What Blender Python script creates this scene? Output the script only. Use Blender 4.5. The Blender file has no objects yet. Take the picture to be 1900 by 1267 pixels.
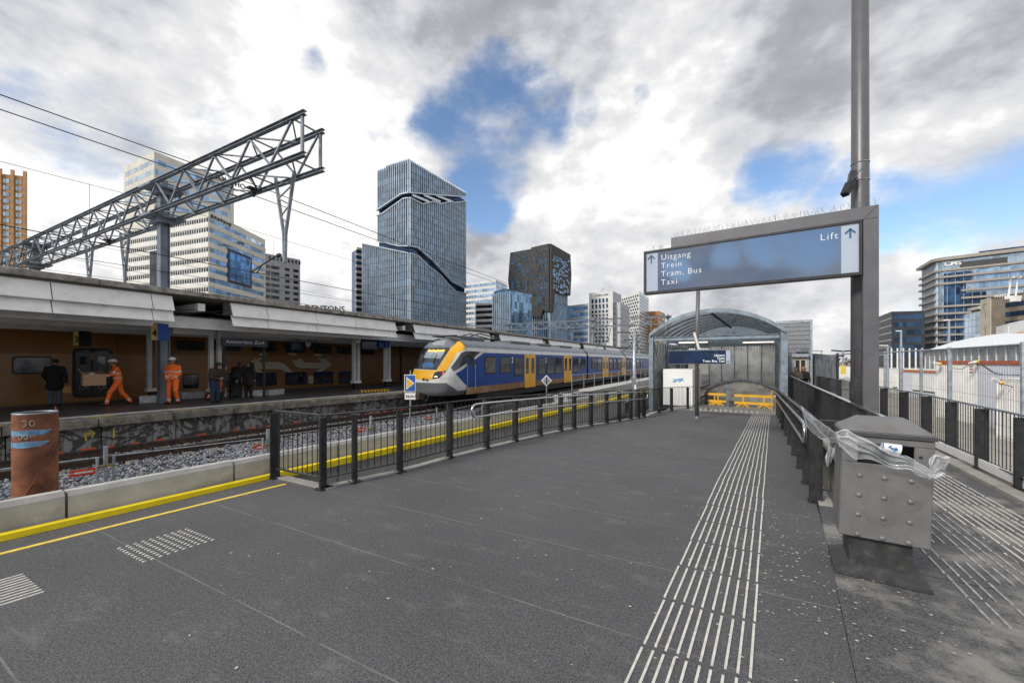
import bpy, bmesh, math, random
import numpy as np
from mathutils import Vector, Matrix
random.seed(7); np.random.seed(7)
C = bpy.context; D = bpy.data
SC = C.scene; COL = SC.collection
R = math.radians
# ------------------------------------------------------------------ camera, sky, sun, exposure
EYE = 1.7; FPX = 744.0; YAW = math.atan(400/744)
SY, CY = math.sin(YAW), math.cos(YAW)
cam = D.objects.new('camera', D.cameras.new('camera')); COL.objects.link(cam)
cam.location = (0, 0, EYE); cam.rotation_euler = (R(90), 0, YAW)
cam.data.sensor_width = 36; cam.data.lens = 36*FPX/1900; cam.data.shift_y = 36.5/1900
cam.data.clip_start = 0.05; cam.data.clip_end = 6000
SC.camera = cam
SC.view_settings.view_transform = 'Standard'; SC.view_settings.look = 'None'
SC.view_settings.exposure = 0.42; SC.view_settings.gamma = 1.0
SUN = Vector((-.30, -.80, .62)).normalized()
sl = D.lights.new('sun', 'SUN'); sl.energy = 2.3; sl.angle = R(12); sl.color = (1, .95, .87)
so = D.objects.new('sun', sl); COL.objects.link(so); so.rotation_euler = SUN.to_track_quat('Z', 'Y').to_euler()

def survey(px, py):                      # world direction seen at a point of the photo (used to measure the place)
    u = (px-950)/FPX; v = (670-py)/FPX
    return (-SY+u*CY, CY+u*SY, v)
def P(px, py, z=0.):
    x, y, v = survey(px, py); t = (z-EYE)/v; return Vector((x*t, y*t, z))
def PX(px, py, X):
    x, y, v = survey(px, py); t = X/x; return Vector((X, y*t, EYE+v*t))
def PY(px, py, Y):
    x, y, v = survey(px, py); t = Y/y; return Vector((x*t, Y, EYE+v*t))
def PD(px, py, d):
    x, y, v = survey(px, py); return Vector((x*d, y*d, EYE+v*d))
def PXs(px, py, X0, k):                  # on the wall plane X = X0 + k*Y
    x, y, v = survey(px, py); t = X0/(x-k*y); return Vector((x*t, y*t, EYE+v*t))

w = D.worlds.new('World'); SC.world = w; w.use_nodes = True
nt = w.node_tree; nt.nodes.clear()
def nd(t, typ, **kw):
    n = t.nodes.new(typ)
    for k, v in kw.items(): setattr(n, k, v)
    return n
def mth(t, op, a, b=None, c=None, clamp=False):
    n = t.nodes.new('ShaderNodeMath'); n.operation = op; n.use_clamp = clamp
    for i, v in enumerate((a, b, c)):
        if v is None: continue
        if isinstance(v, (int, float)): n.inputs[i].default_value = v
        else: t.links.new(v, n.inputs[i])
    return n.outputs[0]
def vm(t, op, a, b=None, s=None):
    n = t.nodes.new('ShaderNodeVectorMath'); n.operation = op
    for i, v in enumerate((a, b)):
        if v is None: continue
        if isinstance(v, (tuple, Vector)): n.inputs[i].default_value = v
        else: t.links.new(v, n.inputs[i])
    if s is not None: n.inputs['Scale'].default_value = s
    return n.outputs['Value'] if op in ('DOT_PRODUCT', 'LENGTH') else n.outputs['Vector']
def nz(t, vec, scale, detail=4, rough=.5, col=False, dist=0.):
    n = t.nodes.new('ShaderNodeTexNoise'); n.inputs['Scale'].default_value = scale
    n.inputs['Detail'].default_value = detail; n.inputs['Roughness'].default_value = rough
    n.inputs['Distortion'].default_value = dist
    t.links.new(vec, n.inputs['Vector'])
    return n.outputs['Color'] if col else n.outputs['Fac']
def smooth(t, v, a, b, lo=0., hi=1.):
    n = t.nodes.new('ShaderNodeMapRange'); n.interpolation_type = 'SMOOTHSTEP'
    for k, x in zip(('From Min', 'From Max', 'To Min', 'To Max'), (a, b, lo, hi)): n.inputs[k].default_value = x
    if isinstance(v, (int, float)): n.inputs['Value'].default_value = v
    else: t.links.new(v, n.inputs['Value'])
    return n.outputs['Result']
def mixc(t, f, a, b):
    n = t.nodes.new('ShaderNodeMix'); n.data_type = 'RGBA'
    if isinstance(f, (int, float)): n.inputs[0].default_value = f
    else: t.links.new(f, n.inputs[0])
    for i, v in ((6, a), (7, b)):
        if isinstance(v, tuple): n.inputs[i].default_value = tuple(v[:3])+(1,)
        else: t.links.new(v, n.inputs[i])
    return n.outputs[2]
tc = nd(nt, 'ShaderNodeTexCoord').outputs['Generated']
dirv = vm(nt, 'NORMALIZE', tc)
warp = vm(nt, 'SCALE', vm(nt, 'SUBTRACT', nz(nt, dirv, 3.0, 6, .52, col=True), (.5, .5, .5)), s=.17)
dw = vm(nt, 'NORMALIZE', vm(nt, 'ADD', dirv, warp))
REFL = lambda px, py: (lambda v, n: v-2*v.dot(n)*n)(Vector(survey(px, py)).normalized(), Vector((-.09, -1, 0)).normalized())
def blobs(src, lst, soft, comb='ADD', extra=()):
    out = None
    for px, py, r, wt in list(lst)+list(extra):
        c = Vector(survey(px, py)).normalized() if py is not None else px; rr = r/FPX*c.length/ (1+0)  # radius in radians
        rr = rr/math.sqrt(1+((px-950)/FPX)**2+((670-py)/FPX)**2) if py is not None else r/FPX
        m = smooth(nt, vm(nt, 'DOT_PRODUCT', src, c), math.cos(rr*(1+soft)), math.cos(rr*max(0, 1-soft)), 0, wt)
        out = m if out is None else mth(nt, comb, out, m)
    return out
holes = blobs(dw, [(870, 215, 62, .95), (950, 205, 70, 1), (905, 300, 62, 1), (1000, 215, 52, .95), (820, 210, 48, .8), (925, 160, 50, .9), (1445, 320, 45, .75),
                   (1400, 345, 28, .6), (568, 138, 26, .75), (1550, 350, 40, .65), (1660, 390, 60, .9), (1760, 410, 70, .9), (1860, 370, 70, .9), (1640, 420, 50, .8),
                   (1490, 310, 34, .7), (120, 215, 60, .5), (180, 270, 70, .55), (905, 365, 42, 1), (1200, 175, 18, .5), (1090, 195, 24, .6)], .8, 'MAXIMUM',
              [(REFL(1515, 440), None, 44, .9), (REFL(1350, 482), None, 16, .6), (REFL(1420, 462), None, 20, .8), (REFL(1250, 500), None, 16, .8)])
flat = vm(nt, 'MULTIPLY', dirv, (1, 1, 1.7))
det = nz(nt, flat, 6.0, 9, .60)
alpha = smooth(nt, mth(nt, 'SUBTRACT', mth(nt, 'MULTIPLY_ADD', det, 3.4, -.62), mth(nt, 'MULTIPLY', holes, 1.62)), -.62, .78)
lgt = blobs(dw, [(330, 150, 260, .55), (1120, 200, 170, .6), (600, 300, 160, .5), (700, 90, 120, .2), (1210, 330, 150, .4), (1000, 380, 60, .5), (740, 280, 110, .4),
                 (1680, 250, 120, .3), (1500, 380, 80, .35), (1690, 460, 60, .35), (1340, 560, 200, .1), (90, 330, 160, .55), (560, 430, 120, .5), (1230, 400, 80, .3),
                 (150, 20, 190, -.75), (860, 20, 210, -.72), (1100, 20, 140, -.45), (1450, 40, 240, -.25), (1750, 110, 240, -.32), (920, 430, 130, -.38), (1080, 450, 110, -.3), (500, 20, 90, .2),
                 (200, 225, 60, -.45), (1380, 140, 130, -.25), (1650, 560, 170, .1), (950, 520, 110, .3), (1350, 470, 130, -.1)], .8)
d2 = vm(nt, 'ADD', flat, vm(nt, 'SCALE', SUN.copy().to_tuple() if False else tuple(SUN), s=.05))
emb = mth(nt, 'SUBTRACT', nz(nt, d2, 4.0, 8, .58), nz(nt, flat, 4.0, 8, .58))
fine = mth(nt, 'SUBTRACT', nz(nt, flat, 2.6, 6, .55), .5)
shade = mth(nt, 'ADD', mth(nt, 'MULTIPLY_ADD', emb, -1.9, .70), mth(nt, 'MULTIPLY_ADD', lgt, .42, mth(nt, 'MULTIPLY', fine, .55)))
ramp = nd(nt, 'ShaderNodeValToRGB'); el = ramp.color_ramp.elements
el[0].position = 0; el[0].color = (.27, .28, .31, 1); el[1].position = 1.0; el[1].color = (.86, .85, .835, 1)
e = el.new(.35); e.color = (.36, .37, .40, 1); e = el.new(.62); e.color = (.56, .57, .60, 1); e = el.new(.85); e.color = (.70, .70, .705, 1)
nt.links.new(shade, ramp.inputs[0])
sky = nd(nt, 'ShaderNodeTexSky', sky_type='NISHITA', sun_disc=False)
sky.sun_elevation = math.asin(SUN.z); sky.sun_rotation = math.atan2(SUN.x, SUN.y) % (2*math.pi)
sky.air_density = 1.0; sky.dust_density = .3; sky.ozone_density = 3.0
b1 = nd(nt, 'ShaderNodeBackground'); b1.inputs[1].default_value = .135; nt.links.new(sky.outputs[0], b1.inputs[0])
b2 = nd(nt, 'ShaderNodeBackground'); b2.inputs[1].default_value = .92; nt.links.new(ramp.outputs[0], b2.inputs[0])
mx = nd(nt, 'ShaderNodeMixShader'); nt.links.new(alpha, mx.inputs[0]); nt.links.new(b1.outputs[0], mx.inputs[1]); nt.links.new(b2.outputs[0], mx.inputs[2])
wo = nd(nt, 'ShaderNodeOutputWorld'); nt.links.new(mx.outputs[0], wo.inputs[0])

# ------------------------------------------------------------------ materials
MATS = {}
def mat(name, col, rough=.6, metal=0., var=.15, scale=8., bump=0., bscale=60., emit=0., alpha=1., spec=.5, stain_or_sheen=None, sscale=3., trans=0.):
    if name in MATS: return MATS[name]
    m = D.materials.new(name); m.use_nodes = True; t = m.node_tree
    b = t.nodes['Principled BSDF']
    g = nd(t, 'ShaderNodeNewGeometry').outputs['Position']
    n = nz(t, g, scale, 6, .6)
    c = tuple(col)
    lo = tuple(x*(1-var) for x in c); hi = tuple(min(1, x*(1+var)) for x in c)
    cc = mixc(t, smooth(t, n, .3, .7), lo, hi)
    if stain_or_sheen:
        scol, amt = stain_or_sheen
        s = smooth(t, nz(t, g, sscale, 8, .65), .5, .72, 0, amt)
        cc = mixc(t, s, cc, scol)
    t.links.new(cc, b.inputs['Base Color'])
    rv = .25 if rough > .2 else rough*.6; t.links.new(mth(t, 'MULTIPLY_ADD', n, rv, max(.01, rough-rv/2), clamp=True), b.inputs['Roughness'])
    b.inputs['Metallic'].default_value = metal; b.inputs['Specular IOR Level'].default_value = spec
    if bump:
        bn = nd(t, 'ShaderNodeBump'); bn.inputs['Strength'].default_value = bump; bn.inputs['Distance'].default_value = .02
        t.links.new(nz(t, g, bscale, 4, .6), bn.inputs['Height']); t.links.new(bn.outputs[0], b.inputs['Normal'])
    if emit:
        b.inputs['Emission Color'].default_value = c+(1,); b.inputs['Emission Strength'].default_value = emit
    if alpha < 1: b.inputs['Alpha'].default_value = alpha
    if trans: b.inputs['Transmission Weight'].default_value = trans
    MATS[name] = m; return m
def glassm(name, col, rough=.06, metal=.75, var=.5, cell=(3.2, 3.2, 3.4)):
    """mirror glass whose panes differ slightly in tint and tilt"""
    if name in MATS: return MATS[name]
    m = D.materials.new(name); m.use_nodes = True; t = m.node_tree; b = t.nodes['Principled BSDF']
    g = nd(t, 'ShaderNodeNewGeometry').outputs['Position']
    sn = t.nodes.new('ShaderNodeVectorMath'); sn.operation = 'SNAP'; t.links.new(g, sn.inputs[0]); sn.inputs[1].default_value = cell
    wn = nd(t, 'ShaderNodeTexWhiteNoise'); t.links.new(sn.outputs[0], wn.inputs['Vector'])
    cc = mixc(t, wn.outputs['Value'], tuple(x*(1-var) for x in col), tuple(min(1, x*(1+var*.6)) for x in col))
    t.links.new(cc, b.inputs['Base Color'])
    b.inputs['Metallic'].default_value = metal; b.inputs['Roughness'].default_value = rough
    bn = nd(t, 'ShaderNodeBump'); bn.inputs['Strength'].default_value = .12; bn.inputs['Distance'].default_value = .3
    t.links.new(nz(t, g, .5, 2, .5), bn.inputs['Height']); t.links.new(bn.outputs[0], b.inputs['Normal'])
    MATS[name] = m; return m
M = {}
M['fence'] = mat('dark_fence_paint', (.022, .023, .026), .42, var=.3, scale=14)
M['galv'] = mat('galvanised_steel', (.36, .40, .44), .42, .55, var=.25, scale=9)
M['galvdark'] = mat('weathered_steel', (.16, .19, .22), .5, .4, var=.35, scale=5)
M['gantry'] = mat('gantry_steel', (.20, .225, .26), .5, .35, var=.35, scale=3)
M['stainless'] = mat('stainless_rail', (.62, .62, .63), .22, 1., var=.1)
M['signgrey'] = mat('sign_frame_paint', (.115, .114, .126), .4, .2, var=.08, scale=3, bump=.05, bscale=120)
M['bin'] = mat('bin_paint', (.165, .163, .165), .42, .2, var=.10, scale=5, bump=.12, bscale=90, stain_or_sheen=((.08, .075, .07), .45), sscale=6)
M['bindark'] = mat('bin_pedestal', (.030, .030, .032), .6, var=.3, scale=12, stain_or_sheen=((.14, .13, .11), .35), sscale=14)
M['white'] = mat('white_paint', (.78, .78, .77), .5, var=.05, scale=2)
M['cabin'] = mat('cabin_sheet', (.82, .82, .80), .5, var=.05, scale=1.5, stain_or_sheen=((.60, .58, .54), .3), sscale=1.2)
M['fascia'] = mat('fascia_sheet', (.80, .80, .79), .45, 0., var=.06, scale=1.2, stain_or_sheen=((.36, .34, .31), .35), sscale=1.7)
M['fasciaedge'] = mat('stained_gutter', (.30, .28, .25), .8, var=.45, scale=4, stain_or_sheen=((.10, .085, .06), .9), sscale=3, bump=.4, bscale=30)
M['roofdark'] = mat('soffit', (.30, .29, .27), .6, var=.15, scale=2)
M['column'] = mat('column_paint', (.72, .72, .72), .45, var=.1, scale=3)
M['black'] = mat('black_rubber', (.012, .012, .013), .6, var=.3)
M['darkmetal'] = mat('dark_metal', (.03, .03, .032), .45, .3, var=.3)
M['conc'] = mat('precast_concrete', (.42, .415, .395), .85, var=.12, scale=4, bump=.25, bscale=70, stain_or_sheen=((.20, .19, .16), .6), sscale=2.2)
M['concdark'] = mat('grimy_concrete', (.105, .10, .092), .9, var=.45, scale=2.5, bump=.5, bscale=25, stain_or_sheen=((.22, .22, .215), .55), sscale=3.)
M['coping'] = mat('coping_concrete', (.19, .175, .145), .9, var=.45, scale=3.5, bump=.5, bscale=40, stain_or_sheen=((.05, .045, .035), .8), sscale=2.2)
M['yellow'] = mat('yellow_edge_paint', (.86, .66, .01), .5, var=.08, scale=6, bump=.05)
M['yline'] = mat('faded_yellow_line', (.72, .54, .08), .65, var=.15, scale=18)
M['rust'] = mat('rusty_steel', (.20, .070, .032), .75, .1, var=.45, scale=3.5, bump=.25, bscale=45, stain_or_sheen=((.03, .018, .014), .8), sscale=2.6)
M['rail'] = mat('rail_steel', (.07, .045, .035), .55, .4, var=.4, scale=7)
M['railtop'] = mat('rail_head', (.22, .19, .17), .3, .9, var=.2)
M['sleeper'] = mat('sleeper_concrete', (.13, .115, .095), .9, var=.35, scale=6)
M['rib'] = mat('tactile_rib', (.56, .545, .50), .6, var=.15, scale=20)
M['ribworn'] = mat('worn_tactile_rib', (.30, .30, .30), .6, var=.4, scale=12)
M['orange'] = mat('hi_vis_orange', (1., .17, .02), .6, var=.12, scale=25)
M['reflect'] = mat('reflective_band', (.62, .62, .58), .35, var=.1)
M['jeans'] = mat('jeans', (.06, .10, .16), .8, var=.35, scale=30)
M['jeansdark'] = mat('dark_jeans', (.018, .035, .07), .8, var=.35, scale=30)
M['blackcloth'] = mat('black_cloth', (.010, .010, .011), .85, var=.35, scale=20)
M['browncloth'] = mat('brown_jacket', (.035, .024, .018), .8, var=.5, scale=20)
M['olivecloth'] = mat('olive_coat', (.10, .09, .06), .85, var=.3, scale=15)
M['skin'] = mat('skin', (.38, .20, .14), .55, var=.08, scale=30)
M['hair'] = mat('dark_hair', (.018, .013, .010), .6, var=.4, scale=60)
M['hairblond'] = mat('light_brown_hair', (.20, .12, .06), .6, var=.4, scale=60)
M['shoe'] = mat('black_shoe', (.012, .012, .012), .5, var=.3)
M['helmet'] = mat('helmet', (.70, .70, .70), .3, var=.03)
M['card'] = mat('cardboard', (.46, .28, .17), .85, var=.1, scale=9)
M['bag'] = mat('paper_bag', (.50, .26, .10), .8, var=.15, scale=20)
M['shrubbark'] = mat('bark', (.07, .055, .04), .9)
M['twig'] = mat('bare_twigs', (.13, .10, .07), .9, var=.3)

# ------------------------------------------------------------------ mesh helpers
def tag(o, label=None, cat=None, group=None, kind=None):
    for k, v in (('label', label), ('category', cat), ('group', group), ('kind', kind)):
        if v: o[k] = v
    return o
def thing(name, label, cat, loc=(0, 0, 0), rotz=0., group=None):
    o = D.objects.new(name, None); COL.objects.link(o); o.location = loc; o.rotation_euler = (0, 0, rotz)
    o.empty_display_size = .2
    return tag(o, label, cat, group)
def rootof(o):
    while o.parent: o = o.parent
    return o
class MB:
    def __init__(s): s.v = []; s.f = []; s.m = []
    def add(s, vs, fs, m=0):
        n = len(s.v); s.v += [tuple(v) for v in vs]; s.f += [tuple(i+n for i in f) for f in fs]; s.m += [m]*len(fs); return s
    def box(s, a, b, m=0):
        x0, y0, z0 = a; x1, y1, z1 = b
        return s.add([(x0,y0,z0),(x1,y0,z0),(x1,y1,z0),(x0,y1,z0),(x0,y0,z1),(x1,y0,z1),(x1,y1,z1),(x0,y1,z1)],
                     [(0,3,2,1),(4,5,6,7),(0,1,5,4),(1,2,6,5),(2,3,7,6),(3,0,4,7)], m)
    def hexa(s, p, m=0):        # 8 points: bottom ring, top ring
        return s.add(p, [(0,3,2,1),(4,5,6,7),(0,1,5,4),(1,2,6,5),(2,3,7,6),(3,0,4,7)], m)
    def beam(s, a, b, wd, ht, m=0, up=(0,0,1)):
        a = Vector(a); b = Vector(b); d = (b-a)
        if d.length < 1e-6: return s
        d.normalize(); up = Vector(up)
        if abs(d.dot(up)) > .98: up = Vector((0, 1, 0))
        sd = d.cross(up).normalized(); u = sd.cross(d).normalized()
        p = [q+sd*i*wd/2+u*j*ht/2 for q in (a, b) for i, j in ((-1,-1),(1,-1),(1,1),(-1,1))]
        return s.add(p, [(0,1,2,3),(7,6,5,4),(0,4,5,1),(1,5,6,2),(2,6,7,3),(3,7,4,0)], m)
    def tube(s, pts, r, n=8, m=0, cap=True):
        pts = [Vector(p) for p in pts]; rs = r if isinstance(r, (list, tuple)) else [r]*len(pts)
        rings = []; prev = None
        for i, p in enumerate(pts):
            d = (pts[min(i+1, len(pts)-1)]-pts[max(i-1, 0)]).normalized()
            if prev is None: up = Vector((0,0,1)) if abs(d.z) < .95 else Vector((0,1,0)); a = d.cross(up).normalized()
            else: a = (prev-d*prev.dot(d)).normalized()
            prev = a; b = d.cross(a)
            rings.append([p+(a*math.cos(2*math.pi*k/n)+b*math.sin(2*math.pi*k/n))*rs[i] for k in range(n)])
        vs = [v for r_ in rings for v in r_]; fs = []
        for i in range(len(pts)-1):
            for k in range(n): fs.append((i*n+k, i*n+(k+1)%n, (i+1)*n+(k+1)%n, (i+1)*n+k))
        if cap: fs += [tuple(reversed(range(n))), tuple((len(pts)-1)*n+k for k in range(n))]
        return s.add(vs, fs, m)
    def prism(s, poly, off, m=0):    # poly: 3D points, extruded by off
        poly = [Vector(p) for p in poly]; off = Vector(off); n = len(poly)
        return s.add(poly+[p+off for p in poly], [tuple(reversed(range(n))), tuple(range(n, 2*n))]+[(i, (i+1)%n, n+(i+1)%n, n+i) for i in range(n)], m)
    def poly(s, pts, m=0): return s.add(pts, [tuple(range(len(pts)))], m)
    def ball(s, c, r, m=0, n=10, k=6):
        c = Vector(c); rr = r if isinstance(r, (tuple, list, Vector)) else (r, r, r)
        vs = [c+Vector((0,0,rr[2]))]
        for j in range(1, k):
            for i in range(n):
                t = math.pi*j/k; p = 2*math.pi*i/n
                vs.append(c+Vector((rr[0]*math.sin(t)*math.cos(p), rr[1]*math.sin(t)*math.sin(p), rr[2]*math.cos(t))))
        vs.append(c-Vector((0,0,rr[2]))); fs = []
        for i in range(n): fs.append((0, 1+i, 1+(i+1)%n)); fs.append((len(vs)-1, 1+(k-2)*n+(i+1)%n, 1+(k-2)*n+i))
        for j in range(k-2):
            for i in range(n): fs.append((1+j*n+i, 1+(j+1)*n+i, 1+(j+1)*n+(i+1)%n, 1+j*n+(i+1)%n))
        return s.add(vs, fs, m)
    def build(s, name, mats, parent=None, label=None, cat=None, group=None, kind=None, smooth=False, world=True, bevel=0.):
        me = D.meshes.new(name); vs = s.v
        if parent and world:
            rt = rootof(parent); c, sn = math.cos(-rt.rotation_euler.z), math.sin(-rt.rotation_euler.z); L = rt.location
            vs = [((v[0]-L.x)*c-(v[1]-L.y)*sn, (v[0]-L.x)*sn+(v[1]-L.y)*c, v[2]-L.z) for v in vs]
        me.from_pydata(vs, [], s.f)
        for mm in (mats if isinstance(mats, (list, tuple)) else [mats]): me.materials.append(M[mm] if isinstance(mm, str) else mm)
        if any(s.m): me.polygons.foreach_set('material_index', s.m)
        if smooth: me.polygons.foreach_set('use_smooth', [True]*len(me.polygons))
        bm = bmesh.new(); bm.from_mesh(me); bmesh.ops.recalc_face_normals(bm, faces=bm.faces)
        if bevel: bmesh.ops.bevel(bm, geom=[e for e in bm.edges if len(e.link_faces) == 2 and e.calc_face_angle(0) > .6], offset=bevel, segments=1, affect='EDGES')
        bm.to_mesh(me); bm.free()
        me.update(); o = D.objects.new(name, me); COL.objects.link(o)
        if parent: o.parent = parent
        return tag(o, label, cat, group, kind)
def copy_tree(o, parent=None):
    c = o.copy(); COL.objects.link(c)
    if parent: c.parent = parent
    for ch in [x for x in D.objects if x.parent == o]: copy_tree(ch, c)
    return c
def place(proto, kids, loc, rotz, label):   # copy of a thing with its parts (kids: list of (part, [sub-parts]))
    c = proto.copy(); COL.objects.link(c); c.location = loc; c.rotation_euler = (0, 0, rotz); c['label'] = label
    for k, subs in kids:
        p = k.copy(); COL.objects.link(p); p.parent = c
        for q in subs:
            r = q.copy(); COL.objects.link(r); r.parent = p
    return c
def text_mesh(txt, size, m, name, parent, mtx, ext=.004, align='LEFT', **kw):
    cu = D.curves.new(name, 'FONT'); cu.body = txt; cu.size = size; cu.extrude = ext; cu.align_x = align; cu.resolution_u = 3
    cu.offset = kw.pop('bold', 0.)
    cu.space_character = kw.pop('space', 1.0)
    tmp = D.objects.new(name, cu); COL.objects.link(tmp)
    dg = C.evaluated_depsgraph_get(); me = D.meshes.new_from_object(tmp.evaluated_get(dg)); D.objects.remove(tmp); D.curves.remove(cu)
    me.materials.clear(); me.materials.append(M[m] if isinstance(m, str) else m)
    if parent:
        rt = rootof(parent); inv = Matrix.Rotation(-rt.rotation_euler.z, 4, 'Z') @ Matrix.Translation(-rt.location); mtx = inv @ mtx
    me.transform(mtx); o = D.objects.new(name, me); COL.objects.link(o)
    if parent: o.parent = parent
    return tag(o, **kw)
def frame(o, x, z=(0, 0, 1)):       # matrix with text baseline along x and up along z
    x = Vector(x).normalized(); z = Vector(z).normalized(); y = x.cross(z)   # text normal = x cross up
    m = Matrix((x, z, y)).transposed().to_4x4(); m.translation = Vector(o); return m
# ------------------------------------------------------------------ ground, platforms, tracks
def asphalt(name, base, seam=.95, worn=.35, old=False):
    m = D.materials.new(name); m.use_nodes = True; t = m.node_tree; b = t.nodes['Principled BSDF']
    g = nd(t, 'ShaderNodeNewGeometry').outputs['Position']
    sp = nd(t, 'ShaderNodeSeparateXYZ'); t.links.new(g, sp.inputs[0])
    grit = nz(t, g, 95, 3, .75); grit2 = nz(t, g, 210, 2, .6)
    big = nz(t, g, .55, 7, .62); mid = nz(t, vm(t, 'MULTIPLY', g, (1, 2.6, 1)), 2.2, 6, .6)
    v = mth(t, 'MULTIPLY', mth(t, 'MULTIPLY_ADD', grit, 4.2, -1.1, clamp=False), mth(t, 'MULTIPLY_ADD', nz(t, g, 38, 3, .7), 1.5, .25))
    v = mth(t, 'MULTIPLY', v, mth(t, 'MULTIPLY_ADD', big, .9, .55))
    vv = nd(t, 'ShaderNodeCombineXYZ')
    c0 = vm(t, 'SCALE', tuple(base)); n = c0.node; t.links.new(mth(t, 'MAXIMUM', v, .25), n.inputs['Scale'])
    dust = smooth(t, mth(t, 'MULTIPLY_ADD', nz(t, g, 14, 5, .7), .35, mth(t, 'MULTIPLY', mid, .8)), .60, .80, 0, worn*.8)
    cc = mixc(t, dust, c0, (.23, .225, .21))
    # pale specks of grit
    vo = nd(t, 'ShaderNodeTexVoronoi'); vo.inputs['Scale'].default_value = 46; t.links.new(g, vo.inputs['Vector'])
    cc = mixc(t, smooth(t, vo.outputs['Distance'], .13, .06, 0, .55), cc, (.20, .195, .185))
    # seams between the panels, across the platform
    wob = mth(t, 'MULTIPLY_ADD', nz(t, g, 1.2, 3, .5), .03, 0)
    yy = mth(t, 'ADD', mth(t, 'ADD', sp.outputs['Y'], wob), mth(t, 'MULTIPLY', sp.outputs['X'], .05 if old else .0))
    fr = mth(t, 'FRACT', mth(t, 'DIVIDE', mth(t, 'ADD', yy, 50-1.25), seam))
    d = mth(t, 'ABSOLUTE', mth(t, 'SUBTRACT', fr, .5))
    ln = smooth(t, d, .492, .4975, 0, 1)
    ln = mth(t, 'MULTIPLY', ln, smooth(t, nz(t, g, 1.7, 5, .7), .38, .55, .15, .85))
    cc = mixc(t, ln, cc, (.02, .02, .02) if old else (.20, .195, .19))
    if old:
        wet = smooth(t, nz(t, g, 1.1, 6, .6), .50, .62, 0, .8)
        cc = mixc(t, wet, cc, (.25, .24, .22))
        sp2 = smooth(t, nz(t, g, 3.5, 8, .7), .55, .7, 0, .8); cc = mixc(t, sp2, cc, (.035, .034, .035))
    t.links.new(cc, b.inputs['Base Color'])
    t.links.new(mth(t, 'MULTIPLY_ADD', big, .35, .48), b.inputs['Roughness']); b.inputs['Specular IOR Level'].default_value = .4
    bn = nd(t, 'ShaderNodeBump'); bn.inputs['Strength'].default_value = .6; bn.inputs['Distance'].default_value = .006
    t.links.new(grit, bn.inputs['Height']); t.links.new(bn.outputs[0], b.inputs['Normal'])
    return m
M['asphalt'] = asphalt('coated_platform_deck', (.080, .079, .084))
M['asphalt2'] = asphalt('old_platform_deck', (.084, .083, .086), seam=1.9, worn=.5, old=True)
M['farplat'] = mat('far_platform_paving', (.075, .073, .072), .45, var=.35, scale=2.5, stain_or_sheen=((.03, .03, .03), .7), sscale=1.2)
M['ground'] = mat('gravelly_ground', (.20, .185, .16), .95, var=.25, scale=.6, stain_or_sheen=((.12, .11, .095), .5), sscale=.2)
M['road'] = mat('concrete_road', (.34, .32, .28), .9, var=.12, scale=1.5, stain_or_sheen=((.25, .23, .20), .6), sscale=.7)
M['bed'] = mat('ballast_bed', (.075, .075, .08), .95, var=.6, scale=22, bump=1., bscale=30)
M['landing'] = mat('landing_paving', (.20, .195, .18), .8, var=.12, scale=3, stain_or_sheen=((.13, .125, .115), .5), sscale=2)
M['kerbc'] = mat('kerb_concrete', (.27, .26, .24), .85, var=.2, scale=6, bump=.2)

def zr(Y): return -.4*min(1, max(0, (Y-6.5)/12.1))
def Pz(px, py):                       # point of the photo on the near platform, ramp included
    z = 0.
    for _ in range(12): p = P(px, py, z); z = zr(p.y)
    return p
g = MB(); g.poly([(-3000, -3000, -1.3), (3000, -3000, -1.3), (3000, 3000, -1.3), (-3000, 3000, -1.3)]); g.build('ground', 'ground', kind='structure')
LF = [(-4.72, 3.5)] + [tuple(Pz(*q)[:2]) for q in [(744, 876), (836, 850), (905, 832), (958, 819), (1008, 807), (1060, 796), (1120, 786), (1196, 774)]]
LF += [(-2.45, 17.2)]
LF.sort(key=lambda q: q[1])
def lfx(Y):
    for (x0, y0), (x1, y1) in zip(LF, LF[1:]):
        if Y <= y1 or (x1, y1) == LF[-1]: return x0+(x1-x0)*(Y-y0)/(y1-y0)
def wallx(Y): return -6.22+.088*Y
def rbx(Y): return .30+.11*Y if Y < 5.9 else .95+.062*(Y-5.9)
def outx(Y): return 2.86+.075*Y if Y < 12 else 3.76+.014*(Y-12)
def inx(Y): return 1.66+.055*(Y-6)
def slab(name, rows, mname, depth=.35, kind='structure'):   # rows: (Y, xl, xr, z)
    b = MB()
    for (y0, l0, r0, z0), (y1, l1, r1, z1) in zip(rows, rows[1:]):
        b.poly([(l0, y0, z0), (r0, y0, z0), (r1, y1, z1), (l1, y1, z1)])
        b.poly([(l0, y0, z0), (l1, y1, z1), (l1, y1, z1-depth), (l0, y0, z0-depth)])
        b.poly([(r0, y0, z0), (r1, y1, z1), (r1, y1, z1-depth), (r0, y0, z0-depth)])
    for (y0, l0, r0, z0) in (rows[0], rows[-1]): b.poly([(l0, y0, z0), (r0, y0, z0), (r0, y0, z0-depth), (l0, y0, z0-depth)])
    return b.build(name, mname, kind=kind)
ys = [3.5, 5, 6.5, 8, 10, 12, 14, 16, 17.2, 18.6]
slab('platform_deck', [(-4, wallx(-4)+.1, rbx(-4), 0), (3.5, wallx(3.5)+.1, rbx(3.5), 0)], 'asphalt')
slab('ramp_deck', [(y, lfx(y) if y <= 17.2 else -2.3, rbx(y), zr(y)) for y in ys], 'asphalt')
slab('old_platform', [(-4, rbx(-4)+.004, outx(-4), -.003), (3.5, rbx(3.5)+.004, outx(3.5), -.003), (5.96, rbx(5.9)+.004, outx(5.96), -.003)], 'asphalt2')
slab('side_platform', [(5.96, inx(5.96), outx(5.96), -.003), (12, inx(12), outx(12), -.003), (24, inx(24), outx(24), -.003), (27, inx(27), outx(27), -.003)], 'asphalt2')
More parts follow.
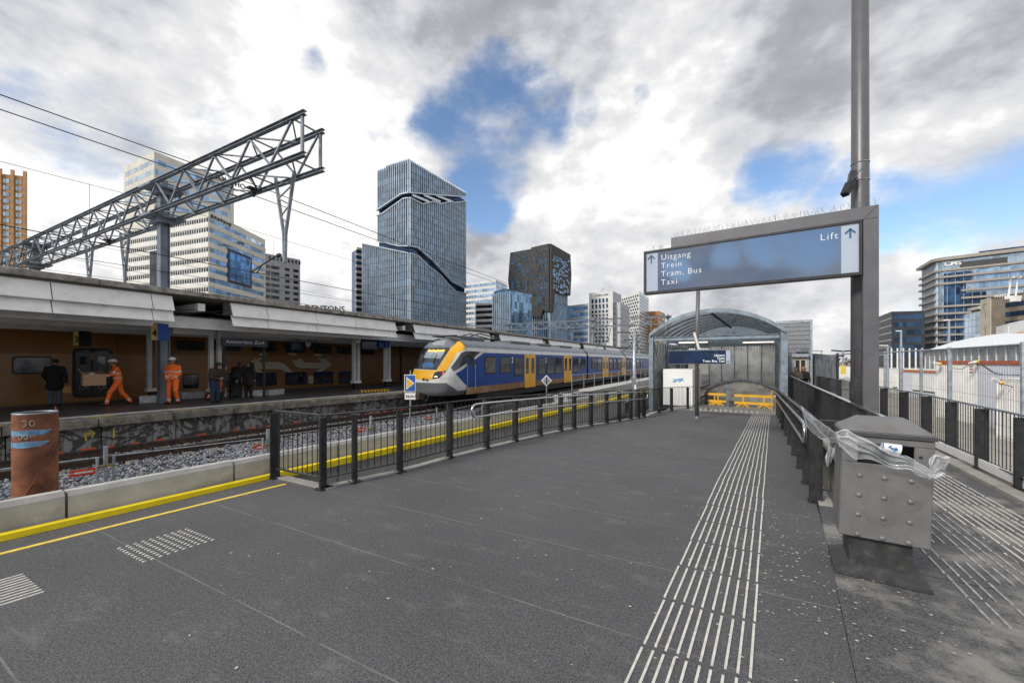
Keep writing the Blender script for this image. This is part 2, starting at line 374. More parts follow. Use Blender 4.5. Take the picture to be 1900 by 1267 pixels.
slab('landing', [(18.6, -2.35, 1.78, -.4), (22.6, -2.0, 2.1, -.4)], 'landing')
# pale plank and marks of the landing
lm = MB()
for i in range(4): lm.box((-.9+i*.62, 19.5, -.396), (-.45+i*.62, 19.72, -.392))
lm.build('landing_marking', 'kerbc', kind='structure')
# pale kerb strips
k = MB()
for (x0, y0), (x1, y1) in zip(LF, LF[1:]): k.beam((x0-.07, y0, zr(y0)-.03), (x1-.07, y1, zr(y1)-.03), .14, .09)
k.beam((wallx(3.5)+.1, 3.57, -.03), (-4.65, 3.57, -.03), .14, .09)
for a, b_ in ((5.9, 12), (12, 18.6)): k.beam((rbx(a)+.07, a, zr(a)-.02), (rbx(b_)+.07, b_, zr(b_)-.02), .14, .1)
k.beam((outx(-4)+.09, -4, -.01), (outx(26)+.09, 26, -.01), .18, .12)
k.beam((inx(6)-.07, 6, -.03), (inx(26)-.07, 26, -.03), .14, .09)
k.build('platform_kerb', 'kerbc', kind='structure')
# white board under the outer fence
k = MB(); k.beam((outx(2)+.20, 2, .09), (outx(24)+.20, 24, .09), .02, .14); k.build('toe_board', 'white', label='long white toe board under the outer black fence', cat='board')
# yellow edge beam and line
k = MB(); k.beam((wallx(-4)+.05, -4, .02), (wallx(3.5)+.05, 3.5, .02), .10, .08)
k.build('yellow_kerb', 'yellow', kind='structure')
k = MB()
n = 34
for i in range(n):
    a = 3.55+i*.42; k.beam((wallx(a)+.06, a, .02-.0035*(a-3.5)), (wallx(a+.40)+.06, a+.40, .02-.0035*(a-3.1)), .12, .10)
k.beam((wallx(17.9)+.06, 17.9, -.03), (wallx(42)+.06, 42, -.1), .12, .10)
k.build('yellow_edge_blocks', 'yellow', kind='structure')
k = MB()
q = [P(0, 1028), P(250, 966), P(530, 898)]
k.beam((-5.74, -1.5, .002), (q[0].x, q[0].y, .002), .055, .008); k.beam((q[0].x, q[0].y, .002), (q[1].x, q[1].y, .002), .055, .008); k.beam((q[1].x, q[1].y, .002), (q[2].x, q[2].y, .002), .055, .008)
k.build('yellow_line', 'yline', kind='structure')
# tactile strips
def ribs(name, x0, x1, cnt, ya, yb, pitch, mname, slope=.083, wd=.0138, zf=None, skip=0.):
    b = MB(); y = ya
    while y < yb:
        e = min(yb, y+pitch-.036)
        for i in range(cnt):
            if skip and random.random() < skip: continue
            x = x0+(x1-x0)*i/(cnt-1); j = random.uniform(-.004, .004)
            za = zf(y) if zf else 0; zb = zf(e) if zf else 0
            b.beam((x+slope*y+j, y+random.uniform(0, .012), za+.003), (x+slope*e+j, e-random.uniform(0, .015), zb+.003), wd, .009)
        y += pitch
    return b.build(name, mname, kind='structure')
ribs('tactile_strip', -.65, -.10, 10, -.3, 18.4, .56, 'rib', zf=zr)
ribs('tactile_strip', 2.0, 2.62, 10, 3.2, 15., .45, 'rib', slope=.03)
ribs('tactile_strip', 1.40, 2.0, 9, 3.75, 6.2, .36, 'ribworn', slope=.03, skip=.12)
b = MB()
for i in range(10):
    x = -4.95+i*.057; b.beam((x-.12, -.4, .003), (x, .97, .003), .016, .009)
b.build('tactile_strip', 'rib', kind='structure')
b = MB()
for i in range(10):
    for j in range(10):
        x = -4.87+i*.056+.09*j*.055; y = 1.52+j*.055
        b.ball((x, y, .001), (.0115, .017, .006), n=8, k=4)
for i in range(10):
    for j in range(1): pass
b.build('tactile_studs', 'rib', kind='structure', smooth=True)
b = MB()
for i in range(14):
    for j in range(6): b.ball((-1.4+i*.19, 18.9+j*.12, -.398), (.03, .03, .008), n=6, k=4)
b.build('tactile_studs', 'rib', kind='structure')
# gum spots, petals and crumbs on the deck
b = MB()
def spot(x, y, r, z):
    a = random.random()*6.28; n = 7; e = random.uniform(.5, 1)
    b.poly([(x+r*math.cos(a+6.283*i/n)*random.uniform(.75, 1.1), y+r*e*math.sin(a+6.283*i/n)*random.uniform(.75, 1.1), z) for i in range(n)])
for i in range(420):
    x = random.gauss(.55, .42); y = abs(random.gauss(4.3, 1.1)); 
    if y < 1.7: continue
    spot(x, y, random.uniform(.004, .013), .0045)
for i in range(420):
    y = random.uniform(1.2, 18); x = random.uniform(lfx(max(3.5, y))+.1, rbx(y)); spot(x, y, random.uniform(.004, .014), zr(y)+.0045)
for i in range(60): spot(random.uniform(.9, 3.), random.uniform(2.5, 7), random.uniform(.004, .012), .003)
b.build('gum_spots', mat('gum_spot', (.40, .38, .34), .8, var=.2), kind='stuff', label='pale gum spots and petals scattered over the dark deck', cat='litter')

# retaining wall of L-shaped concrete elements
def wall_element(y0, y1, top, i):
    b = MB(); x0, x1 = wallx(y0)-.05, wallx(y1)-.05; t = .13
    prof = [(0, -1.25), (0, top-.05), (-.03, top), (-t, top), (-t-.02, top-.05), (-t-.02, -1.25)]
    b.prism([(x0+p[0], y0, p[1]) for p in prof], (x1-x0, y1-y0, 0))
    return b
wl = [(-4.4, -2.4), (-2.38, 1.49), (1.52, 3.02+.0), (3.05, 4.55), (4.58, 6.08)]
cuts = [-2.9, -.7, 1.49, 3.02, 4.55]
ypos = [-3.2, -.85, 1.50]
y = 1.50
while y < 20: y += 1.56; ypos.append(y)
names = ['against the rusty pipe', 'with the seam beside the rusty pipe']
for i, (a, c) in enumerate(zip(ypos, ypos[1:])):
    wall_element(a+.012, c-.012, .33-.004*max(0, a), i).build('concrete_barrier', 'conc', label='pale concrete wall element beside the yellow kerb, number by number along the track', cat='concrete barrier', group='concrete wall elements along the yellow kerb')
for o in [x for x in D.objects if x.name.startswith('concrete_barrier')]: o['label'] = 'plain pale concrete wall element in the row behind the yellow kerb'
b = MB(); b.beam((wallx(22)-.1, 22, -.4), (wallx(45)-.1, 45, -.4), .14, 1.3); b.build('far_wall', 'conc', label='far continuous stretch of concrete wall running past the arched shelter', cat='wall')

# platform beyond the tracks
EP = [(-16.95, -8), (-16.85, 0), (-16.35, 6), (-16.0, 10), (-15.45, 14), (-15.25, 18), (-15.2, 30), (-15.2, 90)]
def edge(Y):
    for (x0, y0), (x1, y1) in zip(EP, EP[1:]):
        if Y <= y1: return x0+(x1-x0)*(Y-y0)/(y1-y0)
    return EP[-1][0]
yy = [-8, -4, 0, 3, 6, 8, 10, 12, 14, 16, 18, 22, 30, 90]
slab('far_platform', [(y, -24.0, edge(y)-.55, 0) for y in yy], 'farplat', .3)
b = MB()
for y0, y1 in zip(yy, yy[1:]):
    b.poly([(edge(y0)-1.15, y0, .005), (edge(y0)-.66, y0, .005), (edge(y1)-.66, y1, .005), (edge(y1)-1.15, y1, .005)])
for y0, y1 in zip(yy, yy[1:]):
    b.poly([(-23.7, y0, .005), (-23.45, y0, .005), (-23.45, y1, .005), (-23.7, y1, .005)])
b.build('platform_line', mat('platform_white_line', (.55, .54, .52), .7, var=.25, scale=5), kind='structure')
b = MB(); y = -6
while y < 24:
    b.poly([(edge(y)-.50, y, .006), (edge(y)-.34, y, .006), (edge(y+.7)-.34, y+.7, .006), (edge(y+.7)-.50, y+.7, .006)], int(y) % 2); y += 1.05
b.build('platform_dashes', ['yline', 'kerbc'], kind='structure')
def coping():
    y = -6.0; i = 0
    while y < 60:
        L = 1.78 if y < 20 else 6
        b = MB(); x0, x1 = edge(y+.01), edge(y+L-.01)
        for (zb, zt, o) in ((-.26, .0, 0),):
            b.hexa([(x0-.56, y+.01, zb), (x0, y+.01, zb), (x1, y+L-.01, zb), (x1-.56, y+L-.01, zb), (x0-.56, y+.01, zt), (x0, y+.01, zt), (x1, y+L-.01, zt), (x1-.56, y+L-.01, zt)])
        b.build('coping_block', 'coping', bevel=.015, label='grimy concrete coping block on the edge of the platform across the tracks', cat='coping block', group='coping blocks along the far platform edge'); y += L; i += 1
coping()
# graffiti wall under the coping
m = D.materials.new('graffiti_wall'); m.use_nodes = True; t = m.node_tree; bs = t.nodes['Principled BSDF']
gp = nd(t, 'ShaderNodeNewGeometry').outputs['Position']; st = vm(t, 'MULTIPLY', gp, (1, 1, 1.5))
n1 = nz(t, st, .8, 3, .5, dist=3.0); n2 = nz(t, vm(t, 'MULTIPLY', gp, (1, 2.2, .5)), 3, 6, .6, dist=1)
band = mth(t, 'ABSOLUTE', mth(t, 'SUBTRACT', mth(t, 'FRACT', mth(t, 'MULTIPLY', n1, 3.5)), .5))
cc = mixc(t, smooth(t, band, .16, .3, 0, .9), (.06, .057, .052), (.27, .27, .275))
cc = mixc(t, smooth(t, n2, .45, .62, 0, .75), cc, (.045, .04, .035))
t.links.new(cc, bs.inputs['Base Color']); bs.inputs['Roughness'].default_value = .8
M['graffiti'] = m
y = -6.; 
while y < 30:
    b = MB(); x0, x1 = edge(y)-.22, edge(y+1.79)-.22
    b.hexa([(x0-.2, y+.01, -1.3), (x0, y+.01, -1.3), (x1, y+1.78, -1.3), (x1-.2, y+1.78, -1.3), (x0-.2, y+.01, -.262), (x0, y+.01, -.262), (x1, y+1.78, -.262), (x1-.2, y+1.78, -.262)])
    b.build('platform_wall_panel', 'graffiti', label='concrete panel of the far platform wall covered in faded graffiti', cat='wall panel', group='graffiti-covered panels under the far platform'); y += 1.8
b = MB()
def wp(px, py):
    p = P(px, py, -.6); e = edge(p.y)-.22
    v = survey(px, py); tt = e/v[0]; yv = v[1]*tt; tt = (edge(yv)-.215)/v[0]
    return (v[0]*tt, v[1]*tt, EYE+v[2]*tt)
for pts in ([(157, 800), (160, 818)], [(159, 806), (175, 803)], [(167, 798), (176, 803), (170, 811)]): b.tube([wp(*p) for p in pts], .022, 5)
b.build('painted_arrow', mat('yellow_spray', (.62, .48, .04), .8), label='yellow spray-painted arrow on the far platform wall', cat='marking')
b = MB(); b.tube([wp(211, 795), wp(211, 812)], .022, 5); b.build('painted_stroke', 'yline', label='upright yellowish spray stroke right of the painted arrow', cat='marking')
b = MB(); b.tube([wp(484, 768), wp(489, 783), wp(495, 766)], .022, 5); b.build('painted_letter', 'ribworn', label='white spray-painted V on the far platform wall', cat='marking')

# tracks
GZ = -1.02
def rail_line(b, f, y0, y1, n, z=-.78, m=0):
    pts = [(f(y0+(y1-y0)*i/n), y0+(y1-y0)*i/n) for i in range(n+1)]
    for (xa, ya), (xb, yb) in zip(pts, pts[1:]):
        b.beam((xa, ya, z-.015), (xb, yb, z-.015), .07, .05, 0); b.beam((xa, ya, z+.0115), (xb, yb, z+.0115), .062, .004, 1)
        b.beam((xa, ya, z-.085), (xb, yb, z-.085), .022, .09, 0); b.beam((xa, ya, z-.14), (xb, yb, z-.14), .14, .02, 0)
def track(cx, y0, y1, label, z=-.78):
    t = thing('railway_track', label, 'railway track', (cx(0), 0, z-.3))
    for o in (-.75, .75):
        b = MB(); rail_line(b, lambda Y: cx(Y)+o, y0, y1, 26, z); b.build('rail', ['rail', 'railtop'], t)
    y = max(y0, -2); n = 0
    pr = None
    while n < 90 and y < y1:
        if pr is None:
            b = MB(); b.hexa([(cx(y)-1.28, y-.13, z-.34), (cx(y)+1.28, y-.13, z-.34), (cx(y)+1.28, y+.13, z-.34), (cx(y)-1.28, y+.13, z-.34), (cx(y)-1.26, y-.11, z-.16), (cx(y)+1.26, y-.11, z-.16), (cx(y)+1.26, y+.11, z-.16), (cx(y)-1.26, y+.11, z-.16)])
            pr = b.build('sleeper', 'sleeper', t); y00 = y
        else:
            c = pr.copy(); COL.objects.link(c); c.location = (cx(y)-cx(y00), y-y00, 0)
        y += .6; n += 1
def tc4(Y): return edge(Y)+1.62
track(tc4, -6, 80, 'brown-railed track running below the far platform and under the blue train')
def tcs(Y): return wallx(Y)+1.75+.02*(Y-6) if Y < 30 else wallx(30)+2.2
track(lambda Y: -4.55+.075*(Y-5)+.0*Y, 8.2, 60, 'disused track in the gap between the ramp fence and the concrete wall', -.86)
# ballast bed and its stones
def bedz(x, y):
    e = wallx(y)-.18
    if x > e: return -1.02
    dcl = abs(x-tc4(y))
    h = -.42-.11*max(0, (e-x))*.75
    h = max(h, -.93)
    if dcl < 1.5: h = min(h, -.97)
    return h
b = MB(); xs = np.linspace(-17.2, -6.2, 34); ysb = list(np.linspace(-6, 26, 60))+[40, 90]
idx = {}
vs = []
for j, y in enumerate(ysb):
    for i, x in enumerate(xs):
        xx = -17.2+(x+17.2)/11.0*((wallx(y)-.15)+17.2); vs.append((xx, y, bedz(xx, y)-.03))
fs = [(j*34+i, j*34+i+1, (j+1)*34+i+1, (j+1)*34+i) for j in range(len(ysb)-1) for i in range(33)]
b.add(vs, fs); b.poly([(wallx(-6), -6, -1.04), (-2.2, -6, -1.04), (1.6, 45, -1.04), (wallx(45), 45, -1.04)]); b.build('ballast_bed', 'bed', kind='structure')
def stones(name, pts, sz, label):
    n = len(pts); base = np.array([(0,0,1),(1,0,0),(0,1,0),(-1,0,0),(0,-1,0),(0,0,-1)], float)
    th = np.random.rand(n)*6.28; sc = np.random.uniform(.6, 1.25, (n, 3))*sz; jit = np.random.uniform(-.35, .35, (n, 6, 3))
    v = (base[None]+jit)*sc[:, None]; tl = np.random.uniform(-.6, .6, n)
    c, s_ = np.cos(th), np.sin(th); x = v[..., 0]*c[:, None]-v[..., 1]*s_[:, None]; y = v[..., 0]*s_[:, None]+v[..., 1]*c[:, None]; z = v[..., 2]*.8
    y2 = y*np.cos(tl)[:, None]-z*np.sin(tl)[:, None]; z2 = y*np.sin(tl)[:, None]+z*np.cos(tl)[:, None]
    V = np.stack([x, y2, z2], -1)+np.array(pts)[:, None]
    F = np.array([(0,1,2),(0,2,3),(0,3,4),(0,4,1),(5,2,1),(5,3,2),(5,4,3),(5,1,4)])
    FF = (F[None]+np.arange(n)[:, None, None]*6).reshape(-1, 3)
    me = D.meshes.new(name); me.vertices.add(n*6); me.vertices.foreach_set('co', V.reshape(-1)); me.loops.add(len(FF)*3); me.loops.foreach_set('vertex_index', FF.reshape(-1).astype(np.int32))
    me.polygons.add(len(FF)); me.polygons.foreach_set('loop_start', np.arange(0, len(FF)*3, 3, dtype=np.int32))
    me.polygons.foreach_set('material_index', np.repeat(np.random.choice([0, 0, 1, 1, 2, 3], n), 8).astype(np.int32))
    for q in ('stone_a', 'stone_b', 'stone_c', 'stone_d'): me.materials.append(M[q])
    me.update(); me.validate(); o = D.objects.new(name, me); COL.objects.link(o); tag(o, label, 'ballast', kind='stuff')
for q, c in (('stone_a', (.10, .11, .135)), ('stone_b', (.20, .215, .25)), ('stone_c', (.038, .04, .05)), ('stone_d', (.27, .26, .245))): M[q] = mat(q, c, .75, var=.35, scale=20)
pts = []
for i in range(40000):
    y = random.uniform(.5, 24)**1.0; x = random.uniform(tc4(y)+.2, wallx(y)-.2)
    if x < tc4(y)+1.1 and random.random() < .6: continue
    pts.append((x, y, bedz(x, y)+random.uniform(-.01, .03)))
for i in range(9000):
    y = random.uniform(-2, 22); x = random.uniform(edge(y)-.1, tc4(y)+.6); pts.append((x, y, bedz(x, y)+random.uniform(-.02, .02)))
stones('ballast', pts, .052, 'grey track ballast heaped between the far track and the concrete wall')
pts = []
for i in range(16000):
    y = random.uniform(3.6, 26); a = wallx(y)+.02; c = lfx(min(y, 17))-.2; x = random.uniform(a, c); pts.append((x, y, -1.02+random.uniform(-.02, .05)+.12*max(0, 1-(x-a)/.5)))
stones('ballast', pts, .036, 'grey ballast in the gap between the yellow edge and the ramp fence')
# cable trough / hose with orange netting along the far track
b = MB()
for k_ in range(2):
    pp = [(edge(y)+.22+.03*math.sin(y*2+k_), y, -.93+.05*k_) for y in np.arange(-4, 24, .4)]; b.tube(pp, .035, 6)
b.build('cable', mat('blue_black_cable', (.02, .035, .06), .5), label='dark cables lying along the foot of the graffiti wall', cat='cable')
y = -4
while y < 22:
    if random.random() < .7: b = MB(); b.box((edge(y)+.18, y, -.87), (edge(y)+.30, y+random.uniform(.12, .32), -.82)); b.build('cable_netting', mat('orange_netting', (.55, .07, .02), .7), label='short strip of orange netting tied over the dark cables under the graffiti wall', cat='netting', group='orange netting strips on the cables')
    y += .55
# right hand side: sunken yard, road
b = MB(); b.poly([(outx(-6)+.3, -6, -1.0), (60, -6, -1.0), (60, 120, -1.0), (outx(120)+.3, 120, -1.0)]); b.build('yard_road', 'road', kind='structure')
b = MB(); b.beam((outx(0)+1.9, 0, -.85), (outx(30)+1.9, 30, -.85), .12, .28); b.build('orange_netting_strip', mat('orange_netting', (.55, .07, .02)), label='low strip of orange netting at the foot of the outer fence', cat='netting')

# ------------------------------------------------------------------ fences
def fence(name, pts, label, h=.98, bars=.105, post_face=None, zf=lambda y: 0., wide=.13, skip_last=False, railm='fence'):
    """pts = post positions; one post per point, one bar panel per bay"""
    t = thing(name, label, 'fence', (pts[0][0], pts[0][1], zf(pts[0][1])))
    for i, (x, y) in enumerate(pts):
        z = zf(y); a = pts[i-1] if i else pts[i]; c = pts[i+1] if i < len(pts)-1 else pts[i]
        d = Vector((c[0]-a[0], c[1]-a[1], 0)).normalized(); n = Vector((-d.y, d.x, 0))
        b = MB(); q = Vector((x, y, z))
        b.beam(q-n*0+Vector((0, 0, 0)), q+Vector((0, 0, h-.03)), .022, wide, up=n)   # flat plate post
        b.beam(q+d*.011-n*.0, q+d*.011+Vector((0, 0, h-.04)), .012, wide+.01, up=n)
        b.box((x-.075, y-.075, z), (x+.075, y+.075, z+.014)); 
        b.ball((x+.05, y+.05, z+.02), .014, n=6, k=4); b.ball((x-.05, y-.05, z+.02), .014, n=6, k=4)
        b.build('post', 'fence', t)
    b = MB()
    for (x0, y0), (x1, y1) in zip(pts, pts[1:]): b.beam((x0, y0, zf(y0)+h), (x1, y1, zf(y1)+h), .06, .018, 0)
    b.build('top_rail', railm, t)
    for (x0, y0), (x1, y1) in zip(pts, pts[1:]):
        L = math.hypot(x1-x0, y1-y0); n = max(2, int(round(L/bars))); b = MB()
        b.beam((x0, y0, zf(y0)+.15), (x1, y1, zf(y1)+.15), .05, .016)
        for i in range(1, n):
            u = i/n; x = x0+(x1-x0)*u; y = y0+(y1-y0)*u; z = zf(y0)+(zf(y1)-zf(y0))*u
            b.tube([(x, y, z+.15), (x, y, z+h)], .0065, 6, cap=False)
        b.build('bar_panel', 'fence', t)
    return t
# left fence: end bay, then along the ramp
fpts = [(-5.80, 3.50), (-4.74, 3.50)]
for px in (660, 744, 836, 905, 958, 1004, 1042, 1067, 1098, 1127, 1150, 1172, 1186, 1196):
    v = survey(px, 700); best = None
    for k_ in range(2000):
        Y = 3.4+k_*.008; X = v[0]/v[1]*Y
        if best is None or abs(X-(lfx(Y)+.0)) < best[0]: best = (abs(X-lfx(Y)), X, Y)
    fpts.append((best[1]-.03, best[2]))
fpts += [(-2.38, 16.6), (-2.1, 18.2), (-1.55, 19.3), (-.75, 19.35)]
fence('ramp_fence', fpts, 'long black bar fence left of the ramp, boxed corner nearest the yellow line', zf=zr, railm='darkmetal')
FL = fpts
# right of the ramp
rp = [(rbx(y)-.02, y) for y in (6.0, 6.9, 8.0, 9.3, 10.7, 12.2, 13.8, 15.5, 17.2, 18.6)]
fence('ramp_fence', rp, 'black bar fence right of the ramp starting behind the litter bin', zf=zr, wide=.12)
fence('corner_fence', [(rp[0][0]+.05, 6.05), (1.30, 6.05), (inx(6.05)-.02, 6.05)], 'short black fence closing the gap behind the litter bin', bars=.12)
ip = [(inx(y)-.01, y) for y in (6.05, 6.9, 7.8, 8.8, 9.9, 11.1, 12.4, 13.8, 15.3, 17.0, 19., 21., 23.)]
fence('corridor_fence', ip, 'black wide-posted fence between ramp and side corridor, in front of the big sign post', wide=.16, h=1.02, railm='stainless')
op = [(outx(y), y) for y in (4.6, 5.65, 6.75, 7.9, 9.1, 10.35, 11.7, 13.1, 14.6, 16.2, 18., 20., 22.2, 24.5)]
fence('outer_fence', op, 'black bar fence along the right edge in front of the white cabins', wide=.15, railm='galvdark')
# steel edge profile with brackets under the ramp fence
b = MB()
for (x0, y0), (x1, y1) in zip(FL[1:12], FL[2:13]):
    b.beam((x0-.16, y0, zr(y0)-.06), (x1-.16, y1, zr(y1)-.06), .03, .08); L = math.hypot(x1-x0, y1-y0)
    for u in (.33, .66): b.box((x0+(x1-x0)*u-.15, y0+(y1-y0)*u-.02, zr(y0)-.07), (x0+(x1-x0)*u-.07, y0+(y1-y0)*u+.02, zr(y0)-.03))
b.build('edge_profile', 'galv', label='galvanised steel edge profile running under the left ramp fence', cat='edge profile')
# handrails
def handrail(pts, off, label, ends):
    t = thing('handrail', label, 'handrail', (pts[0][0], pts[0][1], 0)); b = MB()
    hi = [Vector((x+off, y, zr(y)+.90)) for x, y in pts]; lo = [Vector((x+off, y, zr(y)+.66)) for x, y in pts]
    def cap(h, l, d):
        o = []
        for k in range(1, 8):
            a = math.pi*k/8; o.append((h+l)/2+Vector((0, 0, 1))*math.cos(a)*.12+d*math.sin(a)*.12)
        return o
    d0 = (hi[0]-hi[1]).normalized(); loop = hi[::-1]+cap(hi[0], lo[0], d0)+lo
    b.tube(loop, .021, 10); b.tube([hi[-1]]+cap(hi[-1], lo[-1], -d0)+[lo[-1]], .021, 8)
    b.build('rail_tube', 'stainless', t, smooth=True)
    for x, y in pts[1:-1]:
        for h in (.86, .62): b = MB(); b.tube([(x, y, zr(y)+h-.03), (x+off, y, zr(y)+h-.03), (x+off, y, zr(y)+h+.02)], .007, 6); b.build('bracket', 'darkmetal', t)
hl = [(-3.98+.0, 6.05)]+[p for p in FL if 6.3 < p[1] < 15.9]
hl[0] = (lfx(6.25)-.02, 6.25)
handrail(hl, .09, 'stainless double handrail with looped end on the left ramp fence', 1)
handrail([(rbx(6.35)-.02, 6.35)]+[p for p in rp if p[1] > 6.8], -.09, 'stainless double handrail with looped end on the right ramp fence', 1)
# ------------------------------------------------------------------ litter bin
M['blue_sign'] = mat('sign_blue', (.008, .040, .115), .035, var=.03, scale=2, spec=1.0); M['blue_sign'].node_tree.nodes['Principled BSDF'].inputs['IOR'].default_value = 1.95
M['sign_light'] = mat('sign_light_strip', (.40, .46, .56), .12, var=.04, scale=2, spec=.8)
M['sign_text'] = mat('sign_lettering', (.80, .82, .84), .5, var=0)
M['signdark'] = mat('sign_dark_mark', (.02, .09, .17), .5, var=0)
bn = thing('litter_bin', 'grey steel litter bin with dimpled front, draped in torn plastic film', 'litter bin', (.78, 4.10, 0), R(-5))
W_, DP = .53, .42
lean = .03
def bx(b, a, c, m=0):     # bin box, slightly leaning, local coordinates
    p = [(x+lean*z, y, z) for x, y, z in [(a[0],a[1],a[2]),(c[0],a[1],a[2]),(c[0],c[1],a[2]),(a[0],c[1],a[2]),(a[0],a[1],c[2]),(c[0],a[1],c[2]),(c[0],c[1],c[2]),(a[0],c[1],c[2])]]
    b.hexa(p, m)
b = MB()
zt, zb = 1.11, .31
bx(b, (0, 0, zb), (W_, .02, .90)); bx(b, (0, 0, 1.055), (W_, .02, zt)); bx(b, (0, 0, .90), (.10, .02, 1.055)); bx(b, (.42, 0, .90), (W_, .02, 1.055))
bx(b, (0, .021, zb), (.02, DP, zt)); bx(b, (W_-.02, .021, zb), (W_, DP, zt)); bx(b, (.021, DP-.02, zb), (W_-.021, DP, zt)); bx(b, (.021, .021, zb), (W_-.021, DP-.021, zb+.02))
b.build('casing', 'bin', bn, world=False, bevel=.006)
for i in range(3):
    for j in range(4):
        x = .115+i*.148; z = .80-j*.155; b = MB(); b.ball((x+lean*z, 0, z), (.021, .012, .019), n=14, k=8); b.build('dimple', 'bin', bn, world=False, smooth=True)
b = MB(); bx(b, (.09, .10, .60), (.43, .40, .935)); b.build('inner_bag', 'blackcloth', bn, world=False, bevel=.03)
b = MB(); b.tube([(.455+lean, -.004, .985), (.455+lean, .01, .985)], .011, 12); b.build('lock', 'darkmetal', bn, world=False)
b = MB(); o = lean*zt
b.hexa([(-.015+o, -.02, zt+.003), (W_+.015+o, -.02, zt+.003), (W_+.015+o, DP+.02, zt+.003), (-.015+o, DP+.02, zt+.003), (-.01+o, -.015, zt+.035), (W_+.01+o, -.015, zt+.035), (W_+.01+o, DP+.015, zt+.035), (-.01+o, DP+.015, zt+.035)], 1)
b.hexa([(-.006+o, -.012, zt+.037), (W_+.006+o, -.012, zt+.037), (W_+.006+o, DP+.012, zt+.037), (-.006+o, DP+.012, zt+.037), (.12+o, .10, zt+.135), (W_-.12+o, .10, zt+.135), (W_-.12+o, DP-.12, zt+.135), (.12+o, DP-.12, zt+.135)], 0)
b.build('roof', ['bin', 'bindark'], bn, world=False, bevel=.004)
b = MB(); b.hexa([(.085, .06, .06), (.445, .06, .06), (.445, .42, .06), (.085, .42, .06), (.075, .055, .309), (.455, .055, .309), (.455, .43, .309), (.075, .43, .309)])
b.hexa([(-.02, -.03, 0), (.55, -.03, 0), (.55, .50, 0), (-.02, .50, 0), (-.015, -.028, .02), (.545, -.028, .02), (.545, .495, .02), (-.015, .495, .02)])
b.hexa([(-.018, -.028, .021), (.548, -.028, .021), (.548, .498, .021), (-.018, .498, .021), (.08, .06, .085), (.45, .06, .085), (.45, .425, .085), (.08, .425, .085)])
b.build('pedestal', 'bindark', bn, world=False, bevel=.003)
# torn translucent plastic film: sheets between an upper and a lower torn edge
pm = D.materials.new('plastic_film'); pm.use_nodes = True; t = pm.node_tree; bs = t.nodes['Principled BSDF']
bs.inputs['Base Color'].default_value = (.82, .87, .92, 1); bs.inputs['Roughness'].default_value = .16; bs.inputs['Specular IOR Level'].default_value = .9
at = nd(t, 'ShaderNodeAttribute'); at.attribute_name = 'fold'
gp = nd(t, 'ShaderNodeNewGeometry').outputs['Position']
al = mth(t, 'MULTIPLY_ADD', at.outputs['Fac'], .60, mth(t, 'MULTIPLY_ADD', nz(t, gp, 11, 3, .5), .35, -.14), clamp=True); t.links.new(al, bs.inputs['Alpha'])
M['film'] = pm
def sheet(par, up_, lo_, depth, seed, folds=5, amp=.010, n=80, cols=22, tip=False):
    rnd = random.Random(seed); ph = [rnd.uniform(0, 6) for _ in range(6)]
    def along(pl, u):
        x = u*(len(pl)-1); k = min(int(x), len(pl)-2); f = x-k; a, b_ = pl[k], pl[k+1]; p0 = pl[max(0, k-1)]; p3 = pl[min(len(pl)-1, k+2)]
        return [.5*((2*a[i])+(-p0[i]+b_[i])*f+(2*p0[i]-5*a[i]+4*b_[i]-p3[i])*f*f+(-p0[i]+3*a[i]-3*b_[i]+p3[i])*f**3) for i in range(len(a))]
    vs = []; fo = []
    for i in range(n+1):
        u = i/n; a, b_ = along(up_, u), along(lo_, u); dd = along([(q,) for q in depth], u)[0]
        for j in range(cols+1):
            v = j/cols; vw = v+.10*math.sin(u*6+v*3+ph[1])+.06*math.sin(u*13-v*5+ph[2]); ph_ = vw*folds*3.6+ph[0]+u*3.5*math.sin(v*2+ph[4]); w_ = .6*math.sin(ph_)+.4*math.sin(vw*folds*6.1-u*4+ph[5])
            jag = .7*math.sin(u*31+ph[3])*(abs(v-.5)*2)**6
            px, py = a[0]+(b_[0]-a[0])*v, a[1]+(b_[1]-a[1])*v+jag
            vs.append(PD(px, py, dd-amp*w_-.012*math.sin(math.pi*v))); e = (abs(v-.5)*2)**8
            fo.append(.30+max(0, w_)**2*.34+e*.35+.5*max(0, math.sin(vw*17+u*5+ph[3]))**16*(.5+.5*math.sin(u*7+v*4)))
    b = MB(); b.add(vs, [(i*(cols+1)+j, i*(cols+1)+j+1, (i+1)*(cols+1)+j+1, (i+1)*(cols+1)+j) for i in range(n) for j in range(cols)])
    me_o = b.build('film_sheet', 'film', par, smooth=True); at_ = me_o.data.attributes.new('fold', 'FLOAT', 'POINT'); at_.data.foreach_set('value', fo); return me_o
fl = thing('plastic_film', 'torn translucent plastic film tied around the grey litter bin', 'plastic film', tuple(PD(1558, 816, 3.2)))
sheet(fl, [(1485, 751), (1500, 766), (1521, 781), (1541, 795), (1558, 806)], [(1487, 758), (1497, 790), (1513, 807), (1534, 819), (1556, 822)], [4.5, 4.3, 4.0, 3.55, 3.17], 1, folds=4)
sheet(fl, [(1552, 800), (1570, 797), (1592, 808), (1620, 820), (1650, 838), (1682, 846), (1708, 860), (1730, 874)], [(1556, 826), (1574, 842), (1590, 852), (1618, 852), (1652, 868), (1684, 872), (1706, 882), (1728, 889)], [3.16, 3.10, 3.06, 3.02, 3.0, 2.94, 2.90, 2.87], 2, folds=6, amp=.012, n=120)
sheet(fl, [(1726, 872), (1724, 852), (1736, 843), (1750, 846), (1764, 846)], [(1732, 886), (1744, 884), (1752, 876), (1757, 866), (1763, 853)], [2.87, 2.89, 2.88, 2.9, 2.9], 3, folds=3, amp=.014, n=50)
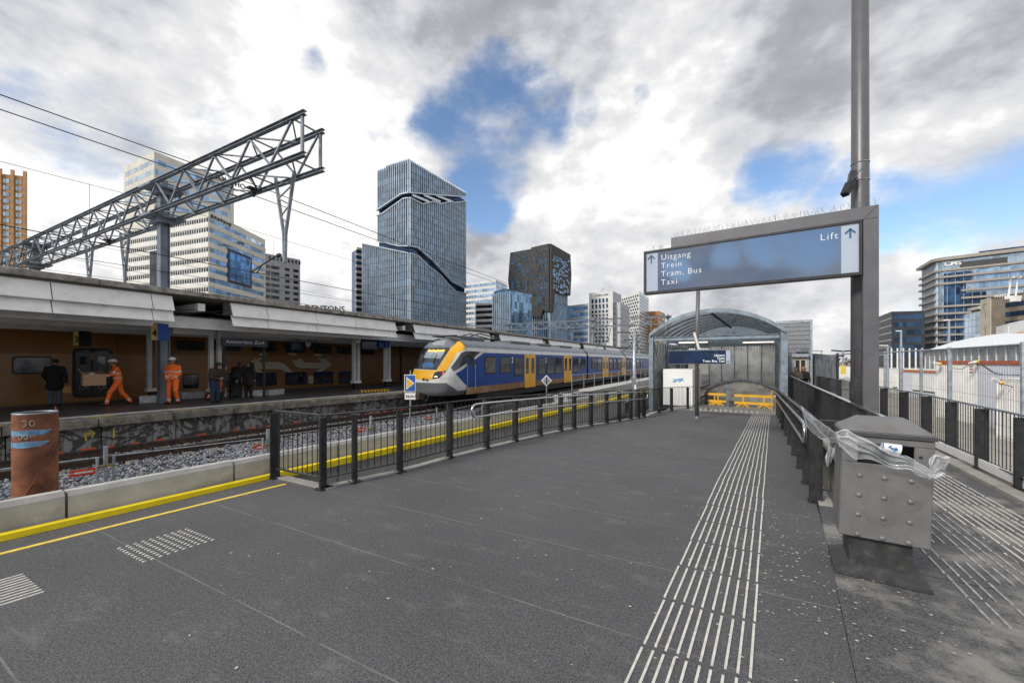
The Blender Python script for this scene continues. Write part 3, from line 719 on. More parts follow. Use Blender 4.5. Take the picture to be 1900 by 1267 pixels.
sheet(fl, [(1722, 878), (1735, 880), (1756, 876)], [(1722, 888), (1736, 890), (1754, 882)], [2.86, 2.86, 2.87], 5, folds=2, n=20)
sheet(fl, [(1561, 812), (1552, 822), (1548, 838), (1544, 852), (1538, 864)], [(1548, 812), (1538, 824), (1534, 838), (1531, 850), (1534, 866)], [3.16, 3.3, 3.34, 3.34, 3.34], 4, folds=3, n=40, amp=.008)
b = MB(); b.tube([PD(1553, 806, 3.18), PD(1557, 814, 3.13), PD(1560, 822, 3.14)], [.018, .032, .012], 10); b.build('knot', 'film', fl, smooth=True)
cup = thing('paper_cup', 'white and blue paper cup stuck in the opening of the litter bin', 'cup', tuple(PD(1651, 832, 3.08)))
b = MB(); a, c = PD(1634, 827, 3.10), PD(1668, 834, 3.05); b.tube([a, a.lerp(c, .5), c], [.030, .036, .043], 20)
b.tube([c, c+(c-a)*.03], [.046, .046], 20); b.build('cup_body', mat('cup_paper', (.72, .74, .76), .4, var=.02), cup, smooth=False)
b = MB(); d = (c-a); 
b.tube([a+d*.02, a+d*.10], [.0315, .0322], 20, cap=False)
for uu, ang, r_ in ((.38, 3.9, .009), (.50, 4.3, .010), (.70, 4.1, .013), (.78, 4.6, .009), (.55, 4.8, .006)):
    pass
b.build('blue_band', mat('cup_blue', (.02, .14, .42), .4), cup)
# small blue marks on the cup side that faces the platform
b = MB(); dn = d.normalized(); up = Vector((0, 0, 1)); sd = dn.cross(up).normalized()
if sd.y > 0: sd = -sd
for uu, hh, r_ in ((.42, .25, .008), (.55, .05, .009), (.50, .55, .006), (.74, .1, .012), (.66, -.35, .006)):
    rr = .030+.013*uu; q = a+d*uu+(sd*math.cos(hh)+up*math.sin(hh))*(rr-.0015); b.ball(q, r_, n=8, k=5)
b.build('blue_print', mat('cup_blue', (.02, .14, .42), .4), cup)

# ------------------------------------------------------------------ big direction sign
SK = -.09                                  # the sign stands square to the platform
SN = Vector((SK, -1, 0)).normalized()      # towards the reader
SX = Vector((1, SK, 0)).normalized()
S0 = Vector((1.98, 8.67, 0))
def sp(px, z, off=0.):
    v = survey(px, 600); # intersect with sign plane
    n = Vector((-SN.x, -SN.y, 0)); k_ = S0.dot(n)/(Vector((v[0], v[1], 0)).dot(n)); p = Vector((v[0]*k_, v[1]*k_, z)); return p+SN*off
sg = thing('direction_sign', 'large grey-framed blue direction sign on a square post above the litter bin', 'direction sign', (2.09, 8.66, 0))
b = MB(); a = sp(1601.5, 0); c = sp(1631, 0); t_ = SN*-.14
post = [a, c, c+t_, a+t_]; b.hexa(post+[p+Vector((0, 0, 4.06)) for p in post]); 
hx = sp(1245, 0)
# arm with a mitred corner
b.prism([a+Vector((0,0,4.063)), c+Vector((0,0,4.0635)), c+Vector((0,0,4.27))], t_); b.prism([hx+Vector((0,0,4.063)), a-SX*.002+Vector((0,0,4.063)), c-SX*.003+Vector((0,0,4.272)), hx+Vector((0,0,4.272))], t_)
b.build('frame_post', 'signgrey', sg, bevel=.004)
L_, R_ = sp(1195, 0), sp(1599.5, 0)
def panel(b, p0, p1, z0, z1, o0, o1, m=0):
    q = [p0+SN*o0, p1+SN*o0, p1+SN*o1, p0+SN*o1]; b.hexa([x+Vector((0,0,z0)) for x in q]+[x+Vector((0,0,z1)) for x in q], m)
b = MB()
panel(b, L_, R_, 3.14, 3.19, -.16, .03); panel(b, L_, R_, 4.02, 4.06, -.16, .03); panel(b, L_, L_+SX*.045, 3.19, 4.02, -.16, .03); panel(b, R_-SX*.04, R_, 3.19, 4.02, -.16, .03)
b.build('panel_frame', mat('panel_frame_paint', (.035, .035, .04), .35, .2), sg, bevel=.003)
b = MB(); panel(b, L_+SX*.046, R_-SX*.041, 3.19, 4.02, -.15, .0); b.build('panel_core', 'sign_light', sg)
bl, br = sp(1220.5, 0), sp(1560.5, 0)
b = MB(); panel(b, bl, br, 3.193, 4.012, .001, .005); b.build('blue_field', 'blue_sign', sg)
SM = lambda px, z: frame(sp(px, z, .007), SX)
rowz = [3.865, 3.69, 3.515, 3.34]
for tx, z in zip(('Uitgang', 'Trein', 'Tram, Bus', 'Taxi'), rowz): text_mesh(tx, .165, 'sign_text', 'lettering', sg, SM(1226.5, z-.035), ext=.002, space=1.16, bold=-.0018)
text_mesh('Lift', .165, 'sign_text', 'lettering', sg, SM(1521, 3.80), ext=.002, space=1.16, bold=-.002)
def arrow(cx, zc, h, o=.007, down=False, par=None, fr=None):
    b = MB(); f = fr or (lambda x, z: sp(cx, 0, o)+SX*x+Vector((0, 0, z))); s_ = -1 if down else 1; w2 = h*.075
    def bar(p, q):
        p, q = Vector(p), Vector(q); d_ = (q-p).normalized(); n_ = Vector((-d_.y, d_.x)); 
        b.prism([f(*(p+n_*w2)), f(*(q+n_*w2)), f(*(q-n_*w2)), f(*(p-n_*w2))], SN*.002)
    bar((0, zc-h/2*s_), (0, zc+h*.42*s_)); bar((-h*.42, zc+h*.02*s_), (w2*.7, zc+h*.5*s_)); bar((h*.42, zc+h*.02*s_), (-w2*.7, zc+h*.5*s_-.001))
    return b.build('arrow', 'signdark', par)
arrow(1208.5, 3.88, .17, par=sg); arrow(1577.5, 3.86, .16, par=sg)
def spikes(p0, p1, z, n, par, seed=3):
    rnd = random.Random(seed); b = MB()
    for i in range(n):
        q = p0.lerp(p1, (i+.5)/n)+Vector((0, 0, z)); q -= SN*.07
        for _ in range(3):
            a = rnd.uniform(-.6, .6); e = rnd.uniform(-.4, .4); L = rnd.uniform(.10, .15)
            b.tube([q, q+SX*math.sin(a)*L+SN*math.sin(e)*L*.5+Vector((0, 0, math.cos(a)*L))], .0016, 4, cap=False)
    return b.build('bird_spikes', 'galvdark', par)
spikes(hx+SX*.05, c, 4.272, 44, sg); spikes(sp(1203, 0), sp(1232, 0), 4.06, 6, sg, 5)
# tall round mast with camera
rp0 = Vector((2.055, 9.12, 0))
rm = thing('lamp_mast', 'tall round grey mast rising behind the direction sign', 'mast', tuple(rp0))
b = MB(); b.tube([rp0, rp0+Vector((0, 0, 4.0)), rp0+Vector((0, 0, 12))], [.135, .128, .11], 28); b.build('shaft', 'signgrey', rm, smooth=True)
b = MB(); fd = Vector((-.42, -.9, 0)).normalized(); fs = Vector((-fd.y, fd.x, 0))
for z0, z1 in ((1.42, 1.92), (.6, 1.25)):
    pts = []
    for k_ in range(17):
        pass
    ring = [(-.05, z0+.03), (-.02, z0), (.02, z0), (.05, z0+.03), (.05, z1-.03), (.02, z1), (-.02, z1), (-.05, z1-.03), (-.05, z0+.03)]
    b.tube([rp0+fd*math.sqrt(.136**2-x*x)+fs*x+Vector((0, 0, z)) for x, z in ring], .0025, 4, cap=False)
b.build('hatch', 'darkmetal', rm)
b = MB()
for z in (4.86, 5.17): b.tube([rp0+Vector((.131*math.cos(a_), .131*math.sin(a_), z)) for a_ in np.linspace(0, 6.29, 24)], .006, 5, cap=False)
b.build('clamp_band', 'stainless', rm)
ct = thing('mast_camera', 'small black box camera strapped to the tall round mast', 'camera', tuple(PD(1578, 335, 7.0)))
b = MB(); b.beam(PD(1582, 320, 6.95), PD(1577, 350, 6.95), .09, .16); b.build('bracket_box', 'darkmetal', ct)
b = MB(); b.beam(PD(1577, 340, 6.9), PD(1567, 362, 6.85), .11, .10); b.build('camera_body', 'black', ct, bevel=.01)
b = MB(); b.tube([PD(1600, 313, 6.85), PD(1594, 318, 6.84), PD(1586, 330, 6.85), PD(1576, 340, 6.85), PD(1574, 336, 6.85)], .008, 6); b.build('cable', mat('blue_cable', (.02, .06, .12), .5), ct)

# ------------------------------------------------------------------ sign pole on the ramp
ip0 = Pz(1293, 777)
pt = thing('sign_pole', 'slim dark grey pole with flared foot standing on the ramp', 'pole', tuple(ip0))
b = MB(); b.tube([ip0, ip0+Vector((0, 0, 2.85)), ip0+Vector((0.06, 0, 5.0))], [.062, .062, .066], 18); b.build('shaft', 'signgrey', pt, smooth=True)
b = MB(); b.tube([ip0, ip0+Vector((0, 0, .02))], .16, 18); b.tube([ip0+Vector((0, 0, .02)), ip0+Vector((0, 0, .1))], [.1, .065], 18); b.build('foot', 'signgrey', pt)
dip = ip0.y*CY-ip0.x*SY
lc = thing('floodlight', 'white tubular lamp tilted on a clamp of the slim sign pole', 'lamp', tuple(PD(1292, 632, dip-.15)))
b = MB(); b.tube([PD(1288, 617, dip-.12), PD(1297, 648, dip-.12)], .042, 12); b.build('lamp_tube', 'white', lc)
b = MB(); b.tube([PD(1293, 632, dip-.1), PD(1298, 628, dip)], .025, 8); b.build('clamp', 'galv', lc)
hb = thing('overhead_sign', 'dark blue direction board on the slim pole in front of the arched shelter', 'direction sign', tuple(PD(1298, 663, dip-.12)))
def sp2(px, z, off=0.):
    S1 = ip0+SN*.1; v = survey(px, 600); n = -SN; k_ = S1.dot(n)/(v[0]*n.x+v[1]*n.y); return Vector((v[0]*k_, v[1]*k_, z))+SN*off
def pan2(b, x0, x1, z0, z1, o0, o1):
    q = [sp2(x0, 0, o0), sp2(x1, 0, o0), sp2(x1, 0, o1), sp2(x0, 0, o1)]; b.hexa([p+Vector((0,0,z0)) for p in q]+[p+Vector((0,0,z1)) for p in q])
zl, zh = 1.62, 2.06
b = MB(); pan2(b, 1240, 1356, zl-.02, zh+.03, -.02, 0); b.build('board', 'galvdark', hb)
M['navy'] = mat('navy_sign', (.004, .018, .06), .15, var=.5, scale=2.5, stain_or_sheen=((.05, .10, .14), .5), sscale=2)
b = MB(); pan2(b, 1240.5, 1346.5, zl, zh, .002, .006); b.build('blue_field', 'navy', hb)
b = MB(); pan2(b, 1347.3, 1355, zl, zh, .002, .006); b.build('light_strip', 'sign_light', hb)
for tx, z in (('Uitgang', 1.86), ('Trein', 1.765), ('Tram, Bus, Taxi', 1.67)): text_mesh(tx, .105, 'sign_text', 'lettering', hb, frame(sp2(1345, z, .008), SX), ext=.002, align='RIGHT', bold=.002)
arrow(0, 1.70, .10, down=True, par=hb, fr=lambda x, z: sp2(1351, 0, .008)+SX*x+Vector((0, 0, z)))

# ------------------------------------------------------------------ rusty pipe
pc = Vector((-7.93, 1.66, -1.0)); pr = .20; ptz = 1.03
pp = thing('rusty_pipe', 'upright rust-brown steel pipe with blue spray stripes behind the concrete wall', 'pipe', tuple(pc))
b = MB(); n = 48; vs = []
for z in (-1.0, ptz):
    for r_ in (pr, pr-.02): vs += [(pc.x+r_*math.cos(2*math.pi*i/n), pc.y+r_*math.sin(2*math.pi*i/n), z) for i in range(n)]
fs = []
for i in range(n):
    j = (i+1) % n; fs += [(i, j, 2*n+j, 2*n+i), (n+j, n+i, 3*n+i, 3*n+j)]
b.add(vs, fs)
b.build('pipe_wall', 'rust', pp, smooth=True)
b = MB()
b.tube([(pc.x+(pr-.01)*math.cos(a_), pc.y+(pr-.01)*math.sin(a_), ptz) for a_ in np.linspace(0, 2*math.pi, 49)], .012, 6, cap=False); b.build('rim', mat('rim_grey', (.20, .25, .30), .5, .3), pp)
b = MB(); b.tube([(pc.x+pr*math.cos(a_), pc.y+pr*math.sin(a_), -.60+(a_+2.1)*.42) for a_ in np.linspace(-2.4, 1.9, 40)], .009, 5); b.build('weld_seam', 'rust', pp)
toC = math.atan2(-pc.y, -pc.x)
def wrap(b, a0, a1, zf0, zf1, r_=pr+.0025, n=30):
    vs = []
    for i in range(n+1):
        a_ = a0+(a1-a0)*i/n; vs += [(pc.x+r_*math.cos(a_), pc.y+r_*math.sin(a_), zf0(i/n)), (pc.x+r_*math.cos(a_), pc.y+r_*math.sin(a_), zf1(i/n))]
    b.add(vs, [(2*i, 2*i+2, 2*i+3, 2*i+1) for i in range(n)])
rn = random.Random(4)
for zc_ in (.80, .655):
    b = MB(); j = [rn.uniform(-.006, .006) for _ in range(40)]
    for s0 in range(4): wrap(b, toC-1.35, toC+.35+.12*s0-(.1 if zc_ < .7 else 0), lambda u, s0=s0: zc_-.036+.018*s0+.01*math.sin(u*9+s0)*.5-.008, lambda u, s0=s0: zc_-.018+.018*s0+.01*math.sin(u*9+s0)*.5-.008, r_=pr+.0025+.0004*s0)
    b.build('spray_stripe', mat('blue_spray', (.13, .26, .42), .7, var=.3, scale=20), pp)
def scribble(strokes, z0, a0, sc):
    b = MB()
    for st_ in strokes:
        pts = [(pc.x+(pr+.004)*math.cos(a0+x*sc/pr), pc.y+(pr+.004)*math.sin(a0+x*sc/pr), z0+y*sc) for x, y in st_]; b.tube(pts, .004, 4)
    b.build('chalk_writing', mat('chalk', (.42, .36, .30), .9), pp)
three = [(0, .9), (.3, 1), (.5, .8), (.25, .55), (.5, .35), (.35, .05), (0, 0)]
def oval(x): return [(x+.28+.28*math.cos(t_), .45+.45*math.sin(t_)) for t_ in np.linspace(0, 6.28, 14)]
scribble([three, oval(.8)], .88, toC-.55, .075)
scribble([[(0, .4), (.5, .4)], [(.25, .1), (.25, .7)], [(.7, 0), (.75, .9), (1.2, .9)], oval(1.4), oval(2.2), [(3.0, .6), (3.2, 0), (3.4, .7), (3.6, 0), (3.8, .6)]], .72, toC-1.15, .06)

# ------------------------------------------------------------------ low fence panels in the ballast, small signs
fx = lambda Y: -9.95+.31*(Y-2.92) if Y < 5.4 else -9.18+.10*(Y-5.4)
ctr = [(196, 895), (497, 850), (688, 815), (810, 793), (897, 768)]
posts = []
for i, (px, py) in enumerate(ctr):
    p = P(px, py, -.5); p = Vector((p.x, p.y, -.62)); posts.append(p)
def gpost(p, first):
    t = thing('fence_post', 'pair of galvanised clamp posts standing in the grey ballast', 'fence post', tuple(p), 0, 'galvanised fence posts in the ballast')
    b = MB(); b.beam(p, p+Vector((0, 0, .78)), .05, .05); b.build('upright', 'galv', t)
    for s_ in (-.11, .11):
        b = MB(); b.tube([p+Vector((0, s_, 0)), p+Vector((0, s_, .60))], .021, 8); b.build('panel_leg', 'galv', t)
    b = MB(); b.box((p.x-.03, p.y-.12, .40+p.z), (p.x+.03, p.y+.12, .44+p.z)); b.build('clamp', mat('brass_clamp', (.30, .22, .08), .5, .5), t)
for i, p in enumerate(posts): gpost(p, i == 0)
pre = [Vector((-10.6, .6, -.62))]+posts
gl = ['galvanised fence panel rail between the rusty pipe and the first clamp post', 'long galvanised fence panel with a red sign ending at the ramp fence corner']
for i, (a, c) in enumerate(zip(pre, pre[1:])):
    d = (c-a).normalized(); b = MB(); b.tube([a+d*.12+Vector((0, 0, .59)), c-d*.12+Vector((0, 0, .59))], .010, 6)
    for z in (.12, .36): b.tube([a+d*.12+Vector((0, 0, z)), c-d*.12+Vector((0, 0, z))], .004, 4)
    L = (c-a).length
    b.build('wire_fence', 'galv', label='low galvanised wire fence panel half sunk in the grey ballast', cat='fence panel', group='wire fence panels sunk in the ballast')
for j, ((px, py, wd, dd), lb) in enumerate(zip([(155, 876, 34, 0), (484, 829, 20, 0), (670, 797, 14, 0), (796, 775, 10, 0), (1003, 735, 8, 0)], ['nearest the rusty pipe', 'just left of the ramp fence corner', 'seen through the ramp fence bars', 'behind the blue stop sign post', 'below the diamond sign'])):
    p = P(px, py, -.35); n = Vector((-p.x, -p.y, 0)).normalized(); sx = Vector((0.25, 1, 0)).normalized(); h = .06; dist = p.y*CY-p.x*SY; hw = min(.26, wd/2/FPX*dist/.95)
    t = thing('warning_plate', 'small red warning plate '+lb, 'sign', tuple(p))
    b = MB(); q = [p-sx*hw, p+sx*hw]; b.hexa([q[0]+Vector((0,0,-h)), q[1]+Vector((0,0,-h)), q[1]+Vector((-.01,0,-h)), q[0]+Vector((-.01,0,-h)), q[0]+Vector((0,0,h)), q[1]+Vector((0,0,h)), q[1]+Vector((-.01,0,h)), q[0]+Vector((-.01,0,h))])
    b.build('plate', mat('red_plate', (.62, .06, .02), .5, var=.1), t)
    b = MB(); b.beam(p-sx*hw*.65+Vector((.006, 0, 0)), p+sx*hw*.7+Vector((.006, 0, 0)), .004, .03); b.build('white_strip', 'white', t)
def npsign():
    base = P(761, 799, -.45); dd = base.y*CY-base.x*SY
    t = thing('stop_sign_post', 'blue square sign with yellow triangle over white 32-H-33 plate on thin pole', 'railway sign', tuple(base))
    b = MB(); b.tube([base, PD(761.5, 687, dd)], .022, 8); b.build('pole', 'galv', t)
    top = dd-.04
    ny = Vector((-SY, CY, 0)); rx = Vector((CY, SY, 0))
    def quad(x0, y0, x1, y1, d0, d1, m, nm):
        b = MB(); q = [PD(x0, y1, d0), PD(x1, y1, d0), PD(x1, y0, d0), PD(x0, y0, d0)]; b.prism(q, ny*(d1-d0)); return b.build(nm, m, t)
    quad(750, 695, 771, 727, top, top+.012, 'white', 'sign_plate'); quad(751, 696.3, 770, 725.7, top-.006, top-.001, mat('railway_blue', (.02, .10, .35), .4), 'blue_square')
    b = MB(); b.prism([PD(754, 699, top-.012), PD(754, 723, top-.012), PD(769, 711, top-.012)], ny*.005); b.build('white_triangle', 'white', t)
    b = MB(); b.prism([PD(755, 701.5, top-.018), PD(755, 720.5, top-.018), PD(766, 711, top-.018)], ny*.005); b.build('yellow_triangle', mat('sign_yellow', (.75, .38, .02), .5), t)
    quad(751, 729, 771, 741, top, top+.01, 'white', 'number_plate')
    text_mesh('32-H-33', .115, 'black', 'lettering', t, frame(PD(752.5, 737.6, top-.004), rx), ext=.002, bold=.003)
npsign()
def diamond():
    base = P(1014, 752, -.6); dd = base.y*CY-base.x*SY; t = thing('diamond_sign', 'grey and white diamond-shaped sign on a thin pole before the blue train', 'railway sign', tuple(base))
    b = MB(); b.tube([base, PD(1014, 706, dd)], .03, 8); b.build('pole', 'galv', t); ny = Vector((-SY, CY, 0))
    for r_, o, m_ in ((10, -.05, 'white'), (7.6, -.065, 'galv')):
        b = MB(); b.prism([PD(1014-r_, 706, dd+o), PD(1014, 706+r_*1.05, dd+o), PD(1014+r_, 706, dd+o), PD(1014, 706-r_*1.05, dd+o)], ny*.012); b.build('diamond_plate' if o == -.05 else 'inner_diamond', m_, t)
    b = MB(); b.tube([PD(1014, 699, dd-.08), PD(1014, 713, dd-.08)], .022, 5); b.build('bar_mark', 'darkmetal', t)
diamond()
# ------------------------------------------------------------------ arched shelter over the stairs
def lift(px, py, Y0, k=SK):      # photo point -> plane Y = Y0 + k*X
    x, y, v = survey(px, py); t = Y0/(y-k*x); return Vector((x*t, y*t, EYE+v*t))
FY = 19.89
pd = Vector((.09, 1, 0)).normalized(); px_ = Vector((1, -.09, 0)).normalized()
A0 = Vector((-3.3, FY+.297, 0)); B0 = Vector((2.08, FY-.187, 0)); WD = (B0-A0).length
sh = thing('arched_shelter', 'steel shelter with arched corrugated roof over the station stairs', 'shelter', tuple(A0))
def S(u, w_, z): return A0+px_*u+pd*w_+Vector((0, 0, z))
def bxs(b, u0, u1, w0, w1, z0, z1, m=0): b.hexa([S(u0,w0,z0), S(u1,w0,z0), S(u1,w1,z0), S(u0,w1,z0), S(u0,w0,z1), S(u1,w0,z1), S(u1,w1,z1), S(u0,w1,z1)], m)
M['shroof'] = mat('shelter_roof_sheet', (.40, .50, .60), .4, 0, var=.2, scale=3, alpha=.72)
def ibeam_col(u, w0, z0, z1, s_=.2):
    b = MB(); bxs(b, u, u+s_, w0, w0+.018, z0, z1); bxs(b, u, u+s_, w0+s_-.018, w0+s_, z0, z1); bxs(b, u+s_/2-.008, u+s_/2+.008, w0+.019, w0+s_-.019, z0, z1); return b
M['shsteel'] = mat('shelter_steel', (.22, .27, .32), .45, .4, var=.22, scale=4)
for w0 in (0, 3, 6, 9): 
    ibeam_col(-.05, w0, -1.1, 2.95).build('column', 'shsteel', sh)
    if w0 != 0: ibeam_col(WD-.2, w0, -.4, 2.95).build('column', 'shsteel', sh)
ibeam_col(WD-.16, 0, .02, 2.95, .24).build('column', 'shsteel', sh)
for w0 in (0, 3, 6, 9):
    b = MB(); bxs(b, .16, WD-.21, w0+.02, w0+.14, 2.66, 2.68); bxs(b, .16, WD-.21, w0+.02, w0+.14, 2.82, 2.84); bxs(b, .16, WD-.21, w0+.07, w0+.085, 2.681, 2.819); b.build('cross_beam', 'shsteel', sh)
def arc(u):     # roof height
    s_ = u/WD*2-1; rise = 1.0; Rr = ((WD/2)**2+rise**2)/(2*rise); return 2.95+math.sqrt(Rr*Rr-(s_*WD/2)**2)-(Rr-rise)
us = [WD*i/36 for i in range(37)]
b = MB()                                         # corrugated sheet, ribs run across
N = 80; L = 9.6
vs = []
for j in range(N+1):
    w0 = -.05+L*j/N; dz = .045*(1 if (j//2) % 2 else 0)
    vs += [S(u, w0, arc(u)+dz) for u in us]
b.add(vs, [(j*37+i, j*37+i+1, (j+1)*37+i+1, (j+1)*37+i) for j in range(N) for i in range(36)])
b.build('roof', 'shroof', sh)
b = MB(); pts = [S(u, 9.3, arc(u)) for u in us]; b.prism([S(0, 9.3, 2.55)]+pts+[S(WD, 9.3, 2.55)], pd*.05); b.build('rear_gable', 'shroof', sh)
b = MB()
for u0, u1 in zip(us, us[1:]): b.hexa([S(u0,-.12,arc(u0)-.09), S(u1,-.12,arc(u1)-.09), S(u1,-.05,arc(u1)-.09), S(u0,-.05,arc(u0)-.09), S(u0,-.12,arc(u0)+.08), S(u1,-.12,arc(u1)+.08), S(u1,-.05,arc(u1)+.08), S(u0,-.05,arc(u0)+.08)])
b.build('front_arch', 'shsteel', sh)
for w0 in (1.2, 2.4, 3.6, 4.8, 6.0, 7.2, 8.4):
    b = MB()
    for u0, u1 in zip(us, us[1:]): b.beam(S(u0, w0, arc(u0)-.06), S(u1, w0, arc(u1)-.06), .05, .10)
    b.build('roof_rib', 'galvdark', sh)
b = MB(); b.beam(S(WD/2, 0, arc(WD/2)-.14), S(WD/2, 9, arc(WD/2)-.14), .1, .06); b.build('ridge_cable_tray', 'black', sh)
b = MB(); vs = []                                # corrugated side wall
for i in range(121):
    w0 = .22+8.8*i/120; du = .05*(1 if (i//4) % 2 else -1); vs += [S(.02+du*.8-.0, w0, -1.0), S(.02+du*.8, w0, 2.66)]
b.add(vs, [(2*i, 2*i+2, 2*i+3, 2*i+1) for i in range(120)]); b.build('side_wall', mat('corrugated_wall', (.42, .43, .43), .4, .5, var=.3, scale=2, stain_or_sheen=((.16, .15, .14), .6)), sh)
b = MB(); b.beam(S(.16, .1, 2.6), S(.12, 2.9, -.2), .03, .03); b.beam(S(.12, .3, -.3), S(.16, 2.9, 2.5), .03, .03); b.build('cross_brace', 'shsteel', sh)
for w0 in (.3, 1.75, 3.2, 4.65, 6.1, 7.55): b = MB(); bxs(b, WD-.10, WD-.085, w0+.05, w0+1.4, .25, 2.62); b.build('side_glass', mat('clear_pane', (.55, .62, .66), .08, 0, alpha=.25), sh)
for w0 in (.3, 1.75, 3.2, 4.65, 6.1, 7.55): b = MB(); bxs(b, WD-.12, WD-.06, w0-.03, w0+.03, .0, 2.66); b.build('mullion', 'galvdark', sh)
# dim ceiling grid and lamps under the roof
for i, (u0, w0) in enumerate(((1.0, 1.6), (3.7, 3.2), (2.9, 5.6))):
    b = MB(); bxs(b, u0, u0+1.3, w0, w0+.10, 2.60, 2.655); b.build('strip_lamp', mat('lit_tube', (1, .88, .7), .5, emit=1.1, var=0), sh)
b = MB()
for i in range(40): b.beam(S(.4+i*.12, 5, 2.30), S(.4+i*.12, 5, 2.62), .02, .05)
bxs(b, .3, WD-.3, 4.9, 4.96, 2.56, 2.64); b.build('ceiling_grille', 'galvdark', sh)
# stainless back wall in bays with dark posts
sw = 8.3
b = MB(); uu = [1.55+i*(WD-.35-1.55)/5 for i in range(6)]
M['shiny'] = mat('brushed_stainless', (.82, .81, .78), .3, .35, var=.25, scale=1.2, stain_or_sheen=((.18, .17, .16), .5), sscale=1)
for a, c in zip(uu, uu[1:]):
    b = MB(); n = 8; vs = []
    for i in range(n+1):
        z = -.35+2.95*i/n; o = .10*math.sin(math.pi*i/n); vs += [S(a+.03, sw-o, z), S(c-.03, sw-o, z)]
    b.add(vs, [(2*i, 2*i+1, 2*i+3, 2*i+2) for i in range(n)]); b.build('back_panel', 'shiny', sh, smooth=True)
for a in uu: 
    b = MB(); b.beam(S(a, sw-.15, -.4), S(a, sw-.15, 2.66), .05, .05); b.build('back_post', 'galvdark', sh)
# lower inner arch over the stair opening
b = MB(); c0, c1 = 1.9, WD-.1
for i in range(24):
    t0, t1 = i/24, (i+1)/24; f = lambda t_: S(c0+(c1-c0)*t_, 4.2, .12+.62*math.sin(math.pi*t_)**.75)
    b.beam(f(t0), f(t1), .09, .09)
b.build('inner_arch', 'galvdark', sh)
b = MB()
n = 20
for i in range(n):
    t0, t1 = i/n, (i+1)/n; z0, z1 = .12+.60*math.sin(math.pi*t0)**.75, .12+.60*math.sin(math.pi*t1)**.75
    b.poly([S(c0+(c1-c0)*t0, 4.3, -.39), S(c0+(c1-c0)*t1, 4.3, -.39), S(c0+(c1-c0)*t1, 4.3, z1), S(c0+(c1-c0)*t0, 4.3, z0)])
b.build('stair_hood', mat('hood_glass', (.33, .32, .30), .2, .3, var=.4, scale=2), sh)
# grey column in the middle
b = MB(); b.beam(S(3.22, 1.0, -.4), S(3.22, 1.0, .62), .1, .1); b.build('stub_post', 'galvdark', sh)
# hoarding box
hx_ = thing('hoarding', 'white plywood hoarding box with blue scribble at the top of the stairs', 'hoarding', tuple(S(.75, .6, -.4)))
b = MB(); bxs(b, .55, 1.85, .3, 2.6, -.39, 1.32); b.build('panel', 'white', hx_)
b = MB(); bxs(b, .56, 1.86-.01, .285, .298, -.38, .30); 
for i in range(14): bxs(b, .60+i*.09, .605+i*.09, .28, .2845, -.38, .30, 1)
b.build('lower_boards', ['white', 'column'], hx_)
b = MB(); pts = [S(1.25+.30*math.cos(i*.9)*math.sin(i*.37)+.0, .29, .80+.10*math.sin(i*1.3)) for i in range(16)]; b.tube(pts, .009, 4); b.tube([S(1.0, .29, .86), S(1.5, .29, .78)], .012, 4)
b.build('scribble', mat('blue_spray_light', (.08, .35, .70), .6), hx_)
# yellow barriers
M['byel'] = mat('barrier_yellow', (.72, .40, .02), .55, var=.2, scale=8, stain_or_sheen=((.30, .14, .03), .6), sscale=8)
def barrier(u0, u1, w0, label):
    t = thing('yellow_barrier', label, 'barrier', tuple(S(u0, w0, -.4)))
    for z in (.05, -.28):
        b = MB(); bxs(b, u0, u1, w0, w0+.08, z, z+.11); b.build('beam', 'byel', t)
    for u in (u0+.35, u1-.35):
        b = MB(); b.beam(S(u, w0+.04, .06), S(u, w0+.04, -.4), .05, .05); b.beam(S(u, w0-.02, -.26), S(u-.25, w0-.15, -.395), .05, .05); b.beam(S(u, w0-.02, -.26), S(u+.25, w0-.15, -.395), .05, .05); b.build('foot', 'byel', t)
barrier(2.25, 3.1, 1.7, 'short yellow barrier left of the grey post before the stairs'); barrier(3.45, 4.98, 1.5, 'long yellow barrier right of the grey post before the stairs')
for u, nm in ((2.2, 'left'), (3.12, 'right')):
    b = MB(); bxs(b, u, u+.07, 1.4, 1.9, -.4, .22); b.build('barrier_foot_block', 'black', label='black rubber block at the %s end of the short yellow barrier' % nm, cat='block', bevel=.02)
t = thing('gate_frame', 'upright yellow tubular frame beside the right ramp handrail', 'gate', tuple(S(4.95, .35, -.4)))
b = MB()
for du in (0, .16): b.tube([S(4.93+du, .4, -.4), S(4.93+du, .4, .42), S(5.0+du, .4, .46)], .022, 6)
b.build('tube', 'byel', t)
# lift building behind the corridor
lb = thing('lift_building', 'grey clad lift tower with a cream framed door behind the arched shelter', 'building', tuple(PD(1480, 690, 27)))
LY = 27.2
q0, q1 = lift(1440, 640, LY), lift(1506, 640, LY)
def LBx(b, x0, x1, z0, z1, o0, o1, m=0):
    a, c = lift(x0, 640, LY), lift(x1, 640, LY); n = SN
    b.hexa([Vector((p.x, p.y, z))+n*o for z in (z0, z1) for p, o in ((a, o0), (c, o0), (c, o1), (a, o1))], m)
b = MB(); LBx(b, 1440, 1506, -1, 3.85, -5, 0)
for i in range(16): LBx(b, 1440, 1506, .0+i*.24, .20+i*.24, .001, .035)
b.build('cladding', mat('lift_cladding', (.22, .23, .25), .5, .3, var=.1), lb)
b = MB(); LBx(b, 1503.5, 1507.5, -1, 3.95, -.2, .08); LBx(b, 1440, 1503.4, 3.80, 3.95, -.2, .07); b.build('corner_trim', 'galv', lb)
b = MB(); LBx(b, 1469, 1501, 1.93, 2.1, .04, .3); LBx(b, 1469, 1473, -.3, 1.92, .04, .12); LBx(b, 1497, 1501, -.3, 1.92, .04, .12); b.build('door_surround', 'galv', lb)
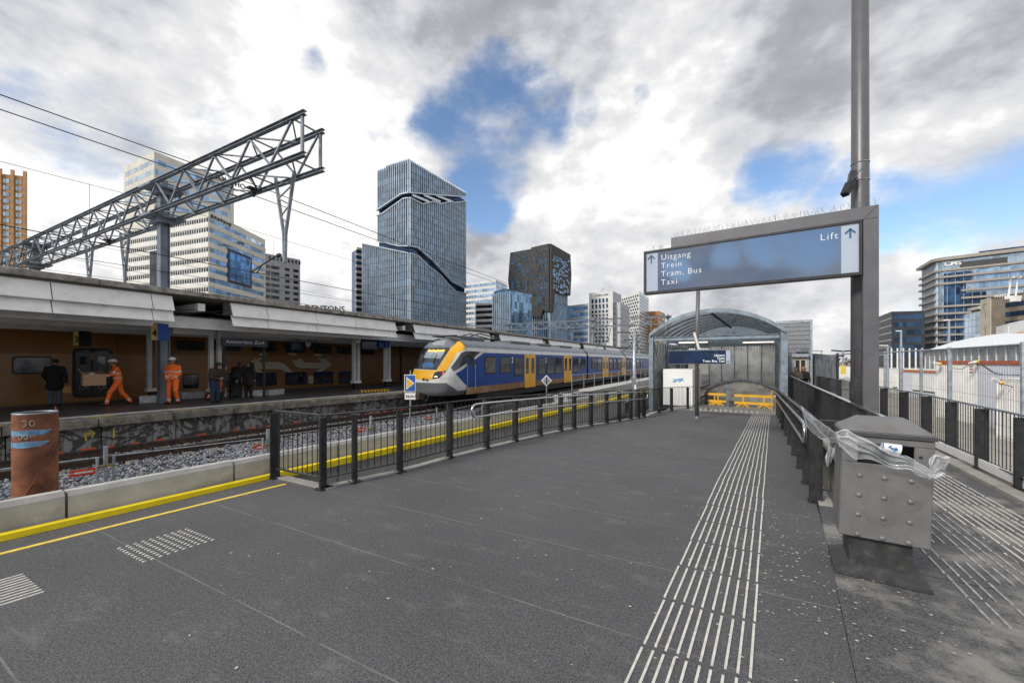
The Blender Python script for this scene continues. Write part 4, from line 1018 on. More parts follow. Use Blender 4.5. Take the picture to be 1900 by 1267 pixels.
b = MB(); LBx(b, 1473.2, 1496.8, 1.75, 1.9, .04, .1); LBx(b, 1473.2, 1476, -.3, 1.749, .04, .1); LBx(b, 1483.5, 1486, -.3, 1.749, .04, .1); LBx(b, 1494, 1496.8, -.3, 1.749, .04, .1); b.build('door_frame', mat('cream_paint', (.55, .50, .40), .5), lb)
b = MB(); LBx(b, 1476, 1494, -.3, 1.74, .037, .045); b.build('door_glass', 'black', lb)
b = MB(); LBx(b, 1475, 1497, 2.2, 2.45, .2, .3); b.build('door_sign', 'galvdark', lb)

# ------------------------------------------------------------------ blue commuter train
TX = -12.2; TCX = TX-1.45; NF = 15.9
M['tblue'] = mat('train_blue', (.004, .050, .26), .32, var=.12, scale=1.2, spec=.35, stain_or_sheen=((.03, .05, .10), .45), sscale=.9)
M['tyel'] = mat('train_yellow', (.80, .40, .01), .3, var=.06, scale=2, spec=.6)
M['twhite'] = mat('train_white', (.60, .60, .585), .3, var=.08, scale=2, stain_or_sheen=((.42, .36, .28), .5), sscale=1.2)
M['troof'] = mat('train_roof', (.16, .18, .21), .4, .3, var=.2, scale=2)
M['tdirt'] = mat('dirty_skirt', (.30, .17, .08), .6, var=.3, scale=1.5, stain_or_sheen=((.42, .33, .22), .6), sscale=.8)
M['tgrey'] = mat('train_lower_grey', (.10, .105, .115), .45, var=.1)
M['tglass'] = mat('train_glass', (.022, .026, .034), .06, var=.8, scale=2.2, spec=.8, stain_or_sheen=((.10, .11, .12), .5), sscale=1.6)  # uneven tone and pale blotches painted as interiors and reflections in the panes
M['bogie'] = mat('bogie_brown', (.055, .035, .022), .8, var=.5, scale=9)
tr = thing('blue_train', 'blue and yellow commuter train standing with its sloping nose beside the far platform', 'train', (TCX, NF, -.78))
prof = [(1.40, -.08), (1.45, .30), (1.45, 2.18), (1.40, 2.42), (1.28, 2.60), (1.02, 2.83), (.5, 2.93), (0, 2.95)]   # half profile (offset, z)
def tlen(name, y0, y1, zmin, zmax, mname, off=0., parent=tr):   # slice of the coach side & roof
    b = MB(); 
    pr_ = [p for p in prof if zmin-1e-6 <= p[1] <= zmax+1e-6]
    full = pr_+[(-x, z) for x, z in reversed(pr_) if x > 0]
    if zmax < 2.9:
        for s_ in (1, -1): 
            for (x0, z0), (x1, z1) in zip(pr_, pr_[1:]): b.poly([(TCX+s_*(x0+off), y0, z0), (TCX+s_*(x0+off), y1, z0), (TCX+s_*(x1+off), y1, z1), (TCX+s_*(x1+off), y0, z1)])
    else:
        for (x0, z0), (x1, z1) in zip(full, full[1:]): b.poly([(TCX+x0, y0, z0), (TCX+x0, y1, z0), (TCX+x1, y1, z1), (TCX+x1, y0, z1)])
    return b.build(name, mname, parent)
def tY(px): return PX(px, 690, TX).y
Yb = tY(866)                                  # nose joins the body here
cars = [(Yb, tY(1089)), (tY(1091.5), 62.), (62.4, 80)]
for (a, c) in cars:
    tlen('skirt', a, c, -.08, .30, 'tdirt')
    b = MB()
    for s_ in (1, -1):
        b.poly([(TCX+s_*1.45, a, .30), (TCX+s_*1.45, c, .30), (TCX+s_*1.45, c, 2.18), (TCX+s_*1.45, a, 2.18)])
    b.build('body_side', 'tblue', tr)
    tlen('cant_rail', a, c, 2.18, 2.42, 'twhite')
    b = MB(); pr_ = prof[3:]; full = pr_+[(-x, z) for x, z in reversed(pr_) if x > 0]
    for (x0, z0), (x1, z1) in zip(full, full[1:]): b.poly([(TCX+x0, a, z0), (TCX+x0, c, z0), (TCX+x1, c, z1), (TCX+x1, a, z1)])
    b.build('roof', 'troof', tr, smooth=True)
    for e in (a+.001, c-.001): b = MB(); b.poly([(TCX+x, e, z) for x, z in prof]+[(TCX-x, e, z) for x, z in reversed(prof)]); b.build('end_wall', 'black', tr)
b = MB(); b.box((TCX-1.3, cars[0][1]-.1, -.2), (TCX+1.3, cars[1][0]+.1, 2.6)); b.build('gangway', 'black', tr)
def zat(py, px): return PX(px, py, TX).z
def side_rect(name, x0, x1, z0, z1, mname, off=.004, par=tr, r_=.06, th=.012):
    y0, y1 = tY(x0), tY(x1); b = MB(); c = []
    for (cy_, cz_, a0) in ((y1-r_, z1-r_, 0), (y0+r_, z1-r_, 90), (y0+r_, z0+r_, 180), (y1-r_, z0+r_, 270)):
        for k_ in range(4): a = R(a0+k_*30); c.append((TX+off, cy_+r_*math.cos(a), cz_+r_*math.sin(a)))
    b.prism(c, (th, 0, 0)); return b.build(name, mname, par)
wz0, wz1 = .96, 1.97
for x0, x1, tall in ((899, 920, 0), (928, 947, 0), (954, 969.5, 1), (998, 1011.5, 1), (1014, 1028, 1), (1030, 1042.5, 1), (1063, 1073.5, 1), (1077, 1087, 0), (1097, 1105, 0), (1108, 1116.5, 1), (1130, 1136, 1), (1138, 1144, 1), (1146, 1152, 1), (1163, 1167.5, 1), (1169, 1172, 1), (1174, 1178, 1), (1180, 1186, 1), (1188, 1192, 1)):
    f = side_rect('window', x0, x1, wz0-(.25 if tall else 0), wz1, 'black', .003)
    side_rect('pane', x0+.8, x1-.8, wz0+.06-(.25 if tall else 0), wz1-.06, 'tglass', .016, f, r_=.05, th=.004)
for x0, x1 in ((973, 993), (1046, 1061), (1118, 1128.5), (1153.5, 1161)):
    xm = (x0+x1)/2
    for a, c in ((x0, xm-.25), (xm+.25, x1)):
        d_ = side_rect('door', a, c, -.12, 2.16, 'tyel', .004, r_=.03, th=.02)
        side_rect('door_window', a+(c-a)*.22, c-(c-a)*.22, .85, 1.95, 'tglass', .025, d_, r_=.08, th=.004)
for px in (950.5, 1012.8, 1075.3, 1106.5): text_mesh('2', .52, 'sign_text', 'class_number', tr, frame((TX+.006, tY(px)-.12, 1.60), (0, 1, 0)), ext=.002, bold=.006)
# nose: contour around the front, lofted upwards
def front(z):           # foremost y at height z
    pts = [(-.75, .55), (-.3, .22), (.1, .0), (.55, .02), (.9, .10), (1.2, .25), (2.2, .95), (2.45, 1.15), (2.7, 1.38), (2.9, 1.6), (2.95, 1.66)]
    for (a, f), (c, g_) in zip(pts, pts[1:]):
        if z <= c: return NF+f+(g_-f)*max(0, (z-a)/(c-a))
    return NF+1.66
def halfw(z):
    pts = [(-.05, 1.30), (.2, 1.42), (.4, 1.45), (2.18, 1.45), (2.42, 1.38), (2.6, 1.24), (2.8, .95), (2.95, .4)]
    for (a, f), (c, g_) in zip(pts, pts[1:]):
        if z <= c: return f+(g_-f)*max(0, (z-a)/(c-a))
    return .4
def NS(s, z, off=0.):   # s in [-1,1]: 0 centre of the front, |s|=.5 corner, 1 = end of nose at Yb
    f = front(z); hw = halfw(z); sg_ = 1 if s >= 0 else -1; a = abs(s)
    def raw(a):
        top = max(0, min(1, (z-1.0)/1.4)); cw = .80-.05*top
        if a <= .5:
            u = a/.5; x = hw*cw*u; y = f+.28*u**3.0
        else:
            u = (a-.5)/.5; x = hw*(cw+(1-cw)*math.sin(min(1, u*1.5)*math.pi/2)); y = f+.28+(Yb-f-.28)*(u**1.25)
        return Vector((TCX+sg_*x, y, z))
    p = raw(a)
    if off:
        e = .01; p1 = raw(min(1, a+e)); p0 = raw(max(0, a-e)); tg = p1-p0; n = Vector((tg.y, -tg.x, 0))
        if n.length > 0:
            n.normalize()
            if n.dot(Vector((p.x-TCX, p.y-Yb-1, 0))) < 0: n = -n
            p = p+n*off+Vector((0, 0, off*.4))
    return p
def nose_patch(name, quad, mname, off, nu=16, nv=12, th=None, par=tr):      # quad: 4 (s,z) corners: bl, br, tr, tl
    b = MB(); vs = []
    for j in range(nv+1):
        for i in range(nu+1):
            u, v = i/nu, j/nv; s = (quad[0][0]*(1-u)+quad[1][0]*u)*(1-v)+(quad[3][0]*(1-u)+quad[2][0]*u)*v; z = (quad[0][1]*(1-u)+quad[1][1]*u)*(1-v)+(quad[3][1]*(1-u)+quad[2][1]*u)*v
            vs.append(NS(s, z, off))
    b.add(vs, [(j*(nu+1)+i, j*(nu+1)+i+1, (j+1)*(nu+1)+i+1, (j+1)*(nu+1)+i) for j in range(nv) for i in range(nu)])
    return b.build(name, mname, par, smooth=True)
zs = list(np.linspace(-.05, 2.95, 56)); ss = list(np.linspace(-1, 1, 61))
b = MB(); vs = [NS(s, z) for z in zs for s in ss]; fs = []; ms = []
for j in range(len(zs)-1):
    for i in range(len(ss)-1):
        fs.append((j*61+i, j*61+i+1, (j+1)*61+i+1, (j+1)*61+i)); s = abs((ss[i]+ss[i+1])/2); z = (zs[j]+zs[j+1])/2
        zl_ = .62 if s < .5 else .62-(s-.5)*1.5 if s < .8 else .17        # upper limit of the dark apron
        if z < zl_: m_ = 3
        elif z > 2.40+.0*s: m_ = 2
        else: m_ = 1
        ms.append(m_)
b.add(vs, fs); b.m = ms
b.build('nose_shell', ['tyel', 'twhite', 'troof', 'tgrey'], tr, smooth=True)
_g = [(s_, z_) for s_ in np.linspace(-.99, 1, 220) for z_ in np.linspace(-.05, 2.94, 150)]
_p = np.array([NS(*q) for q in _g]); _f = -SY*_p[:, 0]+CY*_p[:, 1]; _r = CY*_p[:, 0]+SY*_p[:, 1]; _u = 950+FPX*_r/_f; _v = 670-FPX*(_p[:, 2]-EYE)/_f
def sz(px, py):          # where a measured point lies on the nose surface (nearest side)
    d_ = (_u-px)**2+(_v-py)**2+_f*.15; return _g[int(np.argmin(d_))]
def npatch(name, quad, mname, off, **kw): return nose_patch(name, [sz(*q) for q in quad], mname, off, **kw)
npatch('windscreen', [(769.5, 684), (810, 686), (836, 645), (785, 644)], 'tglass', .012)
npatch('front_panel', [(767.5, 703), (802, 704), (829, 687), (768, 686)], 'tyel', .008)
npatch('yellow_band', [(810.5, 687), (829, 687), (848, 654), (836.5, 645)], 'tyel', .009)
npatch('yellow_band', [(836.5, 645), (848, 654), (865, 645), (848, 633)], 'tyel', .009)
npatch('yellow_band', [(848, 633), (865, 645), (859, 632), (853, 630)], 'tyel', .009)
npatch('yellow_band', [(767, 687), (770, 684.5), (786, 643), (782.5, 642)], 'tyel', .009)
npatch('headlight', [(802.5, 703), (816, 701), (828.5, 687.5), (807, 690)], 'tglass', .016)
npatch('tail_lamp', [(820.5, 693.5), (823.5, 693.5), (823.8, 690), (821, 690)], mat('red_lamp', (.8, .03, .02), .4, emit=.8, var=0), .024, nu=4, nv=4)
npatch('roof_hatch', [(803, 641), (823, 641), (829, 632), (808, 632)], mat('hatch_grey', (.32, .34, .36), .4, .3), .008)
npatch('cab_window', [(842, 689), (856, 680), (856, 654), (836.5, 682)], 'tglass', .010)
npatch('cab_window', [(856, 680), (865.8, 674), (865.8, 651), (856, 654)], 'tglass', .010)
npatch('blue_wedge', [(846, 693.5), (865.8, 716), (865.8, 679), (846, 692.5)], 'tblue', .008)
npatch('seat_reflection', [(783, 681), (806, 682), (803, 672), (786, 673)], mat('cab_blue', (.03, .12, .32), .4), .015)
npatch('sun_blind', [(787, 664), (817, 665), (826, 652), (793, 651)], mat('blind_grey', (.25, .31, .36), .4, var=.3, scale=3), .015)
npatch('wiper', [(803, 673), (805, 673), (813, 656), (812, 656)], 'black', .05, nu=3, nv=8)
b = MB(); b.prism([(TX+.004, tY(x), PX(x, y, TX).z) for x, y in ((866.2, 674), (880, 665), (890, 652.5), (866.2, 651))], (.008, 0, 0)); b.build('cab_side_window', 'tglass', tr)
p0, p1 = NS(*sz(796, 652), .02), NS(*sz(824, 652), .02)
text_mesh('Den Haag Centraal', .14, mat('led_amber', (1, .45, .03), .5, emit=2.2, var=0), 'destination_display', tr, frame(p0+Vector((0, -.06, 0)), p1-p0, (0, .45, 1)), ext=.002, bold=.004)
# small double-arrow mark on the front
b = MB(); q = NS(.02, .74, .02); e = (NS(.12, .74, .02)-NS(-.08, .74, .02)).normalized()
for pl in ([(-.22, 0), (-.12, .09), (-.07, .09), (-.12, .035), (.02, .035), (.07, -.02), (.03, -.02), (0, .005), (-.12, .005), (-.08, -.05), (-.12, -.05)], [(.22, 0), (.12, -.09), (.07, -.09), (.12, -.035), (-.02, -.035), (-.07, .02), (-.03, .02), (0, -.005), (.12, -.005), (.08, .05), (.12, .05)]):
    b.prism([q+e*x+Vector((0, 0, z)) for x, z in pl], (0, -.01, 0))
b.build('front_logo', 'black', tr)
# cab door, grab rails
side_rect('cab_door', 868.5, 880, .34, 1.9, 'tblue', .003, r_=.03)
side_rect('cab_door_window', 871, 879, 1.42, 2.02, 'tglass', .014, r_=.04, th=.004)
for px in (865.8, 880.5):
    b = MB(); y = tY(px); b.tube([(TX+.02, y, .05), (TX+.05, y, .1), (TX+.05, y, 1.45), (TX+.02, y, 1.5)], .022, 6); b.build('grab_rail', 'galv', tr)
b = MB(); b.prism([(TX+.014, tY(x), PX(x, y, TX).z) for x, y in ((880.5, 667.5), (899, 653), (893, 651.5), (879.5, 663))], (.006, 0, 0)); b.build('white_stripe', 'twhite', tr)
# underframe
def bogie(y):
    t_ = []
    b = MB()
    for s_ in (-1.0, 1.0):
        b.box((TCX+s_-.12, y-1.7, -.62), (TCX+s_+.12, y+1.7, -.42)); b.box((TCX+s_-.15, y-.5, -.5), (TCX+s_+.15, y+.5, -.1))
        for k_ in range(5): b.beam((TCX+s_*1.12, y-1.5+k_*.7, -.3), (TCX+s_*1.12, y-1.2+k_*.7, -.65), .05, .07)
    o = b.build('bogie', 'bogie', tr)
    for dy in (-1.2, 1.2):
        b = MB()
        for s_ in (-.75, .75): b.tube([(TCX+s_-.06, y+dy, -.36), (TCX+s_+.06, y+dy, -.36)], .40, 20)
        b.tube([(TCX-.75, y+dy, -.36), (TCX+.75, y+dy, -.36)], .08, 8); b.build('wheelset', 'bogie', o)
for y in (NF+5.2, cars[0][1], 61.8): bogie(y)
b = MB(); b.box((TCX-1.3, NF+3, -.5), (TCX+1.3, 80, -.09)); b.build('underframe', 'black', tr)
b = MB(); b.tube([(TCX, NF+.6, -.05), (TCX, NF-.45, -.05)], .09, 8); b.box((TCX-.18, NF-.6, -.2), (TCX+.18, NF-.3, .12)); b.tube([(TCX+.2, NF+.2, .0), (TCX+.35, NF-.25, -.3), (TCX+.15, NF-.3, -.1)], .03, 6); b.tube([(TCX-.2, NF+.2, .0), (TCX-.4, NF-.2, -.3), (TCX-.2, NF-.3, -.1)], .03, 6)
b.build('coupler', 'bogie', tr)
# roof gear
for a, c, z in ((18.3, 20.6, 3.12), (24, 27, 3.10), (28.5, 31, 3.10), (33, 36, 3.1)): b = MB(); b.box((TCX-.7, a, 2.90), (TCX+.7, c, z)); b.build('roof_box', 'tgrey', tr, bevel=.03)
b = MB(); y = 20
for s_ in (-.6, .6):
    b.tube([(TCX+s_, 17.6, 3.05), (TCX+s_, 22, 3.08)], .04, 6); b.tube([(TCX+s_*.8, 19.2, 3.1), (TCX+s_*.6, 20.6, 3.38), (TCX+s_*.5, 23.2, 3.14)], .035, 6)
b.tube([(TCX-.8, 17.6, 3.08), (TCX+.8, 17.6, 3.08)], .05, 6); b.build('pantograph', 'darkmetal', tr)
b = MB(); 
for s_ in (-.5, .5): b.tube([(TCX+s_, 47.5, 3.0), (TCX+s_*.8, 49.2, 3.9), (TCX+s_*.6, 46.5, 5.0)], .04, 6)
b.tube([(TCX-.8, 46.5, 5.02), (TCX+.8, 46.5, 5.02)], .05, 6); b.build('pantograph', 'darkmetal', tr)

# ------------------------------------------------------------------ yellow double-deck train behind the platform, browned for shade
DX = -24.6
M['dyelshade'] = mat('shaded_yellow_livery', (.26, .112, .016), .32, var=.12, scale=.6, spec=.6, stain_or_sheen=((.10, .04, .012), .6), sscale=.5)  # yellow livery, its base colour browned to stand for the canopy shade
dt = thing('double_deck_train', 'yellow double-deck train, coloured brown for the shade behind the far platform', 'train', (DX, 0, -.78))
def dY(px): return PX(px, 690, DX).y
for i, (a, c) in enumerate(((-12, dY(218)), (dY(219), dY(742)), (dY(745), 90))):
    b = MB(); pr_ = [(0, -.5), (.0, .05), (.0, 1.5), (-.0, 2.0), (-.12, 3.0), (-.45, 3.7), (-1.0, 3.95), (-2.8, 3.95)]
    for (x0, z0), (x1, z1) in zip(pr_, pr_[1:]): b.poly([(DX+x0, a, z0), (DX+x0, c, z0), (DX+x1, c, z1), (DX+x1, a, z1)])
    b.poly([(DX+x, c, z) for x, z in pr_]+[(DX-2.8, c, -.5)]); b.build('car_body', 'dyelshade', dt, smooth=True)
b = MB(); b.box((DX-2.7, -12, -.79), (DX-.1, 90, -.5)); b.build('underframe', 'black', dt)
b = MB(); b.box((DX-2.5, dY(216), -.4), (DX-.12, dY(221), 3.8)); b.build('gangway', 'black', dt); b = MB(); b.box((DX-2.5, dY(739), -.4), (DX-.12, dY(748), 3.8)); b.build('gangway', 'black', dt)
def drect(name, x0, y0, x1, y1, mname, off=.004, r_=.1, par=dt, th=.01, lean_=True):
    a = PX(x0, y0, DX); c = PX(x1, y1, DX); ya, yb = a.y, c.y; z1_ = (PX((x0+x1)/2, (y0), DX)).z; z0_ = PX((x0+x1)/2, y1, DX).z; b = MB(); cc_ = []
    for (cy_, cz_, a0) in ((yb-r_, z1_-r_, 0), (ya+r_, z1_-r_, 90), (ya+r_, z0_+r_, 180), (yb-r_, z0_+r_, 270)):
        for k_ in range(4):
            an = R(a0+k_*30); z = cz_+r_*math.sin(an); x = DX-.12*max(0, z-2.0); cc_.append((x+off, cy_+r_*math.cos(an), z))
    b.prism(cc_, (th, 0, 0)); return b.build(name, mname, par)
f = drect('window', 22, 661, 97, 694, 'black'); drect('pane', 25, 663.5, 94, 691.5, mat('lit_window', (.16, .17, .19), .15, var=.6, scale=1.2), .016, .08, f, .004)
f = drect('door_panel', 134, 646, 209, 737, 'black', r_=.2)
M['pict'] = mat('pictogram_grey', (.30, .29, .26), .6, var=.05)
for x0, x1 in ((140, 168), (173, 203)):
    d_ = drect('door', x0, 649, x1, 733, mat('door_black', (.012, .014, .02), .25), .016, .1, f, .006)
    drect('door_window', x0+8, 661, x1-8, 676, 'tglass', .024, .05, d_, .003)
def wheelchair(px, py):
    b = MB(); c = PX(px, py, DX+.035); s_ = .022
    f_ = lambda y, z: Vector((DX+.035, c.y+y*s_, c.z+z*s_))
    b.tube([f_(0+4.2*math.cos(a), -2+4.2*math.sin(a)) for a in np.linspace(-4.0, 1.0, 12)], .014, 5, cap=False)
    b.tube([f_(0, 6), f_(0, 0), f_(4, 0), f_(7, -5), f_(9, -4)], .016, 5); b.ball(f_(0, 8.3), .032, n=8, k=5); b.tube([f_(0, 3.5), f_(4, 3.5)], .012, 5)
    b.build('wheelchair_mark', 'pict', f)
wheelchair(153, 716); wheelchair(188, 716)
for x0, y0, x1, y1 in ((300, 694, 330, 721), (339, 693.5, 369, 721), (400, 692, 447, 719), (474, 691, 513.6, 716), (529, 690, 570, 714), (582, 689, 618, 712.5), (628, 689, 655, 711)):
    w_ = drect('window', x0, y0, x1, y1, 'black', r_=.12); drect('pane', x0+1.5, y0+2, x1-1.5, y1-2, 'tglass', .016, .1, w_, .004)
for x0, y0, x1, y1 in ((330, 632, 380, 650), (398, 632.5, 447, 651), (468, 636, 513, 652), (529, 638.5, 567, 654.5), (582, 641, 616, 656), (626, 643, 655, 656.5), (668, 645, 695, 658)):
    w_ = drect('window', x0, y0, x1, y1, 'black', r_=.12, off=.03); drect('pane', x0+1.5, y0+1.5, x1-1.5, y1-2, mat('upper_pane', (.05, .055, .06), .1, var=.5, scale=1.5), .045, .1, w_, .004)
def lp(x, y):
    v = PX(360+x/3.958, 540+y/3.958, DX); v.x = DX-.12*max(0, v.z-2.0)+.006; return v
b = MB()
for pl in ([(385,545),(492,456),(545,456),(470,520),(620,520),(665,535),(730,600),(680,596),(640,576),(600,572),(470,572),(530,604),(485,604)],
           [(690,455),(745,455),(815,525),(945,525),(880,462),(930,462),(1015,540),(930,592),(880,592),(935,566),(780,566),(745,550)]): b.prism([lp(*p) for p in pl], (.006, 0, 0))
b.build('double_arrow_logo', mat('logo_beige', (.52, .46, .36), .5, var=.1), dt)
for x0, y0, x1, y1, mm in ((513, 641, 528, 650, 'dyelshade'), (572, 697, 581, 711, 'logo_beige')): drect('logo_patch', x0, y0, x1, y1, MATS.get(mm) or mm, .008, .03)
# ------------------------------------------------------------------ canopy of the far platform
CX = -17.5
M['soffit'] = mat('beige_soffit', (.46, .42, .35), .6, var=.1, scale=1)
cn = thing('platform_canopy', 'long grey platform canopy with white louvred fascia and stained gutter edge', 'canopy', (CX, 0, 0))
def seg_beam(name, x0, x1, z0, z1, y0, y1, mname, bev=0):
    b = MB(); b.box((x0, y0, z0), (x1, y1, z1)); return b.build(name, mname, cn, bevel=bev)
seg_beam('roof_slab', -30, CX-.32, 4.13, 4.24, -10, 80, 'roofdark')
y = -10
while y < 80:
    L = 6 if y > 20 else 3.0; seg_beam('gutter', CX-.30, CX, 4.12, 4.31+random.uniform(-.01, .01), y+.005, y+L-.005, 'fasciaedge', .012); y += L
seg_beam('roof_membrane', -30, CX-.305, 4.245, 4.33, -10, 80, 'galvdark')
segs = [(-9, 6.95), (8.85, 17.95), (19.5, 28.8), (30.4, 39.8), (41.4, 52), (53.6, 64), (65, 76)]
for s0, s1 in segs:
    y = s1; k_ = 0
    cuts = [s1, s1-.62]
    while cuts[-1]-2.35 > s0+.5: cuts.append(cuts[-1]-2.35)
    cuts.append(s0)
    for a, c in zip(cuts[1:], cuts):
        if a < -4 : pass
        b = MB(); g_ = .012
        for (xt, zt_, xb, zb_) in ((CX-.16, 4.04, CX+.05, 3.52), (CX-.14, 3.56, CX+.06, 3.12)):
            b.hexa([(xb-.03, a+g_, zb_), (xb, a+g_, zb_), (xb, c-g_, zb_), (xb-.03, c-g_, zb_), (xt-.03, a+g_, zt_), (xt, a+g_, zt_), (xt, c-g_, zt_), (xt-.03, c-g_, zt_)])
        b.box((CX-.13, a+g_, 3.505), (CX+.05, c-g_, 3.519)); b.box((CX-.13, a+g_, 3.105), (CX+.055, c-g_, 3.119))
        b.build('fascia_panel', 'fascia', cn)
    seg_beam('backing_beam', CX-.9, CX-.3, 3.62, 4.12, s0+.1, s1-.1, 'roofdark')
for x0, z0, z1, w_ in ((-18.5, 2.98, 3.4, .14), (-21.6, 2.98, 3.3, .14), (-23.2, 2.9, 3.4, .5)): seg_beam('long_beam', x0-w_, x0, z0, z1, -10, 80, 'column')
seg_beam('soffit', -30, -18.66, 3.41, 3.46, -10, 80, 'soffit')
for y in (7.9, 18.8, 29.6, 40.6, 52.8): 
    b = MB(); b.box((-29, y-.12, 3.62), (CX-.25, y+.12, 3.9)); b.build('cross_beam', 'column', cn)
# columns: pairs of channels on black feet
def column(x, y, foot=.35):
    b = MB()
    for dy in (-.22, .10):
        b.box((x-.10, y+dy, .42), (x+.10, y+dy+.015, 3.62)); b.box((x-.10, y+dy+.12, .42), (x+.10, y+dy+.135, 3.62)); b.box((x-.01, y+dy+.016, .42), (x+.01, y+dy+.119, 3.62))
    b.box((x-.16, y-.27, .36), (x+.16, y+.28, .50)); o = b.build('column', 'column', cn)
    b = MB(); b.box((x-.11, y-.15, 0), (x+.11, y+.15, .359)); b.build('column_foot', 'black', o)
for x, y in ((-20.1, 9.45), (-20.05, 17.1), (-22.6, 8.2), (-20.0, 19.6), (-20.1, 28.5), (-20.1, 31), (-20.1, 40), (-20.1, 51)): column(x, y)
b = MB(); b.beam((-20.1, 7.9, 2.95), (-20.1, 9.4, 2.95), .12, .22); b.beam((-22.6, 8.2, 2.95), (-20.1, 8.2, 2.95), .12, .2); b.build('tie_beam', 'column', cn)
b = MB(); b.tube([(CX+.0, 7.1, 3.55), (CX-.6, 7.9, 3.70), (CX-.2, 8.8, 3.5)], .02, 5); b.tube([(CX-.1, 7.05, 3.35), (CX-.8, 7.9, 3.55), (CX-.2, 8.85, 3.75)], .02, 5); b.build('cable', 'black', cn)
b = MB(); p = PX(393, 606, -19.9); b.ball(p, (.10, .10, .14), n=10, k=6); b.box((p.x-.05, p.y-.05, p.z+.1), (p.x+.05, p.y+.05, 3.63)); b.build('ceiling_lamp', 'galv', cn, smooth=False)
# platform number boxes
M['pyel'] = mat('number_yellow', (.62, .47, .16), .5, var=.05)
def numbox(px0, px1, px2, py0, py1, X, txt, label, sidem):
    a = PX(px0, (py0+py1)/2, X); d = a.y*CY-a.x*SY; w_ = (px1-px0)/FPX*d
    zt_, zb_ = PX((px0+px1)/2, py0, X).z, PX((px0+px1)/2, py1, X).z
    t = thing('platform_number', label, 'platform number', (a.x, a.y, zb_))
    n = Vector((.42, -.9, 0)).normalized(); sx = Vector((.9, .42, 0)).normalized(); depth = .42; bk = Vector((-.35, .93, 0)).normalized()
    q = [a, a+sx*w_*1.0, a+sx*w_+bk*depth, a+bk*depth]; q = [Vector((p.x, p.y, 0)) for p in q]
    b = MB(); b.hexa([p+Vector((0, 0, zb_)) for p in q]+[p+Vector((0, 0, zt_)) for p in q]); b.build('box', sidem, t)
    b = MB(); e = [q[0]+n*.004+sx*.01, q[1]+n*.004-sx*.01]; b.prism([e[0]+Vector((0,0,zb_+.02)), e[1]+Vector((0,0,zb_+.02)), e[1]+Vector((0,0,zt_-.02)), e[0]+Vector((0,0,zt_-.02))], n*.006); b.build('yellow_face', 'pyel', t)
    text_mesh(txt, (zt_-zb_)*.62, 'black', 'number', t, frame(e[0]+n*.012+sx*w_*.18+Vector((0, 0, zb_+(zt_-zb_)*.22)), sx), ext=.002, bold=.004)
    b = MB(); c_ = (q[0]+q[2])/2; b.tube([c_+Vector((0, 0, zt_)), c_+Vector((0, 0, 3.95))], .02, 6); b.build('hanger', 'column', t)
numbox(280, 293.5, 305, 600, 632, -18.6, '4', 'yellow platform number 4 on a blue box hanging near the grey mast', 'tblue')
numbox(136, 147, 156, 614, 642, -22.6, '3', 'yellow platform number 3 on a black box under the canopy', 'black')
# station name board
def nameboard():
    X = -19.3; a = PX(411, 633, X); c = PX(497, 637, X); zt_ = PX(411, 626, X).z; zb_ = PX(411, 641.5, X).z
    t = thing('station_name_board', 'dark blue station name board on two posts reading Amsterdam Zuid', 'name board', (X, a.y, 0))
    b = MB(); b.box((X-.06, a.y, zb_), (X, c.y, zt_)); b.build('board', mat('name_navy', (.010, .018, .05), .4), t)
    for px in (415.5, 490.5):
        p = PX(px, 700, X); b = MB(); b.box((X-.05, p.y-.05, 0), (X-.061+.05, p.y+.05, zb_)); b.build('post', 'black', t)
    text_mesh('Amsterdam Zuid', .215, 'sign_text', 'lettering', t, frame((X+.004, PX(419, 633, X).y, zb_+.13), (0, 1, 0)), ext=.002, space=1.12)
nameboard()
def clock(px, py, X, r_, label):
    c = PX(px, py, X); t = thing('station_clock', label, 'clock', tuple(c)); n = Vector((.55, -.83, 0)).normalized(); sx = Vector((.83, .55, 0))
    b = MB(); b.tube([c, c-n*.15], r_, 24); b.tube([c-n*.08+Vector((0, 0, r_)), c-n*.08+Vector((0, 0, 3.95-c.z))], .03, 6); b.build('case', 'black', t)
    b = MB(); b.tube([c+n*.002, c+n*.01], r_*.88, 24); b.build('face', 'white', t)
    b = MB(); b.beam(c+n*.014, c+n*.014+Vector((0, 0, r_*.7)), .03, .006, up=n); b.beam(c+n*.018, c+n*.018-sx*r_*.3+Vector((0, 0, r_*.4)), .035, .006, up=n); b.build('hands', 'black', t)
clock(664, 632, -19.7, .20, 'round white clock on the canopy column beside the departure board'); clock(572, 638.5, -22.5, .18, 'round white clock farther under the canopy, above the double-deck train')
def hangboard(x0, y0, x1, y1, X, mname, label, cat='departure board'):
    a = PX(x0, (y0+y1)/2, X); c = PX(x1, (y0+y1)/2, X); zt_, zb_ = PX((x0+x1)/2, y0, X).z, PX((x0+x1)/2, y1, X).z
    t = thing('hanging_board', label, cat, (X, a.y, zb_)); b = MB(); b.box((X-.12, a.y, zb_), (X, c.y, zt_)); b.build('screen', mname, t)
    b = MB(); b.tube([(X-.06, (a.y+c.y)/2, zt_), (X-.06, (a.y+c.y)/2, 3.95)], .025, 6); b.build('hanger', 'black', t); return t
hangboard(672, 626, 701, 648, -19.6, 'navy', 'dark departure board right of the column clock'); hangboard(703, 628, 712, 645, -19.5, 'tblue', 'bright blue sign panel next to the departure board', 'sign')
hangboard(714, 629, 723, 645, -19.5, 'tblue', 'narrow blue sign panel at the right end of the hanging signs', 'sign'); hangboard(540, 634, 566, 649, -22.5, 'navy', 'dark departure board left of the farther clock'); hangboard(578, 637, 596, 650, -22.5, 'black', 'black departure board right of the farther clock')
